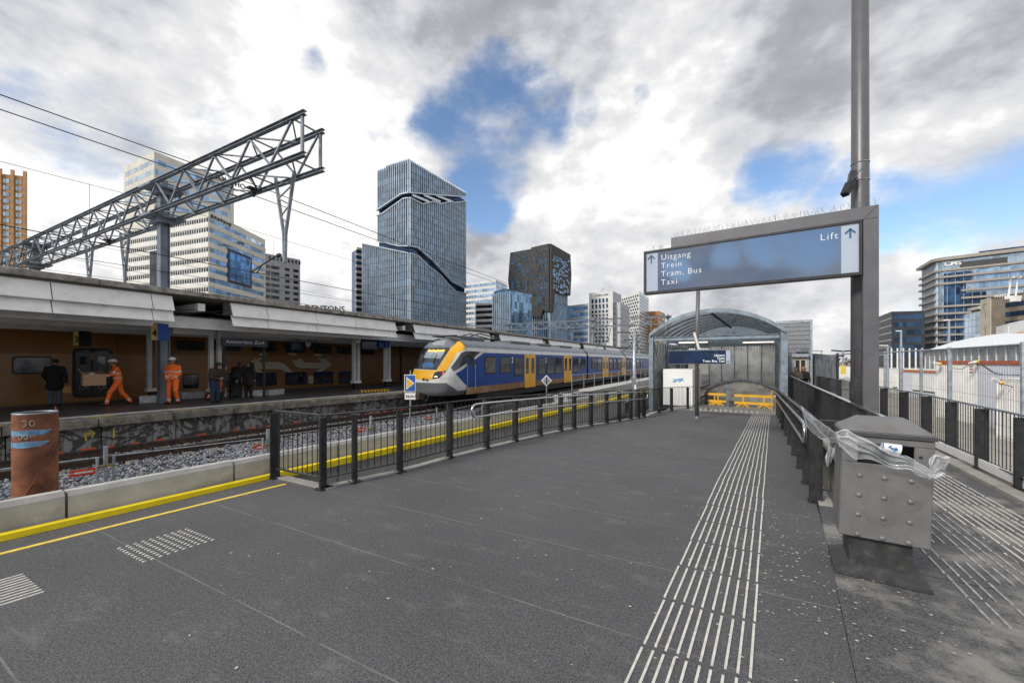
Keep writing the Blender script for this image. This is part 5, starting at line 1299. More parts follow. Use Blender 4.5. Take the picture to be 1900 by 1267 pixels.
# wrapped beams and packs on the platform
M['wrap'] = mat('foil_wrap', (.42, .43, .45), .35, .2, var=.25, scale=6, bump=.6, bscale=12)
for (x0, y0), (x1, y1), h, lb in (((258, 748), (296, 746), .30, 'short pale foil-wrapped beam left of the grey mast foot'), ((333, 741), (376, 738), .32, 'pale foil-wrapped beam between grey mast and white column'),
                       ((418, 738), (488, 734), .30, 'long pale foil-wrapped beam under the name board'), ((493, 734), (522, 731), .28, 'white wrapped pack right of the name board post')):
    a, c = P(x0, y0), P(x1, y1); b = MB(); b.beam(a+Vector((0, 0, h/2)), c+Vector((0, 0, h/2)), .4, h); b.build('wrapped_beam', 'wrap', label=lb, cat='wrapped beam', bevel=.02)
b = MB(); a, c = P(672, 728), P(720, 726)
for i in range(9): q = a.lerp(c, i/8); b.beam(q+Vector((0, 0, .06)), q+Vector((-.35, .25, .06)), .10, .10)
b.build('striped_kerb', 'byel', label='yellow striped low kerb at the end of the far platform', cat='kerb')

# ------------------------------------------------------------------ overhead line gantries
def gantry(Y0, xe, x_end, posts, label, hang=()):
    t = thing('overhead_gantry', label, 'gantry', (posts[0], Y0, 0)); ya, yb_ = Y0-.45, Y0+.4; zl_, zh_ = 7.55, 8.72
    for y, dx in ((ya, 0), (yb_, -.35)):
        for z in (zl_, zh_):
            b = MB(); b.beam((xe+dx, y, z+.055), (x_end, y, z+.055), .13, .014); b.beam((xe+dx, y, z-.055), (x_end, y, z-.055), .13, .014); b.beam((xe+dx, y, z), (x_end, y, z), .014, .096); b.build('chord', 'gantry', t)
    n = int((xe-x_end)/2.1); st = (xe-.6-x_end)/n
    for y in (ya, yb_):
        b = MB()
        for i in range(n):
            x0 = xe-.6-i*st; x1 = x0-st
            b.beam((x0, y, zh_-.06), (x0-st/2, y, zl_+.06), .055, .055); b.beam((x0-st/2, y, zl_+.06), (x1, y, zh_-.06), .055, .055)
        b.beam((xe-.12 if y == ya else xe-.5, y, zl_+.06), (xe-.12 if y == ya else xe-.5, y, zh_-.06), .09, .06)
        b.build('side_lacing', 'gantry', t)
    for z in (zl_, zh_):
        b = MB()
        for i in range(n):
            x0 = xe-.6-i*st; b.beam((x0, ya, z), (x0-st/2, yb_, z), .04, .04); b.beam((x0-st/2, yb_, z), (x0-st, ya, z), .04, .04); b.beam((x0, ya, z-.0), (x0, yb_, z-.0), .04, .04)
        b.build('plan_lacing', 'gantry', t)
    for x in posts:
        b = MB(); b.beam((x, Y0, -1.0), (x, Y0, 9.05), .22, .22); b.box((x-.16, Y0-.16, -1), (x+.16, Y0-.12, 9.05-.3)); b.box((x-.16, Y0+.12, -1), (x+.16, Y0+.16, 9.05-.3)); b.build('mast', mat('mast_steel', (.17, .20, .24), .5, .35, var=.25, scale=2), t)
        for z in (7.5, 8.66): b = MB(); b.box((x-.5, Y0-.62, z-.06), (x+.5, Y0+.58, z+.02)); b.box((x-.32, Y0-.3, z-.25), (x+.32, Y0+.3, z-.0605)); b.build('bracket', 'gantry', t)
    for x, zb_ in hang:
        b = MB(); b.tube([(x-.48, Y0, 7.5), (x-.05, Y0, zb_+.9), (x-.02, Y0, zb_)], [.055, .05, .05], 6); b.tube([(x+.48, Y0, 7.5), (x+.05, Y0, zb_+.9), (x+.02, Y0, zb_)], [.055, .05, .05], 6)
        zz = np.linspace(7.4, zb_+1.2, 6)
        for i in range(5):
            w0 = .45*(zz[i]-zb_-.9)/(7.5-zb_-.9)+.04; w1 = .45*(zz[i+1]-zb_-.9)/(7.5-zb_-.9)+.04; s_ = 1 if i % 2 else -1; b.tube([(x+s_*w0, Y0, zz[i]), (x-s_*w1, Y0, zz[i+1])], .025, 5)
        b.build('drop_frame', 'gantry', t)
        b = MB(); b.tube([(x, Y0, zb_+.15), (x-.35, Y0, zb_+.3), (x-1.9, Y0+.0, zb_-.1)], .022, 6); b.ball((x-.30, Y0, zb_+.28), (.12, .07, .07), n=8, k=5); b.tube([(x-1.2, Y0, zb_+.08), (x-1.5, Y0, zb_-.15), (x-1.9, Y0, zb_-.1)], .02, 5); b.build('register_arm', 'darkmetal', t)
    for x in (-14.0, -20.0, -26):
        b = MB(); b.ball((x, Y0+.1, 7.38), .10, n=8, k=5); b.tube([(x, Y0+.1, 7.5), (x, Y0+.1, 7.2)], .03, 6); b.box((x-.12, Y0-.1, 7.44), (x+.12, Y0+.3, 7.49)); b.build('insulator', 'darkmetal', t)
    return t
gantry(7.65, -10.5, -62, [-20.2, -36.5], 'large steel lattice gantry crossing above the canopy on the left', hang=((-12.15, 4.75), (-23.9, 4.75), (-28.1, 4.75)))
gantry(66.6, -7.6, -60, [-8.2, -20.2, -36.5], 'distant lattice gantry above the blue train', hang=((-12.15, 4.75), (-17.5, 4.75), (-23.9, 4.75)))
# wires
def wire(X, z, label, y0=-12, y1=66.6, r_=.008, sag=.25, X2=None):
    b = MB(); pts = []
    for (a, c) in ((y0, 7.65), (7.65, y1)):
        n = 14
        for i in range(n): u = i/n; pts.append((X+((X2 or X)-X)*(a+(c-a)*u-y0)/(y1-y0), a+(c-a)*u, z-sag*4*u*(1-u)*((c-a)/55)))
    pts.append((X2 or X, y1, z)); b.tube(pts, r_, 5, cap=False); return b.build('overhead_wire', 'black', label=label, cat='wire')
wire(-14.0, 7.25, 'thick upper overhead wire carried under the gantry tip', r_=.013, sag=.2); wire(-13.6, 7.45, 'uppermost overhead wire from the top left edge to the gantry tip', r_=.013, sag=.35)
wire(-14.0, 4.68, 'contact wire above the near track passing over the canopy edge', r_=.012, sag=0); wire(-20.0, 8.05, 'thin messenger wire left of the grey mast', r_=.008, sag=.5)
wire(-20.0, 5.3, 'contact wire right above the canopy roof', r_=.01, sag=0); wire(-25.6, 7.0, 'messenger wire farther back over the canopy', r_=.008, sag=.8); wire(-25.6, 5.6, 'contact wire farther back over the canopy', r_=.008, sag=0)
wire(-31, 7.2, 'farthest messenger wire beyond the canopy', r_=.009, sag=1.0); wire(-31, 5.4, 'farthest contact wire beyond the canopy', r_=.009, sag=0)
b = MB()
for X, y, z0, z1 in ((-20.0, 5.45, 8.0, 5.3), (-20, 12, 7.8, 5.3), (-20, 18, 7.6, 5.3), (-25.6, 12, 6.8, 5.6), (-25.6, 17, 6.6, 5.6), (-25.6, 24, 6.4, 5.6), (-14, 15.2, 7.15, 4.68), (-31, 14, 6.9, 5.4), (-31, 20, 6.7, 5.4)): b.tube([(X, y, z0), (X, y, z1)], .006, 4)
b.build('wire_droppers', 'black', label='thin vertical droppers between the overhead wires', cat='wire')
# mast beside the shelter
mp = Vector((-3.32, 16.6, -1.0)); t = thing('signal_mast', 'thin galvanised mast with strut collar just left of the arched shelter', 'mast', tuple(mp))
dm = 16.6*CY+3.32*SY
b = MB(); b.tube([mp, (mp.x, mp.y, 3.0)], [.07, .065], 12); b.build('shaft', 'galv', t, smooth=True)
b = MB()
for a in range(4):
    c_, s_ = math.cos(a*1.571+.5), math.sin(a*1.571+.5); b.tube([(mp.x+.07*c_, mp.y+.07*s_, 1.05), (mp.x+.12*c_, mp.y+.12*s_, 1.0), (mp.x+.38*c_, mp.y+.38*s_, .75)], .014, 5)
b.tube([(mp.x, mp.y, .98), (mp.x, mp.y, 1.08)], .09, 10); b.build('strut_collar', 'galv', t)
b = MB(); e = Vector((-CY, -SY, 0)); q = Vector((mp.x, mp.y, 0))
for z, l_ in ((2.86, .65), (2.55, .38), (2.25, .75)): b.tube([q+Vector((0, 0, z)), q+e*l_+Vector((0, 0, z))], .018, 6); b.ball(q+e*l_+Vector((0, 0, z)), .035, n=8, k=5)
b.tube([q+e*.65+Vector((0,0,2.25)), q+e*.25+Vector((0,0,1.75)), q+e*.5+Vector((0,0,1.45))], .016, 5); b.tube([q+Vector((0,0,2.5)), q+e*.45+Vector((0,0,2.1))], .015, 5); b.tube([q+e*.2+Vector((0,0,2.86)), q-e*.35+Vector((0,0,2.0))], .014, 5)
b.build('cantilever', 'darkmetal', t)
b = MB(); b.box((mp.x+.03, mp.y-.10, .55), (mp.x+.09, mp.y-.05, .75)); b.build('tag', 'white', t)
# walkway with railing behind the mast
t = thing('track_walkway', 'concrete walkway with galvanised railing running beside the blue train', 'walkway', (-9.2, 24, -1.0))
b = MB(); b.hexa([(-9.5, 22, -1.2), (-8.2, 22, -1.2), (-7.2, 60, -1.2), (-8.5, 60, -1.2), (-9.5, 22, -.30), (-8.2, 22, -.30), (-7.2, 60, -.30), (-8.5, 60, -.30)]); b.build('deck', 'conc', t)
b = MB()
for i in range(12):
    y = 26+i*2.4; x = -9.45+.026*(y-22); b.tube([(x, y, -.3), (x, y, .75)], .025, 6)
for z in (.75, .35): b.tube([(-9.34, 26, z), (-8.65, 53, z)], .02, 6)
b.build('railing', 'galv', t)
t = thing('dark_trough', 'dark rusty steel trough wall below the blue train', 'barrier', (-9.8, 17, -1))
b = MB(); b.beam((-9.6, 14.5, -.72), (-8.9, 26, -.45), .08, .55); b.build('plate', 'concdark', t)
# ------------------------------------------------------------------ buildings
class Fac:
    """one facade: from A to B (photo x, distance), local (u along, z up, o out)"""
    def __init__(s, A, B):
        s.A = Vector((A.x, A.y, 0)); s.B = Vector((B.x, B.y, 0)); s.L = (s.B-s.A).length; s.d = (s.B-s.A)/s.L
        n = Vector((-s.d.y, s.d.x, 0)); s.n = n if n.dot(s.A+s.B) < 0 else -n
    def p(s, u, z, o=0.): return s.A+s.d*u+s.n*o+Vector((0, 0, z))
    def uz(s, px, py):
        x, y, v = survey(px, py); t = s.A.dot(s.n)/(Vector((x, y, 0)).dot(s.n)); q = Vector((x*t, y*t, 0)); return (q-s.A).dot(s.d), EYE+v*t
    def box(s, b, u0, u1, z0, z1, o0, o1, m=0):
        b.hexa([s.p(u0,z0,o0), s.p(u1,z0,o0), s.p(u1,z0,o1), s.p(u0,z0,o1), s.p(u0,z1,o0), s.p(u1,z1,o0), s.p(u1,z1,o1), s.p(u0,z1,o1)], m)
    def poly(s, b, pts, o0, o1, m=0): b.prism([s.p(u, z, o0) for u, z in pts], s.n*(o1-o0), m)
def G(px, d): return PD(px, 670, d)
def dof(d0, y0, y1): return d0*(670-y0)/(670-y1)        # distance from the falling roof line
def footprint(parent, name, pts, z0, z1, mname):
    b = MB(); b.prism([Vector((p.x, p.y, z0)) for p in pts], (0, 0, z1-z0)); return b.build(name, mname, parent)
def windows(parent, items, mname, name='window', cap=100):      # items: list of callables adding one window to a mesh
    items = list(items); rest = items[cap:]
    for f in items[:cap]: b = MB(); f(b); b.build(name, mname, parent)
    if rest:
        b = MB()
        for f in rest: f(b)
        b.build(name, mname, parent, kind='stuff')
def ribbon_rows(F, parent, u0, u1, zs_, h, mname, o=.05, name='window_band'):
    for z in zs_: b = MB(); F.box(b, u0, u1, z, z+h, -.1, o); b.build(name, mname, parent)
M['gl1'] = glassm('tower_glass', (.22, .36, .52), .05, .8, .6, (1.6, 1.6, 3.6))
M['gl2'] = glassm('pale_blue_glass', (.33, .50, .70), .05, .7, .45, (2.5, 2.5, 3.4))
M['gl3'] = glassm('dark_blue_glass', (.035, .085, .17), .06, .5, .7, (3, 3, 3.5))
M['gl4'] = glassm('dark_window', (.05, .06, .07), .08, .4, .6, (2, 2, 3.4))
M['gl5'] = glassm('silver_glass', (.48, .60, .70), .05, .8, .35, (2.2, 2.2, 3.5))
M['fin'] = mat('silver_fin', (.60, .66, .72), .35, .5, var=.1, scale=.2)
M['cream'] = mat('cream_cladding', (.64, .615, .55), .7, var=.08, scale=.2, stain_or_sheen=((.42, .38, .31), .4), sscale=.15)
M['cream2'] = mat('pale_cladding', (.70, .69, .66), .7, var=.08, scale=.2, stain_or_sheen=((.46, .44, .41), .4), sscale=.15)
M['brick'] = mat('orange_brick', (.42, .24, .11), .85, var=.2, scale=.6)
M['greyt'] = mat('grey_render', (.40, .40, .42), .8, var=.08, scale=.3)
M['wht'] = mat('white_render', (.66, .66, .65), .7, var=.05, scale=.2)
M['wht2'] = mat('grey_white_or_shaded', (.46, .48, .52), .7, var=.05, scale=.2)
M['rock'] = mat('dark_stone', (.045, .043, .042), .7, var=.3, scale=.4)
M['slab'] = mat('bronze_slab', (.30, .27, .24), .5, .1, var=.1, scale=.3)
M['concb'] = mat('brown_concrete', (.22, .185, .145), .85, var=.2, scale=.5, stain_or_sheen=((.12, .10, .08), .5), sscale=.4)
M['concl'] = mat('light_concrete', (.50, .46, .39), .8, var=.1, scale=.5)
M['darkb'] = mat('dark_cladding', (.045, .048, .055), .5, .2, var=.15, scale=.3)
# 1 brick tower far left
t = thing('apartment_tower', 'tall orange-brown brick tower cut by the left edge', 'tower', tuple(G(30, 210)*1))
FA = Fac(G(-60, 205), G(50, 212)); zt_ = EYE+(670-319)/FPX*212
footprint(t, 'wall', [FA.A, FA.B, FA.B*1.12, FA.A*1.12], -1, zt_-2.5, 'brick')
b = MB()
for i in range(12): u = FA.L-1.1-i*4.9; FA.box(b, u-.1, u+1.2, -1, zt_, .0, .7)
b.build('pier', 'brick', t)
ws = []
for r_ in range(22):
    z = zt_-7-r_*3.45
    if z < 20: break
    for i in range(3, 0, -1) : pass
    for i in range(6):
        u = FA.L-4.6-i*4.9
        for du in (0, 1.35): ws.append(lambda b, u=u+du, z=z: FA.box(b, u, u+1.15, z, z+2.1, -.1, .12))
windows(t, ws, 'gl5')
# 2 cream office: tall part and lower block
t = thing('office_tower', 'tall cream and blue striped office tower behind the gantry', 'tower', tuple(G(286, 150)))
c_ = G(286, 150); l_ = G(230, dof(150, 281, 309.5)); r_ = G(434, dof(150, 281, 340)); zt_ = EYE+389/FPX*150
footprint(t, 'wall', [l_, c_, r_, l_+r_-c_], -1, zt_, 'cream')
FL_, FR_ = Fac(l_, c_), Fac(c_, r_); zz = [zt_-4.6-i*3.75 for i in range(14)]
ribbon_rows(FL_, t, 1, FL_.L-.4, [z+.1 for z in zz], 1.75, 'gl5'); ribbon_rows(FR_, t, .5, FR_.L-1.5, zz, 2.0, 'gl2')
b = MB()
for F in (FL_, FR_):
    for i in range(int(F.L/1.6)): F.box(b, 1+i*1.6, 1.08+i*1.6, zt_-60, zt_-2.8, .0, .055)
    
b.build('mullions', 'cream', t)
p = FR_.uz(397, 325); text_mesh('SOUTHO', 3.2, 'darkmetal', 'lettering', t, frame(FR_.p(p[0], p[1]-1.2, .2), FR_.d), ext=.1, bold=.05)
b = MB(); FR_.box(b, 18, 30, zt_, zt_+2.2, -12, -4); b.tube([FR_.p(32, zt_, -3), FR_.p(32, zt_+2.5, -3)], .15, 5); b.build('roof_plant', 'greyt', t)
t = thing('office_block', 'stepped cream striped office block with a large dark glass square', 'building', tuple(G(387, 138)))
c_ = G(387, 138); l_ = G(228, dof(138, 392, 422)); r_ = G(492, dof(138, 392, 445)); zt_ = EYE+278/FPX*138
footprint(t, 'wall', [l_, c_, r_, l_+r_-c_], -1, zt_, 'cream')
FL_, FR_ = Fac(l_, c_), Fac(c_, r_); zz = [zt_-3.6-i*3.43 for i in range(13)]
b = MB()
for z in zz: FL_.box(b, 0, FL_.L, z-1.72, z-.02, .0, .14)
b.build('pale_spandrels', 'cream2', t)
ribbon_rows(FL_, t, .6, FL_.L-.15, zz, 1.45, 'gl4')
for i, z in enumerate(zz): 
    b = MB(); FR_.box(b, .3, FR_.L-1.2, z, z+1.45, -.1, .05); b.build('window_band', 'gl5' if i < 4 else 'gl2', t)
b = MB()
for i in range(int(FL_.L/1.25)): FL_.box(b, 1+i*1.25, 1.28+i*1.25, zt_-50, zt_-2.2, .0, .07)
b.build('mullions', 'cream2', t)
b = MB()
for z in zz: FR_.box(b, 0, FR_.L, z-1.75, z-.05, .051, .2)
b.build('cream_spandrels', 'cream', t)
(u0, z0), (u1, z1) = FR_.uz(421, 500), FR_.uz(466, 500); ztop = FR_.uz(443, 476)[1]; zbot = FR_.uz(443, 522)[1]
b = MB(); FR_.box(b, u0, u1, zbot-1.5, ztop+1.5, .0, .3); b.build('dark_frame', 'darkb', t); b = MB(); FR_.box(b, u0+1, u1-1, zbot-.5, ztop+.5, .301, .34); b.build('atrium_glass', 'gl1', t)
u0, z0 = FL_.uz(279.5, 500); u1, z1 = FL_.uz(295, 500); b = MB(); FL_.box(b, u0, u1, 8, FL_.uz(287, 466)[1], .0, .3); b.build('dark_recess', 'gl4', t)
p = FR_.uz(389.5, 403); text_mesh('KPMG', 1.5, 'darkmetal', 'roof_lettering', t, frame(FR_.p(p[0], zt_-2.0, .25), FR_.d), ext=.1, bold=.08, space=.9) if False else None
b = MB(); 
for i in range(7): FR_.box(b, 1+i*1.5, 1.9+i*1.5, zt_-1.7+.2*(i % 2), zt_-.6-.1*(i % 3), .21, .3)
b.build('roof_lettering', 'darkmetal', t)
# 3 grey tower
t = thing('apartment_tower', 'pale grey flat-roofed residential tower behind the V-shaped gantry drop', 'tower', tuple(G(525, 230)))
A, B = G(488, 225), G(557, 240); F = Fac(A, B); zt_ = EYE+(670-472)/FPX*228
footprint(t, 'wall', [A, B, B-F.n*22, A-F.n*22], -1, zt_, 'greyt')
ws = []
for r_ in range(14):
    for px, w_ in ((497, 2.0), (507, 2.4), (514, 2.4), (533, 2.4), (549, 2.8)):
        u = F.uz(px, 500)[0]; z = zt_-8-r_*3.4; ws.append(lambda b, u=u, z=z, w_=w_: F.box(b, u-w_/2, u+w_/2, z, z+1.7, -.1, .06))
windows(t, ws, 'gl4')
b = MB(); 
for i in range(9): F.box(b, 3+i*2, 4+i*2, zt_-3, zt_-1, .0, .08)
b.build('attic_vents', 'gl4', t)
# roof lettering above the canopy
t = thing('law_office', 'low building with dark DENTONS roof letters just showing above the canopy', 'building', tuple(G(597, 120)))
F = Fac(G(556, 118), G(640, 122)); zr_ = EYE+(670-578)/FPX*120
footprint(t, 'wall', [F.A, F.B, F.B-F.n*20, F.A-F.n*20], -1, zr_, 'cream2')
u0 = F.uz(565, 570)[0]; hh = 2.35
text_mesh('DENTONS', hh, 'darkmetal', 'roof_lettering', t, frame(F.p(u0, zr_+.1, .2), F.d), ext=.12, bold=.05, space=1.0)
# 5 notched glass tower
t = thing('glass_tower', 'tall glass tower with vertical silver fins and two slanting notches', 'tower', tuple(G(759, 200)))
c_ = G(759, 200); l1 = G(700, 212); r_ = G(865, 240); Fl = Fac(c_, l1); u2 = Fl.uz(672.5, 450)[0]; l2 = Fl.A+Fl.d*u2; Fr = Fac(c_, r_); ZT = 102.3
ins = 1.2
def inner(p, *ns):
    for n in ns: p = p-n*ins
    return p
bk = l1+r_-c_
footprint(t, 'core', [inner(l1, Fl.n), inner(c_, Fl.n, Fr.n), inner(r_, Fr.n), bk], -1, ZT-4, 'gl3')
footprint(t, 'podium_core', [inner(l2, Fl.n), inner(c_, Fl.n, Fr.n), inner(r_, Fr.n), l2+r_-c_], -1, 44, 'gl3')
def L(F, pts): return [F.uz(*q) for q in pts]
up = {'l': (L(Fl, [(759, 296), (717, 309), (716.5, 312), (700, 318)]), L(Fl, [(759, 358), (745, 361), (708, 386), (700, 391)])),
      'r': (L(Fr, [(759, 296), (865, 358)]), L(Fr, [(759, 358), (790, 361), (865, 366)]))}
md = {'l': (L(Fl, [(759, 368), (750, 369), (712, 396), (700, 401)]), L(Fl, [(759, 457), (742, 457), (700, 448)])),
      'r': (L(Fr, [(759, 367), (783, 379), (803, 374), (815, 379), (836, 374), (843, 377), (865, 373)]), L(Fr, [(759, 457), (773, 459), (803, 485), (838, 523), (859, 534), (865, 534)]))}
lo = {'l': (L(Fl, [(759, 470), (672.5, 452)]), [(0, -1), (u2, -1)]), 'r': (L(Fr, [(759, 470), (773, 474), (790, 491), (816, 511), (832, 529), (845, 541), (865, 545)]), [(0, -1), (Fr.L, -1)])}
def interp(pts, u):
    pts = sorted(pts)
    if u <= pts[0][0]: return pts[0][1]
    for (a, f), (c, g_) in zip(pts, pts[1:]):
        if u <= c: return f+(g_-f)*(u-a)/max(1e-6, c-a)
    return pts[-1][1]
for sec, nm in ((up, 'upper_skin'), (md, 'middle_skin'), (lo, 'lower_skin')):
    for k_, F in (('l', Fl), ('r', Fr)):
        top, bot = sec[k_]; b = MB(); e = 0.0 if k_ == 'r' else .0
        F.poly(b, list(top)+list(reversed(sorted(bot))), -ins+.01, -.02 if k_ == 'l' else 0); b.build(nm, 'gl1', t)
for k_, F in (('l', Fl), ('r', Fr)):
    step = 1.55; n = int(u2/step) if k_ == 'l' else int(F.L/step)
    for i in range(n+1):
        u = .25+i*step; b = MB()
        for sec in (up, md, lo):
            top, bot = sec[k_]
            if u > max(q[0] for q in top)+.1: continue
            zt_, zb_ = interp(top, u), interp(bot, u)
            if zt_-zb_ > 1: F.box(b, u-.14, u+.14, zb_+.2, zt_+.25, .01, .75)
        if b.v: b.build('fin', 'fin', t)
b = MB()
for k_, F in (('l', Fl), ('r', Fr)):
    for i in range(28):
        z = 3+i*3.6
        for sec in (up, md, lo):
            top, bot = sec[k_]; U = max(q[0] for q in top); n = 40; run = None
            for j in range(n+1):
                u = U*j/n; ok = interp(bot, u) < z < interp(top, u)-.4
                if ok and run is None: run = u
                if (not ok or j == n) and run is not None:
                    if u-run > 2: F.box(b, run, u-.5, z, z+.45, .0, .09)
                    run = None
b.build('floor_bands', 'darkb', t)
b = MB()
for F, pts in ((Fl, md['l'][0]), (Fr, md['r'][0]), (Fl, lo['l'][0]), (Fr, lo['r'][0]), (Fl, up['l'][1]), (Fr, up['r'][1]), (Fr, md['r'][1]), (Fl, md['l'][1])):
    for (a, z0), (c, z1) in zip(pts, pts[1:]): b.beam(F.p(a, z0, .3), F.p(c, z1, .3), 1.1, .45)
b.build('notch_trim', 'fin', t)
for x0 in (787, 808, 830):        # slanting white struts in the upper notch
    a, c = Fr.uz(x0-22, 362), Fr.uz(x0+8, 375); b = MB(); b.beam(Fr.p(a[0], a[1], -.2), Fr.p(c[0], c[1], .2), .8, 1.2); b.build('notch_strut', 'fin', t)
b = MB(); p = Fr.uz(852, 352); b.tube([Fr.p(p[0], ZT-3, -3), Fr.p(p[0], ZT+3, -3)], .2, 5); b.beam(Fr.p(p[0]-3, ZT+2.5, -3), Fr.p(p[0]+3, ZT+2.5, -3), .3, .3)
b.beam(Fl.p(22, EYE+(670-443)/FPX*209, -2), Fl.p(22, EYE+(670-436)/FPX*209, -2), 1, 1); b.build('roof_rig', 'greyt', t)
t = thing('balcony_tower', 'narrow pale tower with stacked rounded balconies left of the glass tower', 'tower', tuple(G(667, 235)))
F = Fac(G(661, 235), G(676, 238)); zt_ = EYE+(670-457)/FPX*235; footprint(t, 'wall', [F.A, F.B, F.B-F.n*8, F.A-F.n*8], -1, zt_-2, 'gl3')
for i in range(18):
    z = zt_-2-i*3.4; 
    if z < 25: break
    b = MB(); F.box(b, -.3+.5*(i == 0), F.L, z, z+1.3, -.5, 1.0); b.build('balcony', 'concl', t)
# 7 white-blue office behind
def banded(name, label, A, B, ztop, wallm, glm, pitch, gh, n, depth=25, C2=None, cat='building', mull=None):
    t = thing(name, label, cat, tuple(A)); F = Fac(A, B); pts = [A, B]
    pts = [A, B, (C2 if C2 else B*1.1), A-F.n*depth if C2 else A*1.1]
    footprint(t, 'wall', pts, -1, ztop, wallm)
    ribbon_rows(F, t, .6, F.L-.6, [ztop-pitch*(i+1)+.3 for i in range(n)], gh, glm)
    if C2:
        F2 = Fac(B, C2); ribbon_rows(F2, t, .6, F2.L-.6, [ztop-pitch*(i+1)+.3 for i in range(n)], gh, glm)
    if mull:
        b = MB()
        for i in range(int(F.L/mull)): F.box(b, 1+i*mull, 1.25+i*mull, 5, ztop-1.2, .0, .07)
        b.build('mullions', wallm, t)
    return t, F
d0 = 300
banded('office_block', 'white office block with blue window rows between the glass and the dark tower', G(862, dof(d0, 519, 526)), G(920, d0), EYE+151/FPX*d0, 'wht', 'gl2', 4.2, 2.2, 10, C2=G(941, dof(d0, 519, 529)), mull=2.6)
t2, F2_ = banded('office_block', 'narrow dark stairwell block with white balconies before the dark tower', G(882, 262), G(916, 258), EYE+(670-562)/FPX*260, 'wht', 'gl4', 3.6, 1.9, 8)
# 6 dark rock-like tower
t = thing('rock_tower', 'dark stone tower with scattered small blue windows on a glass base', 'tower', tuple(G(1020, 230)))
c_ = G(1020, 230); l_ = G(944, dof(230, 452.5, 469)*1.0); r_ = G(1056.5, dof(230, 452.5, 474)); Fl, Fr = Fac(c_, l_), Fac(c_, r_)
ZT = EYE+217.5/FPX*230
footprint(t, 'glass_base', [inner(l_, Fl.n), inner(c_, Fl.n, Fr.n), inner(r_, Fr.n), inner(l_+r_-c_)], -1, ZT-1, 'gl1')
um = Fl.uz(985.5, 500)[0]
def skin(F, pts, o0, o1, nm): b = MB(); F.poly(b, pts, o0, o1); b.build(nm, 'rock', t)
skin(Fl, L(Fl, [(986, 462), (947, 469), (943, 520), (946, 547), (981, 549), (984, 500)]), -ins+.02, .2, 'stone_skin')
skin(Fl, L(Fl, [(1020, 452.5), (987, 460), (985, 510), (982, 552), (982, 586), (1005, 591), (1008, 575), (1020, 579)]), -ins+.02, .9, 'stone_skin')
skin(Fr, L(Fr, [(1020, 452.5), (1056, 473), (1058, 510), (1056, 549), (1027, 539), (1024, 580), (1020, 579)]), -ins+.02, .9, 'stone_skin')
rnd = random.Random(12); ws = []
for F, x0, x1, ytop, ybot, o in ((Fl, 947, 983, 472, 543, .25), (Fl, 988, 1018, 466, 570, .95), (Fr, 1022, 1054, 474, 536, .95)):
    y = ytop
    while y < ybot:
        x = x0+rnd.uniform(0, 3)
        while x < x1-2:
            w_ = rnd.choice((2.2, 3, 4, 5)); 
            if rnd.random() < .62:
                yy_ = y+(x-x0)*(-.15 if F is Fl else .30)+rnd.uniform(-.6, .6)
                a, c = F.uz(x, yy_), F.uz(min(x1, x+w_), yy_); ws.append(lambda b, F=F, a=a, c=c, o=o, h=rnd.uniform(.7, 1.25): F.box(b, min(a[0], c[0]), max(a[0], c[0]), a[1]-h, a[1], o-.1, o+.06))
            x += w_+rnd.uniform(.7, 2.6)
        y += 4.1
windows(t, ws, 'gl1')
b = MB()
for F, n in ((Fl, 20), (Fr, 13)):
    for i in range(n): u = .5+i*F.L/n; F.box(b, u, u+.25, -1, ZT-24, -ins, -ins+.5)
b.build('glass_ribs', 'fin', t)
t = thing('glass_wedge', 'low glass wedge with vertical panes at the foot of the dark tower', 'building', tuple(G(930, 215)))
F = Fac(G(915, 215), G(950, 205)); b = MB(); F.poly(b, [F.uz(916, 541), F.uz(936, 535), F.uz(950, 540), (F.L, -1), (0, -1)], -15, 0); b.build('glass_wall', 'gl1', t)
b = MB()
for i in range(9): u = F.L*i/9+.2; F.box(b, u, u+.35, 10, EYE+(670-543)/FPX*210, .01, .8)
b.build('glass_fins', 'fin', t)
# 8 banded curve behind
banded('office_block', 'pale blue banded office block between the dark tower and the white tower', G(1050, 262), G(1092, 250), EYE+(670-563)/FPX*250, 'wht2', 'gl2', 4.0, 2.3, 8)
# 9 white tower with square windows
t = thing('white_tower', 'white office tower with a grid of square dark windows', 'tower', tuple(G(1137, 260)))
c_ = G(1137, 260); l_ = G(1093, dof(260, 540, 544)); r_ = G(1152.5, dof(260, 540, 547.5)); zt_ = EYE+130/FPX*260
Fl, Fr = Fac(l_, c_), Fac(c_, r_)
footprint(t, 'wall', [l_, c_, r_, l_+r_-c_], -1, zt_, 'wht')
b = MB(); Fr.box(b, .9, Fr.L, -1, zt_-.01, .0, .15); b.build('side_skin', 'wht2', t)  # right face greyed in its colour, standing for the side away from the sun
b = MB(); Fr.poly(b, [Fr.uz(1137, 556), Fr.uz(1137.2, 556), (.85, 0), (-.0, 0)] if False else [(.0, -1), (.85, -1), (.85, zt_-8), (.0, zt_-8)], .0, .3); b.build('dark_edge', 'darkb', t)
ws = []
for k_, (yc, h) in enumerate(((557.5, 7.5), (568, 8), (577.6, 4.4), (584.8, 4.4), (591.3, 4.4), (598, 4.4), (604.8, 4.4), (611.5, 4.4), (618.6, 4.4), (626, 4.4), (632.7, 4.4))):
    for xc in (1099.5, 1106.1, 1112.8, 1119.5, 1126.2, ):
        (u0, _), (u1, _) = Fl.uz(xc-1.8, yc), Fl.uz(xc+1.8, yc); z = EYE+(670-yc)/FPX*263; hh = h/FPX*263; sh_ = .5*((k_ % 2)*1.0)
        ws.append(lambda b, u0=u0, u1=u1, z=z, hh=hh, s=sh_: Fl.poly(b, [(u0+s, z-hh/2), (u1+s*.2, z-hh/2), (u1, z+hh/2), (u0, z+hh/2)], -.1, .06))
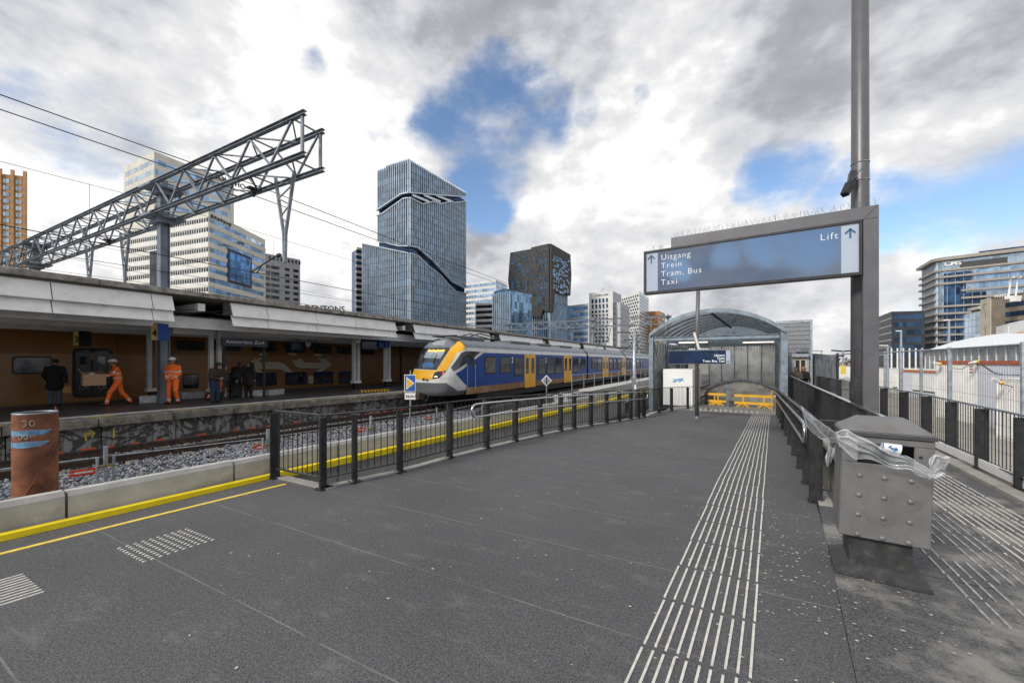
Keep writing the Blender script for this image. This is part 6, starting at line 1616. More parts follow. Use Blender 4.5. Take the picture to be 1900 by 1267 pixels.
windows(t, ws, 'gl3')
ws = [lambda b, i=i, j=j: Fr.box(b, 2.2+i*1.9, 3.2+i*1.9, zt_-6.5-j*3.4-2.2, zt_-6.5-j*3.4, .1, .2) for j in range(11) for i in range(int((Fr.L-3)/1.9))]
windows(t, ws, 'gl4', 'side_window')
text_mesh('LOYENS LOEFF', 1.35, 'darkmetal', 'roof_lettering', t, frame(Fl.p(Fl.uz(1104, 550)[0], EYE+(670-548.6)/FPX*263, .1), Fl.d), ext=.05, bold=.02)
b = MB(); b.beam(Fl.p(7, zt_, -2), Fl.p(9.5, zt_+3, -2), .2, .2); b.beam(Fl.p(9.5, zt_+3, -2), Fl.p(10, zt_+2.2, -2), .15, .15); b.build('roof_davit', 'darkmetal', t)
t = thing('white_annex', 'lower grey-white wing attached right of the white tower', 'building', tuple(G(1160, 262)))
F = Fac(G(1151, 262), G(1168, 285)); zt_ = EYE+(670-562)/FPX*265; footprint(t, 'wall', [F.A, F.B, F.B-F.n*15, F.A-F.n*15], -1, zt_, 'wht2')
windows(t, [lambda b, i=i, j=j: F.box(b, 1.5+i*2.6, 3+i*2.6, zt_-5-j*3.6, zt_-2.9-j*3.6, -.1, .08) for j in range(9) for i in range(int(F.L/2.6)-1)], 'gl4')
# 10 patterned tower
t = thing('patterned_tower', 'white tower with a net of slanted dark windows', 'tower', tuple(G(1186, 300)))
c_ = G(1186, 300); l_ = G(1150, dof(300, 540, 551)); r_ = G(1203.5, dof(300, 540, 554)); zt_ = EYE+130/FPX*300; Fl, Fr = Fac(l_, c_), Fac(c_, r_)
footprint(t, 'wall', [l_, c_, r_, l_+r_-c_], -1, zt_, 'wht'); b = MB(); Fr.box(b, 0.1, Fr.L, -1, zt_-.01, 0, .1); b.build('side_skin', 'fin', t)
ws = []
for F, nu in ((Fl, 9), (Fr, 7)):
    for j in range(19):
        for i in range(nu):
            p_ = F.L/nu; u = i*p_+(p_*.5 if j % 2 else 0)+.2; z = zt_-2.2-j*2.5
            if u+p_*.7 > F.L: continue
            ws.append(lambda b, F=F, u=u, z=z, p_=p_: F.poly(b, [(u+p_*.2, z-1.7), (u+p_*.72, z-1.5), (u+p_*.55, z), (u, z-.3)], -.1, .16))
windows(t, ws, 'gl4')
# 11 orange and white building
t = thing('orange_block', 'orange and white block peeping over the far gantry mast', 'building', tuple(G(1218, 330)))
A, c_, B = G(1199, 335), G(1222, 330), G(1234, 350); zt_ = EYE+(670-577)/FPX*330; Fl, Fr = Fac(A, c_), Fac(c_, B)
M['orng'] = mat('orange_panel', (.42, .19, .075), .7, var=.25, scale=.5); footprint(t, 'wall', [A, c_, B, A+B-c_], -1, zt_, 'orng')
rnd = random.Random(5); ws = []
for F in (Fl, Fr):
    for j in range(12):
        for i in range(int(F.L/2.6)):
            if rnd.random() < .75: ws.append(lambda b, F=F, i=i, j=j, w_=rnd.uniform(1.2, 2.1): F.box(b, .4+i*2.6, .4+i*2.6+w_, zt_-3.4-j*3.2, zt_-1.3-j*3.2, -.1, .3))
windows(t, ws[::3], 'gl5'); windows(t, ws[1::3], 'wht', 'loggia'); windows(t, ws[2::3], mat('straw_panel', (.62, .45, .15), .7), 'panel')
# 12 dark block right
t = thing('dark_office', 'black-clad office block to the right of the big sign post', 'building', tuple(G(1654, 200)))
c_ = G(1654, 200); l_ = G(1600, dof(200, 578, 600)); r_ = G(1716, 197); zt_ = EYE+92/FPX*200; Fl, Fr = Fac(l_, c_), Fac(c_, r_)
footprint(t, 'wall', [l_, c_, r_, l_+r_-c_], -1, zt_, 'darkb')
ws = []
for j in range(6):
    for i in range(14):
        u = 1.2+i*(Fr.L-2)/14; ws.append(lambda b, u=u, j=j: Fr.box(b, u, u+.75, zt_-3.9-j*3.8, zt_-1.5-j*3.8, -.1, .05))
windows(t, ws, 'gl3')
b = MB()
for j in range(6): Fl.box(b, 0, Fl.L, zt_-3.4-j*3.6, zt_-3.1-j*3.6, 0, .1)
b.build('pale_line', 'column', t)
# 13 law firm office with bronze slabs
t = thing('slab_office', 'blue glass office with bronze floor slabs and a rounded corner', 'building', tuple(G(1743, 205)))
c_ = G(1741, 205); l_ = G(1712, dof(205, 482.6, 499)); zt_ = EYE+187.4/FPX*205; r_ = G(1990, 205*187.4/217)
Fl, Fr = Fac(l_, c_), Fac(c_, r_); rad = 3.0
cc = c_-Fl.d*rad-Fl.n*rad
def outline(o):
    pts = [Fl.p(0, 0, o)]
    a0 = math.atan2(Fl.n.y, Fl.n.x); a1 = math.atan2(Fr.n.y, Fr.n.x)
    while a1-a0 > math.pi: a1 -= 2*math.pi
    while a1-a0 < -math.pi: a1 += 2*math.pi
    # arc centre tangent to both facades
    h = math.tan(abs(a1-a0)/2)*rad; cen = Fl.p(Fl.L-h, 0, -rad)
    for k_ in range(9):
        a = a0+(a1-a0)*k_/8; pts.append(Vector((cen.x, cen.y, 0))+Vector((math.cos(a), math.sin(a), 0))*(rad+o))
    pts.append(Fr.p(Fr.L, 0, o)); pts += [Fr.p(Fr.L, 0, -30), Fl.p(0, 0, -30)]; return pts
b = MB(); b.prism([p+Vector((0, 0, -1)) for p in outline(0)], (0, 0, zt_+1.)); b.build('glass_body', 'gl5', t)
ys_ = [482.6, 503.4, 515.8, 528, 543, 556.5, 569.7, 583, 595, 608.6, 621.8, 635]
for i, y in enumerate(ys_):
    z = EYE+(670-y)/FPX*205; o = 2.4 if i == 0 else 1.5; hgt = 1.5 if i == 0 else .95
    if i in (4, 5):
        b = MB(); Fl.box(b, -1, Fl.L-1.5, z-hgt/2, z+hgt/2, -.5, o); u = Fr.uz(1783, y)[0]; Fr.box(b, u, Fr.L, z-hgt/2, z+hgt/2, -.5, o)
    else: b = MB(); pts = outline(o); pts[0] = Fl.p(-1.2, 0, o); b.prism([p+Vector((0, 0, z-hgt/2)) for p in pts], (0, 0, hgt))
    b.build('floor_slab', 'slab', t)
for (x0, x1, y0, y1) in ((1751, 1792, 507, 582), (1792, 1806, 507, 527), (1792, 1830, 546, 582), (1751, 1806, 584, 640)):
    a, c = Fr.uz(x0, 550)[0], Fr.uz(x1, 550)[0]; b = MB(); Fr.box(b, a, c, EYE+(670-y1)/FPX*203, EYE+(670-y0)/FPX*203, .0, .25); b.build('dark_glass', 'gl3', t)
a = Fr.uz(1811, 550)[0]; b = MB(); Fr.box(b, a, Fr.L, EYE+(670-545)/FPX*203, EYE+(670-507)/FPX*203, 0, .2); b.build('blue_glass', 'gl2', t)
b = MB()
a, c = Fr.uz(1781, 480)[0], Fr.uz(1869, 480)[0]; Fr.box(b, a, c, EYE+(670-499)/FPX*200, EYE+(670-487)/FPX*200, .0, .6); b.build('louvre_band', 'darkb', t)
b = MB()
for i in range(14): Fl.box(b, .6+i*Fl.L/14, .9+i*Fl.L/14, -1, zt_-1, 0, .5)
for i in range(40): Fr.box(b, 3+i*2.8, 3.1+i*2.8, -1, zt_-1, 0, .3)
b.build('mullions', 'fin', t)
b = MB(); Fr.box(b, 14, Fr.L, zt_+.2, zt_+2.4, -20, -3); b.build('roof_storey', 'gl3', t)
text_mesh('CMS', 3.0, 'white', 'lettering', t, frame(Fr.p(Fr.uz(1751.5, 492)[0], EYE+(670-494)/FPX*203, .7), Fr.d), ext=.15, bold=.08)
# 14 brown concrete block
t = thing('concrete_block', 'brown concrete office block with a pale end wall behind the white tent', 'building', tuple(G(1839, 75)))
c_ = G(1839, 75); l_ = G(1821, dof(75, 553.6, 558)); r_ = G(1990, 62); zt_ = EYE+116.4/FPX*75; Fl, Fr = Fac(l_, c_), Fac(c_, r_)
footprint(t, 'wall', [l_, c_, r_, r_-Fr.n*12, l_-Fr.n*12], -1, zt_, 'concb'); b = MB(); Fl.box(b, -.05, Fl.L+.05, -1, zt_+.12, .0, .12); b.build('pale_end_wall', 'concl', t)
b = MB(); um_ = Fl.L/2; 
for z0, z1 in ((zt_-3.6, zt_-2.3), (zt_-8.5, zt_-5)): Fl.box(b, um_-.1, um_+.12, z0, z1, .1, .14)
b.tube([Fl.p(um_+.55*math.cos(a), zt_-1.2+.45*math.sin(a), .14) for a in np.linspace(0, 3.14, 10)]+[Fl.p(um_-.2, zt_-1.9, .14)], .05, 5); b.build('slit', 'concb', t)
for y in (563, 581, 598.5):
    for i in range(7):
        a = Fr.uz(1866+i*9.5, y)[0]; c = Fr.uz(1866+i*9.5+8.8, y)[0]; z = EYE+(670-y)/FPX*70; b = MB(); Fr.box(b, a, c, z-.42, z+.42, -.05, .06); o = b.build('window', 'darkb', t)
        b = MB(); Fr.box(b, a+.06, (a+c)/2-.03, z-.36, z+.36, .061, .075); Fr.box(b, (a+c)/2+.03, c-.06, z-.36, z+.36, .061, .075); b.build('pane', 'gl3', o)
b = MB(); Fr.box(b, 0, Fr.L, zt_+.0, zt_+.12, -.3, .1); b.build('parapet', 'concb', t)
t = thing('glass_annex', 'pale glazed annex left of the brown concrete block', 'building', tuple(G(1805, 80)))
F = Fac(G(1790, 84), G(1821.5, 78)); zt_ = EYE+(670-581)/FPX*82; footprint(t, 'wall', [F.A, F.B, F.B-F.n*6, F.A-F.n*6], -1, zt_, 'wht2')
b = MB()
for i in range(4):
    for j in range(7): F.box(b, .1+i*F.L/4, F.L/4*(i+1)-.05, zt_-.2-(j+1)*1.3, zt_-.28-j*1.3, .0, .05)
b.build('glass_grid', 'gl5', t)
b = MB(); F2 = Fac(G(1800, 86), G(1822, 82)); F2.box(b, 0, F2.L, EYE+(670-575)/FPX*84, EYE+(670-570)/FPX*84, -3, .4); F2.box(b, 0, F2.L, zt_-.5, EYE+(670-575)/FPX*84-.01, -3, -.2, 1); b.build('roof_slab', ['concl', 'gl4'], t)
# davits on its roof
t = thing('roof_davit', 'pair of white window-cleaning arms on the brown concrete roof', 'crane', tuple(PD(1880, 548, 68)))
for x0, x1 in ((1871, 1877), (1884, 1890)):
    b = MB(); b.tube([PD(x0, 552, 68), PD(x1-1, 518, 68), PD(x1+4, 514, 66)], .12, 6); b.build('arm', 'white', t)
b = MB(); b.beam(PD(1870, 552, 68), PD(1890, 552, 68), .9, .5); b.beam(PD(1879, 556, 67), PD(1889, 556, 67), .8, .6); b.build('carriage', 'white', t)
b = MB()
for i in range(6): b.tube([PD(1846+i*4.4, 552-i*.2, 69), PD(1848+i*4.4, 548-i*.4, 69)], .05, 4)
b.tube([PD(1845, 550, 69), PD(1870, 545, 69)], .04, 4); b.build('roof_rail', 'white', t)
# AC container above tent
t = thing('plant_container', 'white-framed grey container on yellow steelwork above the tent roof', 'container', tuple(PD(1870, 620, 58)))
c_ = G(1873, 56); l_ = G(1848, 62); r_ = G(1960, 44); Fl, Fr = Fac(l_, c_), Fac(c_, r_); z0, z1 = EYE+(670-622)/FPX*58, EYE+(670-602)/FPX*58
footprint(t, 'casing', [l_, c_, r_, r_-Fr.n*4, l_-Fr.n*4], z0, z1, 'white')
b = MB(); Fl.box(b, .3, Fl.L-.3, z0+.2, z1-.35, 0, .04); Fr.box(b, .3, Fr.L-.3, z0+.2, z1-.35, 0, .04); b.build('louvre_panel', 'cabin', t)
b = MB(); b.beam(Fl.p(-1, z0-.15, .3), Fl.p(Fl.L, z0-.05, .3), .12, .12); b.beam(Fr.p(0, z0-.1, .3), Fr.p(Fr.L, z0-.1, .3), .12, .12); b.beam(Fl.p(Fl.L/2, z0-.1, .3), Fl.p(Fl.L/2-.5, -1, .3), .12, .12); b.build('steelwork', 'byel', t)
# tent
M['tent'] = mat('tent_roof', (.74, .76, .78), .45, var=.04, scale=.4, spec=.4)
t = thing('storage_tent', 'long white-roofed tent with translucent wall panels behind the cabins', 'tent', tuple(G(1800, 38)))
A, B = G(1717, 46), G(1985, 24.5); F = Fac(A, B); ze = 2.85
b = MB(); n_ = 12
rows = []
ridge = [(1715, 651.5, 46.5), (1740, 643, 50), (1770, 634, 54), (1800, 627.5, 56), (1840, 621, 58), (1900, 614, 60), (1985, 605, 60)]
top = [PD(*q) for q in ridge]; bot = [F.p(F.L*i/6, ze, .25) for i in range(7)]; bot[0] = F.p(0, ze, .2)
vs = top+bot; b.add(vs, [(i, i+1, 8+i, 7+i) for i in range(6)]); b.add([v-Vector((0, 0, .12)) for v in vs], [(i, i+1, 8+i, 7+i) for i in range(6)]); b.build('roof', 'tent', t, smooth=True)
b = MB(); 
for i in range(7): b.beam(top[i]+Vector((0,0,.02)), bot[i]+Vector((0, 0, .03)), .12, .05)
b.build('roof_seam', 'white', t)
M['poly'] = mat('polycarbonate', (.24, .27, .30), .3, var=.35, scale=.9, stain_or_sheen=((.40, .43, .46), .6), sscale=.6)
n_ = 17
for i in range(n_): b = MB(); F.box(b, F.L*i/n_+.05, F.L*(i+1)/n_-.05, -1, ze-.05, -.1, 0); b.build('wall_panel', 'poly', t)
for i in range(n_+1): b = MB(); F.box(b, F.L*i/n_-.04, F.L*i/n_+.04, -1, ze, -.05, .06); b.build('wall_post', 'white', t)
b = MB(); F.box(b, 0, F.L, ze-.05, ze+.08, -.1, .1); b.build('eave_beam', 'galv', t)
# cabins
def cabin(label, A, B, z1, wallm, band=None, side=None, win=(), depth=2.5, C0=None):
    t = thing('site_cabin', label, 'cabin', (A.x, A.y, -1)); F = Fac(A, B)
    bk_ = F.n*-depth; b = MB(); b.prism([Vector((p.x, p.y, -1)) for p in (F.A, F.B, F.B+bk_, F.A+bk_)], (0, 0, z1+1)); b.build('wall', wallm, t)
    b = MB(); n = int(F.L/.14)
    for i in range(n): F.box(b, i*.14, i*.14+.07, -.9, z1-.15, .001, .014)
    b.build('wall_ribs', wallm, t)
    if band: b = MB(); F.box(b, 0, F.L, z1-.12, z1+.03, .0, .05); b.box((0,0,0),(0.001,0.001,0.001)) if False else None; b.build('roof_band', band, t)
    b = MB(); F.box(b, -.01, .06, -1, z1, .015, .03); b.build('corner_post', 'white', t); b = MB(); F.box(b, F.L-.06, F.L+.01, -1, z1, .015, .03); b.build('corner_post', 'white', t)
    for (x0, y0, x1, y1) in win:
        a, zt_ = F.uz(x0, y0); c, zb_ = F.uz(x1, y1); zt_ = F.uz((x0+x1)/2, y0)[1]; zb_ = F.uz((x0+x1)/2, y1)[1]
        b = MB(); F.box(b, a, c, zb_, zt_, .01, .04); o = b.build('window', 'white', t); b = MB(); F.box(b, a+.06, c-.06, zb_+.08, zb_+.18, .041, .05); F.box(b, a+.06, c-.06, zb_+.22, zt_-.06, .041, .055, 1); b.build('shutter', ['gl4', 'cabin'], o)
    return t, F
M['red'] = mat('red_band', (.42, .10, .045), .6, var=.15)
M['cabblue'] = mat('bluish_cabin_sheet', (.60, .63, .70), .5, var=.05, scale=1)
t1, F1 = cabin('off-white ribbed cabin with a red roof band, left one under the tent', G(1738, 19.5), G(1811.5, 17.3), 1.69, 'cabin', 'red')
cabin('bluish grey ribbed cabin with a red roof band, continuing right under the tent', G(1812, 17.3), G(1990, 13.0), 1.69, 'cabblue', 'red')
b = MB()
for i in range(3): a = F1.uz(1799+i*.5, 680); F1.box(b, a[0], a[0]+.22-.04*i, a[1]-.02-.12*i, a[1]+.03-.12*i, .015, .02)
b.build('red_marks', 'red', t1)
cabin('nearest low cream ribbed cabin at the right edge', G(1850, 14.2), G(1990, 11.0), 1.12, 'cabin')
cabin('small white cabin with a roller-shuttered window and orange roof strip', G(1674, 31), G(1740, 27), 1.02, 'cabblue', mat('orange_strip', (.55, .16, .05), .6), win=((1694, 696, 1737, 730),))
cabin('cream cabin with white window frames beside the big sign post', G(1625, 36), G(1673, 33), 1.05, 'cream2', win=((1640, 694, 1652, 722), (1657, 694, 1667, 722)))
# flood lights on the cabins
for (x0, y0, x1, y1, d_), lb in zip(((1733, 673, 1744, 675, 19), (1799, 674, 1812, 671, 17), (1842, 702, 1858, 710, 13.6)), ('at the left corner of the off-white cabin', 'between the two red-banded cabins', 'above the nearest cream cabin')):
    t = thing('work_light', 'white tubular work light with yellow end '+lb, 'lamp', tuple(PD(x0, y0, d_)))
    b = MB(); b.tube([PD(x0, y0, d_), PD(x1, y1, d_)], .055, 8); b.build('tube', 'white', t); b = MB(); b.ball(PD(x1, y1, d_), .08, n=8, k=6); b.build('end_cap', 'byel', t)
    b = MB(); b.tube([PD(x1, y1, d_), PD(x1+1, y1+8, d_)], .012, 5); b.tube([PD(x1, y1, d_), PD(x1-.5, y1-6, d_)], .02, 5); b.build('bracket', 'darkmetal', t)
b = MB()
for pts in ([(1765, 683), (1785, 685), (1805, 672)], [(1822, 676), (1850, 695), (1880, 696), (1900, 695)], [(1858, 712), (1880, 718), (1905, 728)], [(1812, 672), (1840, 690), (1860, 694)]): b.tube([PD(x, y, 13.4 if x > 1812 else 16.5) for x, y in pts], .012, 5)
b.build('power_cable', 'black', label='black power cables sagging along the cabin walls', cat='cable')
# grey-clothed person half hidden behind the outer fence is left to the people section
# temporary fence on the yard side
t = thing('yard_fence', 'tall galvanised wire fence standing just outside the black outer fence', 'fence', (outx(6)+.8, 6, -1))
tf = lambda Y: outx(Y)+.85
def yfor(px):
    x, y, v = survey(px, 600); best = min((abs(tf(k_*.02)*y-x*k_*.02), k_*.02) for k_ in range(50, 3500)); return best[1]
for px, r_, m_ in ((1762, .045, 'galv'), (1709, .035, 'galv'), (1671.5, .05, 'galv'), (1642, .035, 'galv'), (1900, .045, 'galv')):
    Y = yfor(px); b = MB(); b.tube([(tf(Y), Y, -1), (tf(Y), Y, 2.03)], r_, 8); b.build('post', m_, t)
for (xa, xc) in ((1900, 1762), (1762, 1709), (1709, 1671.5), (1671.5, 1642), (1642, 1600)):
    Ya, Yc = yfor(xa), yfor(xc)
    if Yc < Ya: Ya, Yc = Yc, Ya
    b = MB(); b.tube([(tf(Ya), Ya, 1.99), (tf(Yc), Yc, 1.99)], .022, 6); b.build('top_tube', 'galv', t)
    b = MB(); n = int((Yc-Ya)/.11)
    if Ya < 14:
        for i in range(n): y = Ya+i*.11; b.tube([(tf(y), y, -.9), (tf(y), y, 1.98)], .0014, 3, cap=False)
    for z in (-.5, 0, .5, 1.0, 1.45, 1.75): b.tube([(tf(Ya), Ya, z), (tf(Yc), Yc, z)], .003, 3, cap=False)
    b.build('wire_mesh', 'galvdark', t)
# grey mesh screens farther down the corridor
gm = mat('grey_debris_mesh', (.25, .27, .30), .7, alpha=.78, var=.4, scale=3)
t = thing('screen_fence', 'grey mesh-covered site fence beyond the side corridor', 'fence', (outx(24), 24, 0))
ysc = [22, 25.5, 29, 33, 38, 44]
for a, c in zip(ysc, ysc[1:]):
    b = MB(); b.box((outx(a)+.25, a+.05, .3), (outx(a)+.27, c-.05, 1.95)); b.build('mesh_panel', gm, t); b = MB(); b.tube([(outx(a)+.3, a, -1), (outx(a)+.3, a, 2.05)], .05, 6); b.build('post', 'darkmetal', t)
b = MB(); b.box((outx(20)+.3, 18, 1.96), (outx(20)+.34, 44, 2.0)); b.build('top_tube', 'galv', t)
# white posts
for i, px in enumerate((1654, 1665, 1676, 1687.5, 1699, 1711)):
    p = PD(px, 646, 60); b = MB(); b.beam((p.x, p.y, -1), tuple(p), .15, .15); b.build('white_post', 'white', label='slim white post in the row before the dark and blue glass offices', cat='post', group='row of slim white posts')
# lamp posts and cctv
def lamppost(px, ytop, d_, label, arm=0, heads=0):
    p = PD(px, ytop, d_); t = thing('lamp_post', label, 'lamp post', (p.x, p.y, -1)); b = MB(); b.tube([(p.x, p.y, -1), tuple(p)], [.09*d_/30+.02, .05*d_/30+.02], 8); b.build('shaft', 'galv', t)
    b = MB(); rx = Vector((CY, SY, 0)); q = Vector(p)
    if heads:
        b.beam(q-rx*.028*d_, q-rx*.004*d_+Vector((0, 0, -.1)), .12*d_/30, .1*d_/30); b.beam(q+rx*.028*d_, q+rx*.004*d_+Vector((0, 0, -.1)), .12*d_/30, .1*d_/30)
    else: b.beam(q, q-rx*.012*d_*max(1, arm), .12*d_/30, .07*d_/30)
    b.build('lamp_head', 'darkmetal' if heads else 'white', t)
lamppost(1761, 594, 60, 'tall thin grey lamp post before the blue glass office', 1); lamppost(1672, 614, 60, 'tall grey lamp post before the black office', 1); lamppost(1647, 641, 30, 'white camera lamp on a short pole right of the sign post', 3)
lamppost(1564, 650, 45, 'pole with two black lamp heads left of the sign post', heads=1); lamppost(1545, 660, 40, 'lower pole with two grey lamp heads behind the corridor fence', heads=1)
# bare shrubs and trees on the skyline
def bare_tree(px, ytop, d_, w_, label, seed):
    rnd = random.Random(seed); p = PD(px, 670, d_); base = Vector((p.x, p.y, -1)); H_ = EYE+(670-ytop)/FPX*d_+1; t = thing('bare_tree', label, 'tree', tuple(base), group='bare brown trees on the skyline')
    tr_ = MB(); cr = MB()
    def grow(a, dr, ln, r_, lv):
        c = a+dr*ln; (tr_ if lv < 2 else cr).tube([a, (a+c)/2+Vector((rnd.uniform(-1, 1), rnd.uniform(-1, 1), 0))*ln*.04, c], [r_, r_*.85, r_*.65], 4, cap=False)
        if lv >= 5: return
        for _ in range(3 if lv < 4 else 4):
            nd_ = (dr+Vector((rnd.uniform(-1, 1), rnd.uniform(-1, 1), rnd.uniform(-.3, .7)))*.75).normalized(); grow(a+dr*ln*rnd.uniform(.6, 1), nd_, ln*rnd.uniform(.6, .8), r_*.6, lv+1)
    grow(base, Vector((0, 0, 1)), H_*.28, .25, 0)
    tr_.build('trunk', 'shrubbark', t); cr.build('crown', 'twig', t)
for i, (px, yt, d_) in enumerate(((1531, 659, 130), (1543, 655, 120), (1556, 653, 125), (1570, 655, 118), (1583, 658, 122), (1595, 657, 125))):
    bare_tree(px, yt, d_, 8, 'bare brown tree on the skyline between lift tower and sign post', i)
# small things by the lift: scaffold frame, blue-striped box
t = thing('scaffold_frame', 'small tubular scaffold with blue boards right of the lift tower', 'scaffold', tuple(PD(1515, 670, 34)))
b = MB()
for x in (1501, 1524): b.tube([PD(x, 651, 34), PD(x, 700, 34)], .04, 6)
b.tube([PD(1498, 651, 34), PD(1527, 651, 34)], .04, 6); b.tube([PD(1512, 672, 34), PD(1519, 660, 34)], .05, 6); b.build('tube', 'galv', t)
b = MB(); b.beam(PD(1508, 664, 34), PD(1516, 664, 34), .3, .25); b.beam(PD(1531, 665.5, 34), PD(1536, 665.5, 34), .3, .3); b.build('blue_board', mat('bright_blue', (.03, .18, .55), .5), t)
b = MB(); b.beam(PD(1509, 662, 35), PD(1534, 664, 35), .4, .55); b.build('dark_board', 'darkmetal', t)
# pale work site clutter seen between corridor and yard
for (x0, x1, y0, y1, d_, m_, lb, ct) in ((1520, 1533, 668, 700, 40, 'greyt', 'grey stacked site material behind the screen fence', 'building material'), (1568, 1581, 680, 702, 36, 'white', 'white van-like box behind the corridor fence', 'container'), (1560, 1570, 678, 694, 35, 'sign_yellow_mat', 'yellow safety notice behind the screen fence', 'sign')):
    if m_ == 'sign_yellow_mat': m_ = mat('notice_yellow', (.70, .55, .10), .6)
    t = MB(); a, c = PD(x0, y0, d_), PD(x1, y0, d_); zb_ = EYE+(670-y1)/FPX*d_; rr = Vector((-SY, CY, 0))
    t.prism([Vector((a.x, a.y, zb_)), Vector((c.x, c.y, zb_)), c, a], rr*(.04 if ct == 'sign' else 1.5)); t.build('notice' if ct == 'sign' else 'site_box', m_, label=lb, cat=ct, bevel=.01)
# ------------------------------------------------------------------ people
PM = ['blackcloth', 'skin', 'hair', 'orange', 'reflect', 'jeans', 'shoe', 'browncloth', 'jeansdark', 'olivecloth']
IX = {n: i for i, n in enumerate(PM)}
def person(label, loc, rotz, top, legm, J, H=1.80, bands=False, hairm='hair', coat=0., lean=0., extra=(), name_cat='person', vox=.0085, bulk=1.0):
    """J: joints in metres, facing +y: hips, knees, ankles, shoulders, elbows, wrists as (left, right)"""
    k = H/1.80; t = thing('person', label, name_cat, loc, rotz); CP = []
    V = lambda p: Vector(p)*k
    def c(a, b_, ra, rb, m, bd=()): CP.append((V(a), V(b_), ra*k, rb*k, IX[m], bd))
    hipc = V((0, 0, 0)); pel = Vector(J.get('pelvis', (0, 0, .94))); chest = Vector(J.get('chest', (0, .01, 1.32))); neck = Vector(J.get('neck', (0, .02, 1.50))); head = Vector(J.get('head', (0, .04, 1.655)))
    bu = bulk; bd_t = ((.30, .42), (.78, .90)) if bands else ()
    sd_ = Vector(J.get('side', (1, 0, 0))).normalized()
    for s in (-1, 1):
        c(pel+sd_*.075*s, chest+sd_*.085*s-Vector((0, 0, .02)), .115*bu, .125*bu, top, bd_t)
    c(pel+Vector((0, 0, .10)), chest, .12*bu, .135*bu, top, bd_t)
    c(chest-sd_*.11+Vector((0, 0, .10)), chest+sd_*.11+Vector((0, 0, .10)), .085*bu, .085*bu, top)
    c(chest+Vector((0, 0, .12)), neck, .085*bu, .065*bu, top)
    c(neck-Vector((0, 0, .02)), head-Vector((0, 0, .05)), .052, .055, 'skin')
    hd = Vector(J.get('look', (0, 1, 0))).normalized()
    # head: skull, jaw, nose, ears
    c(head+Vector((0, 0, .02))-hd*.012, head+Vector((0, 0, .03))+hd*.012, .088, .082, 'skin'); c(head+hd*.03-Vector((0, 0, .05)), head+hd*.045-Vector((0, 0, .065)), .05, .042, 'skin')
    c(head+hd*.085+Vector((0, 0, .01)), head+hd*.105-Vector((0, 0, .02)), .010, .014, 'skin')
    er = Vector((hd.y, -hd.x, 0)).normalized()
    for s in (-1, 1): c(head+er*s*.082-Vector((0, 0, .01)), head+er*s*.086+Vector((0, 0, .02)), .013, .013, 'skin')
    for i in (0, 1):
        hp, kn, an = Vector(J['hip'][i]), Vector(J['knee'][i]), Vector(J['ankle'][i]); toe = Vector(J['toe'][i])
        c(hp+Vector((0, 0, .02)), kn, .105*bu, .072*bu, legm); c(kn, an, .070*bu, .056*bu, legm, ((.70, .86),) if bands else ())
        c(an-Vector((0, 0, .03)), toe, .046, .036, 'shoe'); c(an+(an-toe)*.18-Vector((0, 0, .045)), an-Vector((0, 0, .045)), .036, .04, 'shoe')
        sh_, el_, wr = Vector(J['shoulder'][i]), Vector(J['elbow'][i]), Vector(J['wrist'][i])
        c(sh_, el_, .068*bu, .052*bu, top, ((.55, .78),) if bands else ()); c(el_, wr, .052*bu, .040*bu, top, ((.45, .68),) if bands else ())
        d = (wr-el_).normalized(); pl = wr+d*.075; hnd = Vector(J.get('hand', (None, None))[i]) if J.get('hand') else d; hnd.normalize(); pl = wr+hnd*.07
        c(wr, pl, .030, .032, 'skin'); a_ = hnd.cross(Vector((0, 0, 1))); a_ = a_.normalized() if a_.length > .1 else Vector((1, 0, 0)); a2 = hnd.cross(a_)
        cu_ = -a2 if i else a2
        for q in range(4): 
            r0 = pl+a_*(q-1.5)*.020; L_ = (.055, .065, .06, .045)[q]; r1 = r0+hnd*L_*.6; r2 = r1+(hnd*.5+Vector((0, 0, -.6))).normalized()*L_*.6; c(r0, r1, .0105, .010, 'skin'); c(r1, r2, .010, .0085, 'skin')
        c(wr+hnd*.02+a_*.025, wr+hnd*.065+a_*.052, .012, .010, 'skin')
    if coat:
        c(pel+Vector((-.06, 0, .05)), pel+Vector((-.10, 0, -coat)), .13*bu, .13*bu, top); c(pel+Vector((.06, 0, .05)), pel+Vector((.10, 0, -coat)), .13*bu, .13*bu, top); c(pel, pel-Vector((0, 0, coat)), .13*bu, .13*bu, top)
    for e in extra: c(*e)
    b = MB()
    for a, e, ra, rb, m, bd in CP:
        L_ = (e-a).length; n = 10
        d = (e-a).normalized() if L_ > 1e-5 else Vector((0, 0, 1)); pts = []; rs = []
        for i in range(4): an_ = i*math.pi/8; pts.append(a-d*ra*math.cos(an_)); rs.append(max(.0008, ra*math.sin(an_)))
        pts.append(a); rs.append(ra); pts.append(e); rs.append(rb)
        for i in range(3, -1, -1): an_ = i*math.pi/8; pts.append(e+d*rb*math.cos(an_)); rs.append(max(.0008, rb*math.sin(an_)))
        b.tube(pts, rs, n)
    me = D.meshes.new('tmp'); me.from_pydata(b.v, [], b.f); o = D.objects.new('tmp', me); COL.objects.link(o)
    md_ = o.modifiers.new('r', 'REMESH'); md_.mode = 'VOXEL'; md_.voxel_size = vox; ms_ = o.modifiers.new('s', 'SMOOTH'); ms_.factor = .5; ms_.iterations = 2
    dg = C.evaluated_depsgraph_get(); m2 = D.meshes.new_from_object(o.evaluated_get(dg)); D.objects.remove(o); m2.name = 'body'
    nv = len(m2.vertices); co = np.zeros(nv*3, np.float32); m2.vertices.foreach_get('co', co); co = co.reshape(-1, 3)
    # folds in the cloth
    best = np.full(nv, 1e9); who = np.zeros(nv, int); uu = np.zeros(nv)
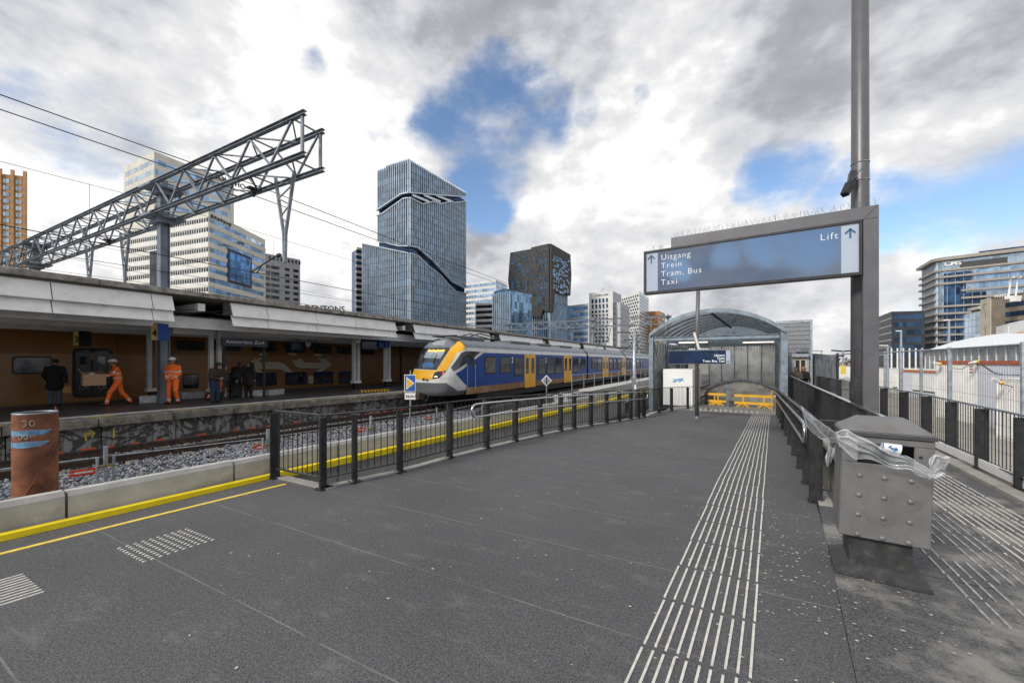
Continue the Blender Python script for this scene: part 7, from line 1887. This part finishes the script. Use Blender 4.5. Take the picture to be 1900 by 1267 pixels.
    for j, (a, e, ra, rb, m, bd) in enumerate(CP):
        a_ = np.array(a); dv = np.array(e)-a_; L2 = max(1e-9, dv@dv); u = np.clip(((co-a_)@dv)/L2, 0, 1); dist = np.linalg.norm(co-(a_+u[:, None]*dv), axis=1)-(ra+(rb-ra)*u)
        k_ = dist < best; best[k_] = dist[k_]; who[k_] = j; uu[k_] = u[k_]
    mt = np.array([q[4] for q in CP])[who]
    for j, q in enumerate(CP):
        for (a, c_) in q[5]: mt[(who == j) & (uu > a) & (uu < c_)] = IX['reflect']
    cloth = ~np.isin(mt, [IX['skin']]); ph = np.sin(co[:, 0]*70+co[:, 2]*38)+np.sin(co[:, 1]*60-co[:, 2]*55+1.3); fold = ph*.0035*cloth
    nr = np.zeros(nv*3, np.float32); m2.vertices.foreach_get('normal', nr); nr = nr.reshape(-1, 3); co = co+nr*fold[:, None]; m2.vertices.foreach_set('co', co.reshape(-1).astype(np.float32))
    npoly = len(m2.polygons); lv = np.zeros(len(m2.loops), np.int32); m2.loops.foreach_get('vertex_index', lv); ls = np.zeros(npoly, np.int32); m2.polygons.foreach_get('loop_start', ls)
    m2.materials.clear()
    for n_ in PM: m2.materials.append(M[n_])
    m2.polygons.foreach_set('material_index', mt[lv[ls]].astype(np.int32)); m2.polygons.foreach_set('use_smooth', np.ones(npoly, bool)); m2.update()
    bo = D.objects.new('body', m2); COL.objects.link(bo); bo.parent = t
    hk = V(head)
    b = MB()
    for s in (-1, 1): b.ball(hk+(hd*.080+er*s*.032+Vector((0, 0, .012)))*k, (.011*k,)*3, n=8, k=5)
    b.ball(hk+(hd*.080-Vector((0, 0, .062)))*k, (.020*k, .008*k, .004*k), n=8, k=4)
    b.build('facial_features', 'hair', t, world=False)
    t['head'] = list(hk); return t, hk, hd, k, er
def hair(t, hk, hd, k, m='hair', vol=1.0, long=0.):
    b = MB(); b.ball(hk+Vector((0, 0, .045*k))-hd*.022*k, (.100*k*vol, .100*k*vol, .090*k*vol), n=16, k=10)
    if long: b.ball(hk-hd*.055*k-Vector((0, 0, long*.5*k)), (.085*k, .07*k, (.06+long*.6)*k), n=12, k=8)
    rnd = random.Random(3); b.v = [tuple(Vector(v)+Vector((rnd.uniform(-1, 1), rnd.uniform(-1, 1), rnd.uniform(-1, 1)))*.004) for v in b.v]
    o = b.build('hair', m, t, world=False, smooth=True)
def helmet(t, hk, hd, k, er):
    b = MB(); n = 20; c0 = hk+Vector((0, 0, .045*k)); vs = []; fs = []
    for j in range(7):
        a = math.pi/2*j/6
        for i in range(n):
            q = 2*math.pi*i/n; r_ = .125*math.cos(a)*k; br = 1.0
            vs.append(c0+hd*math.cos(q)*r_*1.14+er*math.sin(q)*r_*.98+Vector((0, 0, .115*math.sin(a)*k)))
    fs = [(j*n+i, j*n+(i+1) % n, (j+1)*n+(i+1) % n, (j+1)*n+i) for j in range(6) for i in range(n)]
    b.add(vs, fs); b.add([vs[i] for i in range(n)], [tuple(range(n))]); h_ = b.build('helmet', 'helmet', t, world=False, smooth=True)
    b = MB(); b.hexa([c0+(hd*x+er*y+Vector((0, 0, z)))*k for x, y, z in ((.12, -.08, -.008), (.12, .08, -.008), (.175, .05, -.018), (.175, -.05, -.018), (.12, -.08, .008), (.12, .08, .008), (.175, .05, -.010), (.175, -.05, -.010))]); b.build('helmet_peak', 'helmet', h_, world=False)
    b = MB()
    for s in (-1, 1): b.ball(hk+(er*s*.115-Vector((0, 0, .005))-hd*.01)*k, (.022*k, .022*k, .038*k), n=8, k=6)
    b.ball(c0+(hd*-.13+Vector((0, 0, .03)))*k, (.03*k,)*3, n=8, k=5); b.build('ear_protectors', 'black', h_, world=False)
    b = MB(); b.tube([hk+er*.098*k, hk+(hd*.06+er*.06-Vector((0, 0, .10)))*k, hk+(hd*.06-er*.06-Vector((0, 0, .10)))*k, hk-er*.098*k], .005, 5); b.build('chin_strap', 'black', h_, world=False)
STAND = dict(hip=((-.09, 0, .92), (.09, 0, .92)), knee=((-.10, .03, .50), (.10, .03, .50)), ankle=((-.11, 0, .09), (.11, 0, .09)), toe=((-.13, .17, .04), (.13, .17, .04)),
             shoulder=((-.20, 0, 1.44), (.20, 0, 1.44)), elbow=((-.25, -.02, 1.14), (.25, -.02, 1.14)), wrist=((-.24, .06, .88), (.24, .06, .88)))
def pose(**kw): j = dict(STAND); j.update(kw); return j
def gp(px, py): p = P(px, py); return p
# man in black coat seen from behind
p = gp(102, 752)
J = pose(head=(0.0, .03, 1.65), look=(-.7, .75, 0), elbow=((-.29, -.02, 1.14), (.28, -.05, 1.14)), wrist=((-.20, .14, .98), (.29, -.02, .88)))
t, hk, hd, k, er = person('person in black coat and jeans with paper bag, back turned, leftmost on far platform', (p.x, p.y, 0), R(75), 'blackcloth', 'jeans', J, 1.80, coat=.22, bulk=1.18); hair(t, hk, hd, k)
h = t.matrix_basis @ Vector((0.29*k, -.0, .80*k))
h = Vector((p.x, p.y, 0))+Matrix.Rotation(R(75), 3, 'Z') @ Vector((.30*k, .0, .80*k))
b = MB(); b.hexa([h+Vector((x, y, z)) for x, y, z in ((-.06, -.12, -.34), (.06, -.12, -.34), (.06, .12, -.34), (-.06, .12, -.34), (-.05, -.11, -.08), (.05, -.11, -.08), (.05, .11, -.08), (-.05, .11, -.08))]); 
bg = thing('paper_bag', 'small orange-brown paper bag held by the person in the black coat', 'bag', tuple(h)); b.build('bag_body', 'bag', bg, bevel=.01)
b = MB(); b.tube([h+Vector((0, -.07, -.08)), h+Vector((0, -.03, .0)), h+Vector((0, .03, .0)), h+Vector((0, .07, -.08))], .008, 5); b.build('handle', 'card', bg)
# worker carrying a box, walking left
p = gp(219, 751.5)
J = pose(chest=(0, .06, 1.30), neck=(0, .10, 1.48), head=(0, .14, 1.64), shoulder=((-.19, .06, 1.42), (.19, .06, 1.42)), hip=((-.09, 0, .90), (.09, 0, .90)),
         knee=((-.10, .24, .51), (.10, -.12, .48)), ankle=((-.10, .33, .11), (.10, -.38, .13)), toe=((-.11, .49, .06), (.11, -.24, .04)),
         elbow=((-.24, .20, 1.18), (.24, .20, 1.18)), wrist=((-.20, .42, 1.14), (.20, .42, 1.14)), hand=((.3, 1, -.2), (-.3, 1, -.2)))
t, hk, hd, k, er = person('person in orange hi-vis suit and white helmet striding left with open cardboard box', (p.x, p.y, 0), R(172), 'orange', 'orange', J, 1.80, bands=True, bulk=1.08); helmet(t, hk, hd, k, er)
Rz = Matrix.Rotation(R(172), 3, 'Z'); o_ = Vector((p.x, p.y, 0)); bx_ = thing('cardboard_box', 'open brown cardboard box carried by the striding orange worker', 'box', tuple(o_+Rz @ Vector((0, .68, .9))))
b = MB(); W3 = lambda x, y, z: o_+Rz @ Vector((x, y, z))
w2 = .24
def bb(x0, x1, y0, y1, z0, z1): b.hexa([W3(x0,y0,z0), W3(x1,y0,z0), W3(x1,y1,z0), W3(x0,y1,z0), W3(x0,y0,z1), W3(x1,y0,z1), W3(x1,y1,z1), W3(x0,y1,z1)])
bb(-w2, w2, .36, .96, .80, .81); bb(-w2, w2, .36, .37, .811, 1.22); bb(-w2, w2, .95, .96, .811, 1.22); bb(-w2, -w2+.01, .371, .949, .811, 1.22); bb(w2-.01, w2, .371, .949, .811, 1.22); b.build('carton', 'card', bx_)
b = MB(); b.prism([W3(-w2, .96, 1.222), W3(w2, .96, 1.222), W3(w2, 1.06, 1.44), W3(-w2, 1.06, 1.44)], (0, 0, .006)); b.prism([W3(-w2, .36, 1.222), W3(w2, .36, 1.222), W3(w2, .52, 1.34), W3(-w2, .52, 1.34)], (0, 0, .006)); b.prism([W3(w2, .36, 1.222), W3(w2, .96, 1.222), W3(w2+.2, .96, 1.30), W3(w2+.2, .36, 1.30)], (0, 0, .006)); b.build('flap', 'card', bx_)
b = MB(); b.ball(W3(0, .7, 1.16), .12, n=8, k=6); b.build('packing', 'white', bx_)
# standing worker by the mast
p = gp(321, 746.5)*.965; p.z = 0
J = pose(look=(-.5, .85, .05), hip=((-.10, 0, .92), (.10, 0, .92)), knee=((-.16, .10, .50), (.12, .04, .50)), ankle=((-.14, -.06, .09), (.14, .0, .09)), toe=((-.20, .10, .04), (.16, .17, .04)),
         elbow=((-.25, .0, 1.15), (.25, .0, 1.15)), wrist=((-.11, .19, .96), (.09, .21, .95)), hand=((.9, .3, -.1), (-.9, .3, -.1)))
t, hk, hd, k, er = person('person in orange hi-vis suit and white helmet standing by the grey mast, hands together', (p.x, p.y, 0), R(215), 'orange', 'orange', J, 1.86, bands=True, bulk=1.07); helmet(t, hk, hd, k, er)
# person in brown jacket leaning
p = gp(398, 747)
J = pose(chest=(0, .06, 1.22), neck=(0, .14, 1.38), head=(0, .22, 1.50), look=(0, .8, -.5), shoulder=((-.19, .06, 1.33), (.19, .06, 1.33)), elbow=((-.26, .08, 1.04), (.26, .08, 1.04)), wrist=((-.06, .32, 1.02), (.08, .30, 1.0)))
t, hk, hd, k, er = person('person in dark brown jacket and blue jeans, head bent, beside the white column', (p.x, p.y, 0), R(-75), 'browncloth', 'jeansdark', J, 1.80, bulk=1.25); hair(t, hk, hd, k, vol=1.15, long=.12)
p = gp(407, 742.5); p += Vector((-.35, .1, 0))
J = pose(chest=(0, .10, 1.20), neck=(0, .2, 1.36), head=(0, .26, 1.46), shoulder=((-.19, .1, 1.3), (.19, .1, 1.3)), hip=((-.09, 0, .88), (.09, 0, .88)), knee=((-.10, .22, .5), (.10, -.02, .48)), ankle=((-.10, .25, .1), (.10, -.35, .12)), toe=((-.11, .4, .05), (.11, -.2, .04)))
t, hk, hd, k, er = person('person in orange work suit mostly hidden behind the one in the brown jacket', (p.x, p.y, 0), R(-30), 'orange', 'orange', J, 1.74, bands=True); hair(t, hk, hd, k)
p = gp(431, 741)
J = pose(chest=(0, .12, 1.24), neck=(0, .22, 1.40), head=(0, .30, 1.52), shoulder=((-.19, .12, 1.35), (.19, .12, 1.35)), knee=((-.10, .18, .5), (.10, -.05, .5)), ankle=((-.10, .14, .1), (.10, -.35, .12)), toe=((-.11, .3, .05), (.11, -.2, .04)), elbow=((-.24, .25, 1.1), (.24, .05, 1.06)), wrist=((-.15, .45, 1.15), (.25, -.1, .85)))
t, hk, hd, k, er = person('person in black clothes leaning forward with a suitcase, left of the name board post', (p.x-.6, p.y+.4, 0), R(20), 'blackcloth', 'blackcloth', J, 1.80, bulk=1.2); hair(t, hk, hd, k)
sc_ = thing('suitcase', 'black rolling suitcase beside the leaning person in black', 'suitcase', (p.x-.7, p.y+.5, .02))
q = Vector((p.x-.7, p.y+.5, .06)); b = MB(); b.box((q.x-.13, q.y-.24, q.z), (q.x+.13, q.y+.24, q.z+.62)); b.build('shell', 'black', sc_, bevel=.04); b = MB(); b.tube([q+Vector((0, -.1, .6)), q+Vector((0, -.1, .95)), q+Vector((0, .1, .95)), q+Vector((0, .1, .6))], .012, 5); b.build('pull_handle', 'darkmetal', sc_)
for x in (-.1, .1):
    for y in (-.18, .18): b = MB(); b.ball(q+Vector((x, y, -.03)), .03, n=8, k=5); b.build('wheel', 'black', sc_)
p = gp(470, 738.5)
J = pose(chest=(0, .10, 1.25), neck=(0, .18, 1.40), head=(0, .27, 1.51), look=(0, .8, -.6))
t, hk, hd, k, er = person('person in black coat looking down between the name board posts', (p.x-.4, p.y, 0), R(30), 'blackcloth', 'blackcloth', J, 1.78, coat=.25, bulk=1.25); hair(t, hk, hd, k, vol=1.1)
# two people by the lift door
SH2 = -.26
p = PD(1477.5, 690, 21.5)
J = pose(elbow=((-.26, .05, 1.12), (.26, .05, 1.12)), wrist=((-.08, .26, 1.12), (.08, .26, 1.10)))
t, hk, hd, k, er = person('person in olive-grey coat with folded arms before the lift door', (p.x, p.y, SH2), R(180), 'olivecloth', 'blackcloth', J, 1.66, coat=.2, bulk=1.1, vox=.011); hair(t, hk, hd, k, 'hair', 1.05, .1)
p = PD(1491, 690, 21.8)
t, hk, hd, k, er = person('person with light brown hair in dark jacket, right of the two at the lift door', (p.x, p.y, SH2), R(160), 'blackcloth', 'blackcloth', J, 1.68, coat=.2, bulk=1.05, vox=.011); hair(t, hk, hd, k, 'hairblond', 1.05, .16)
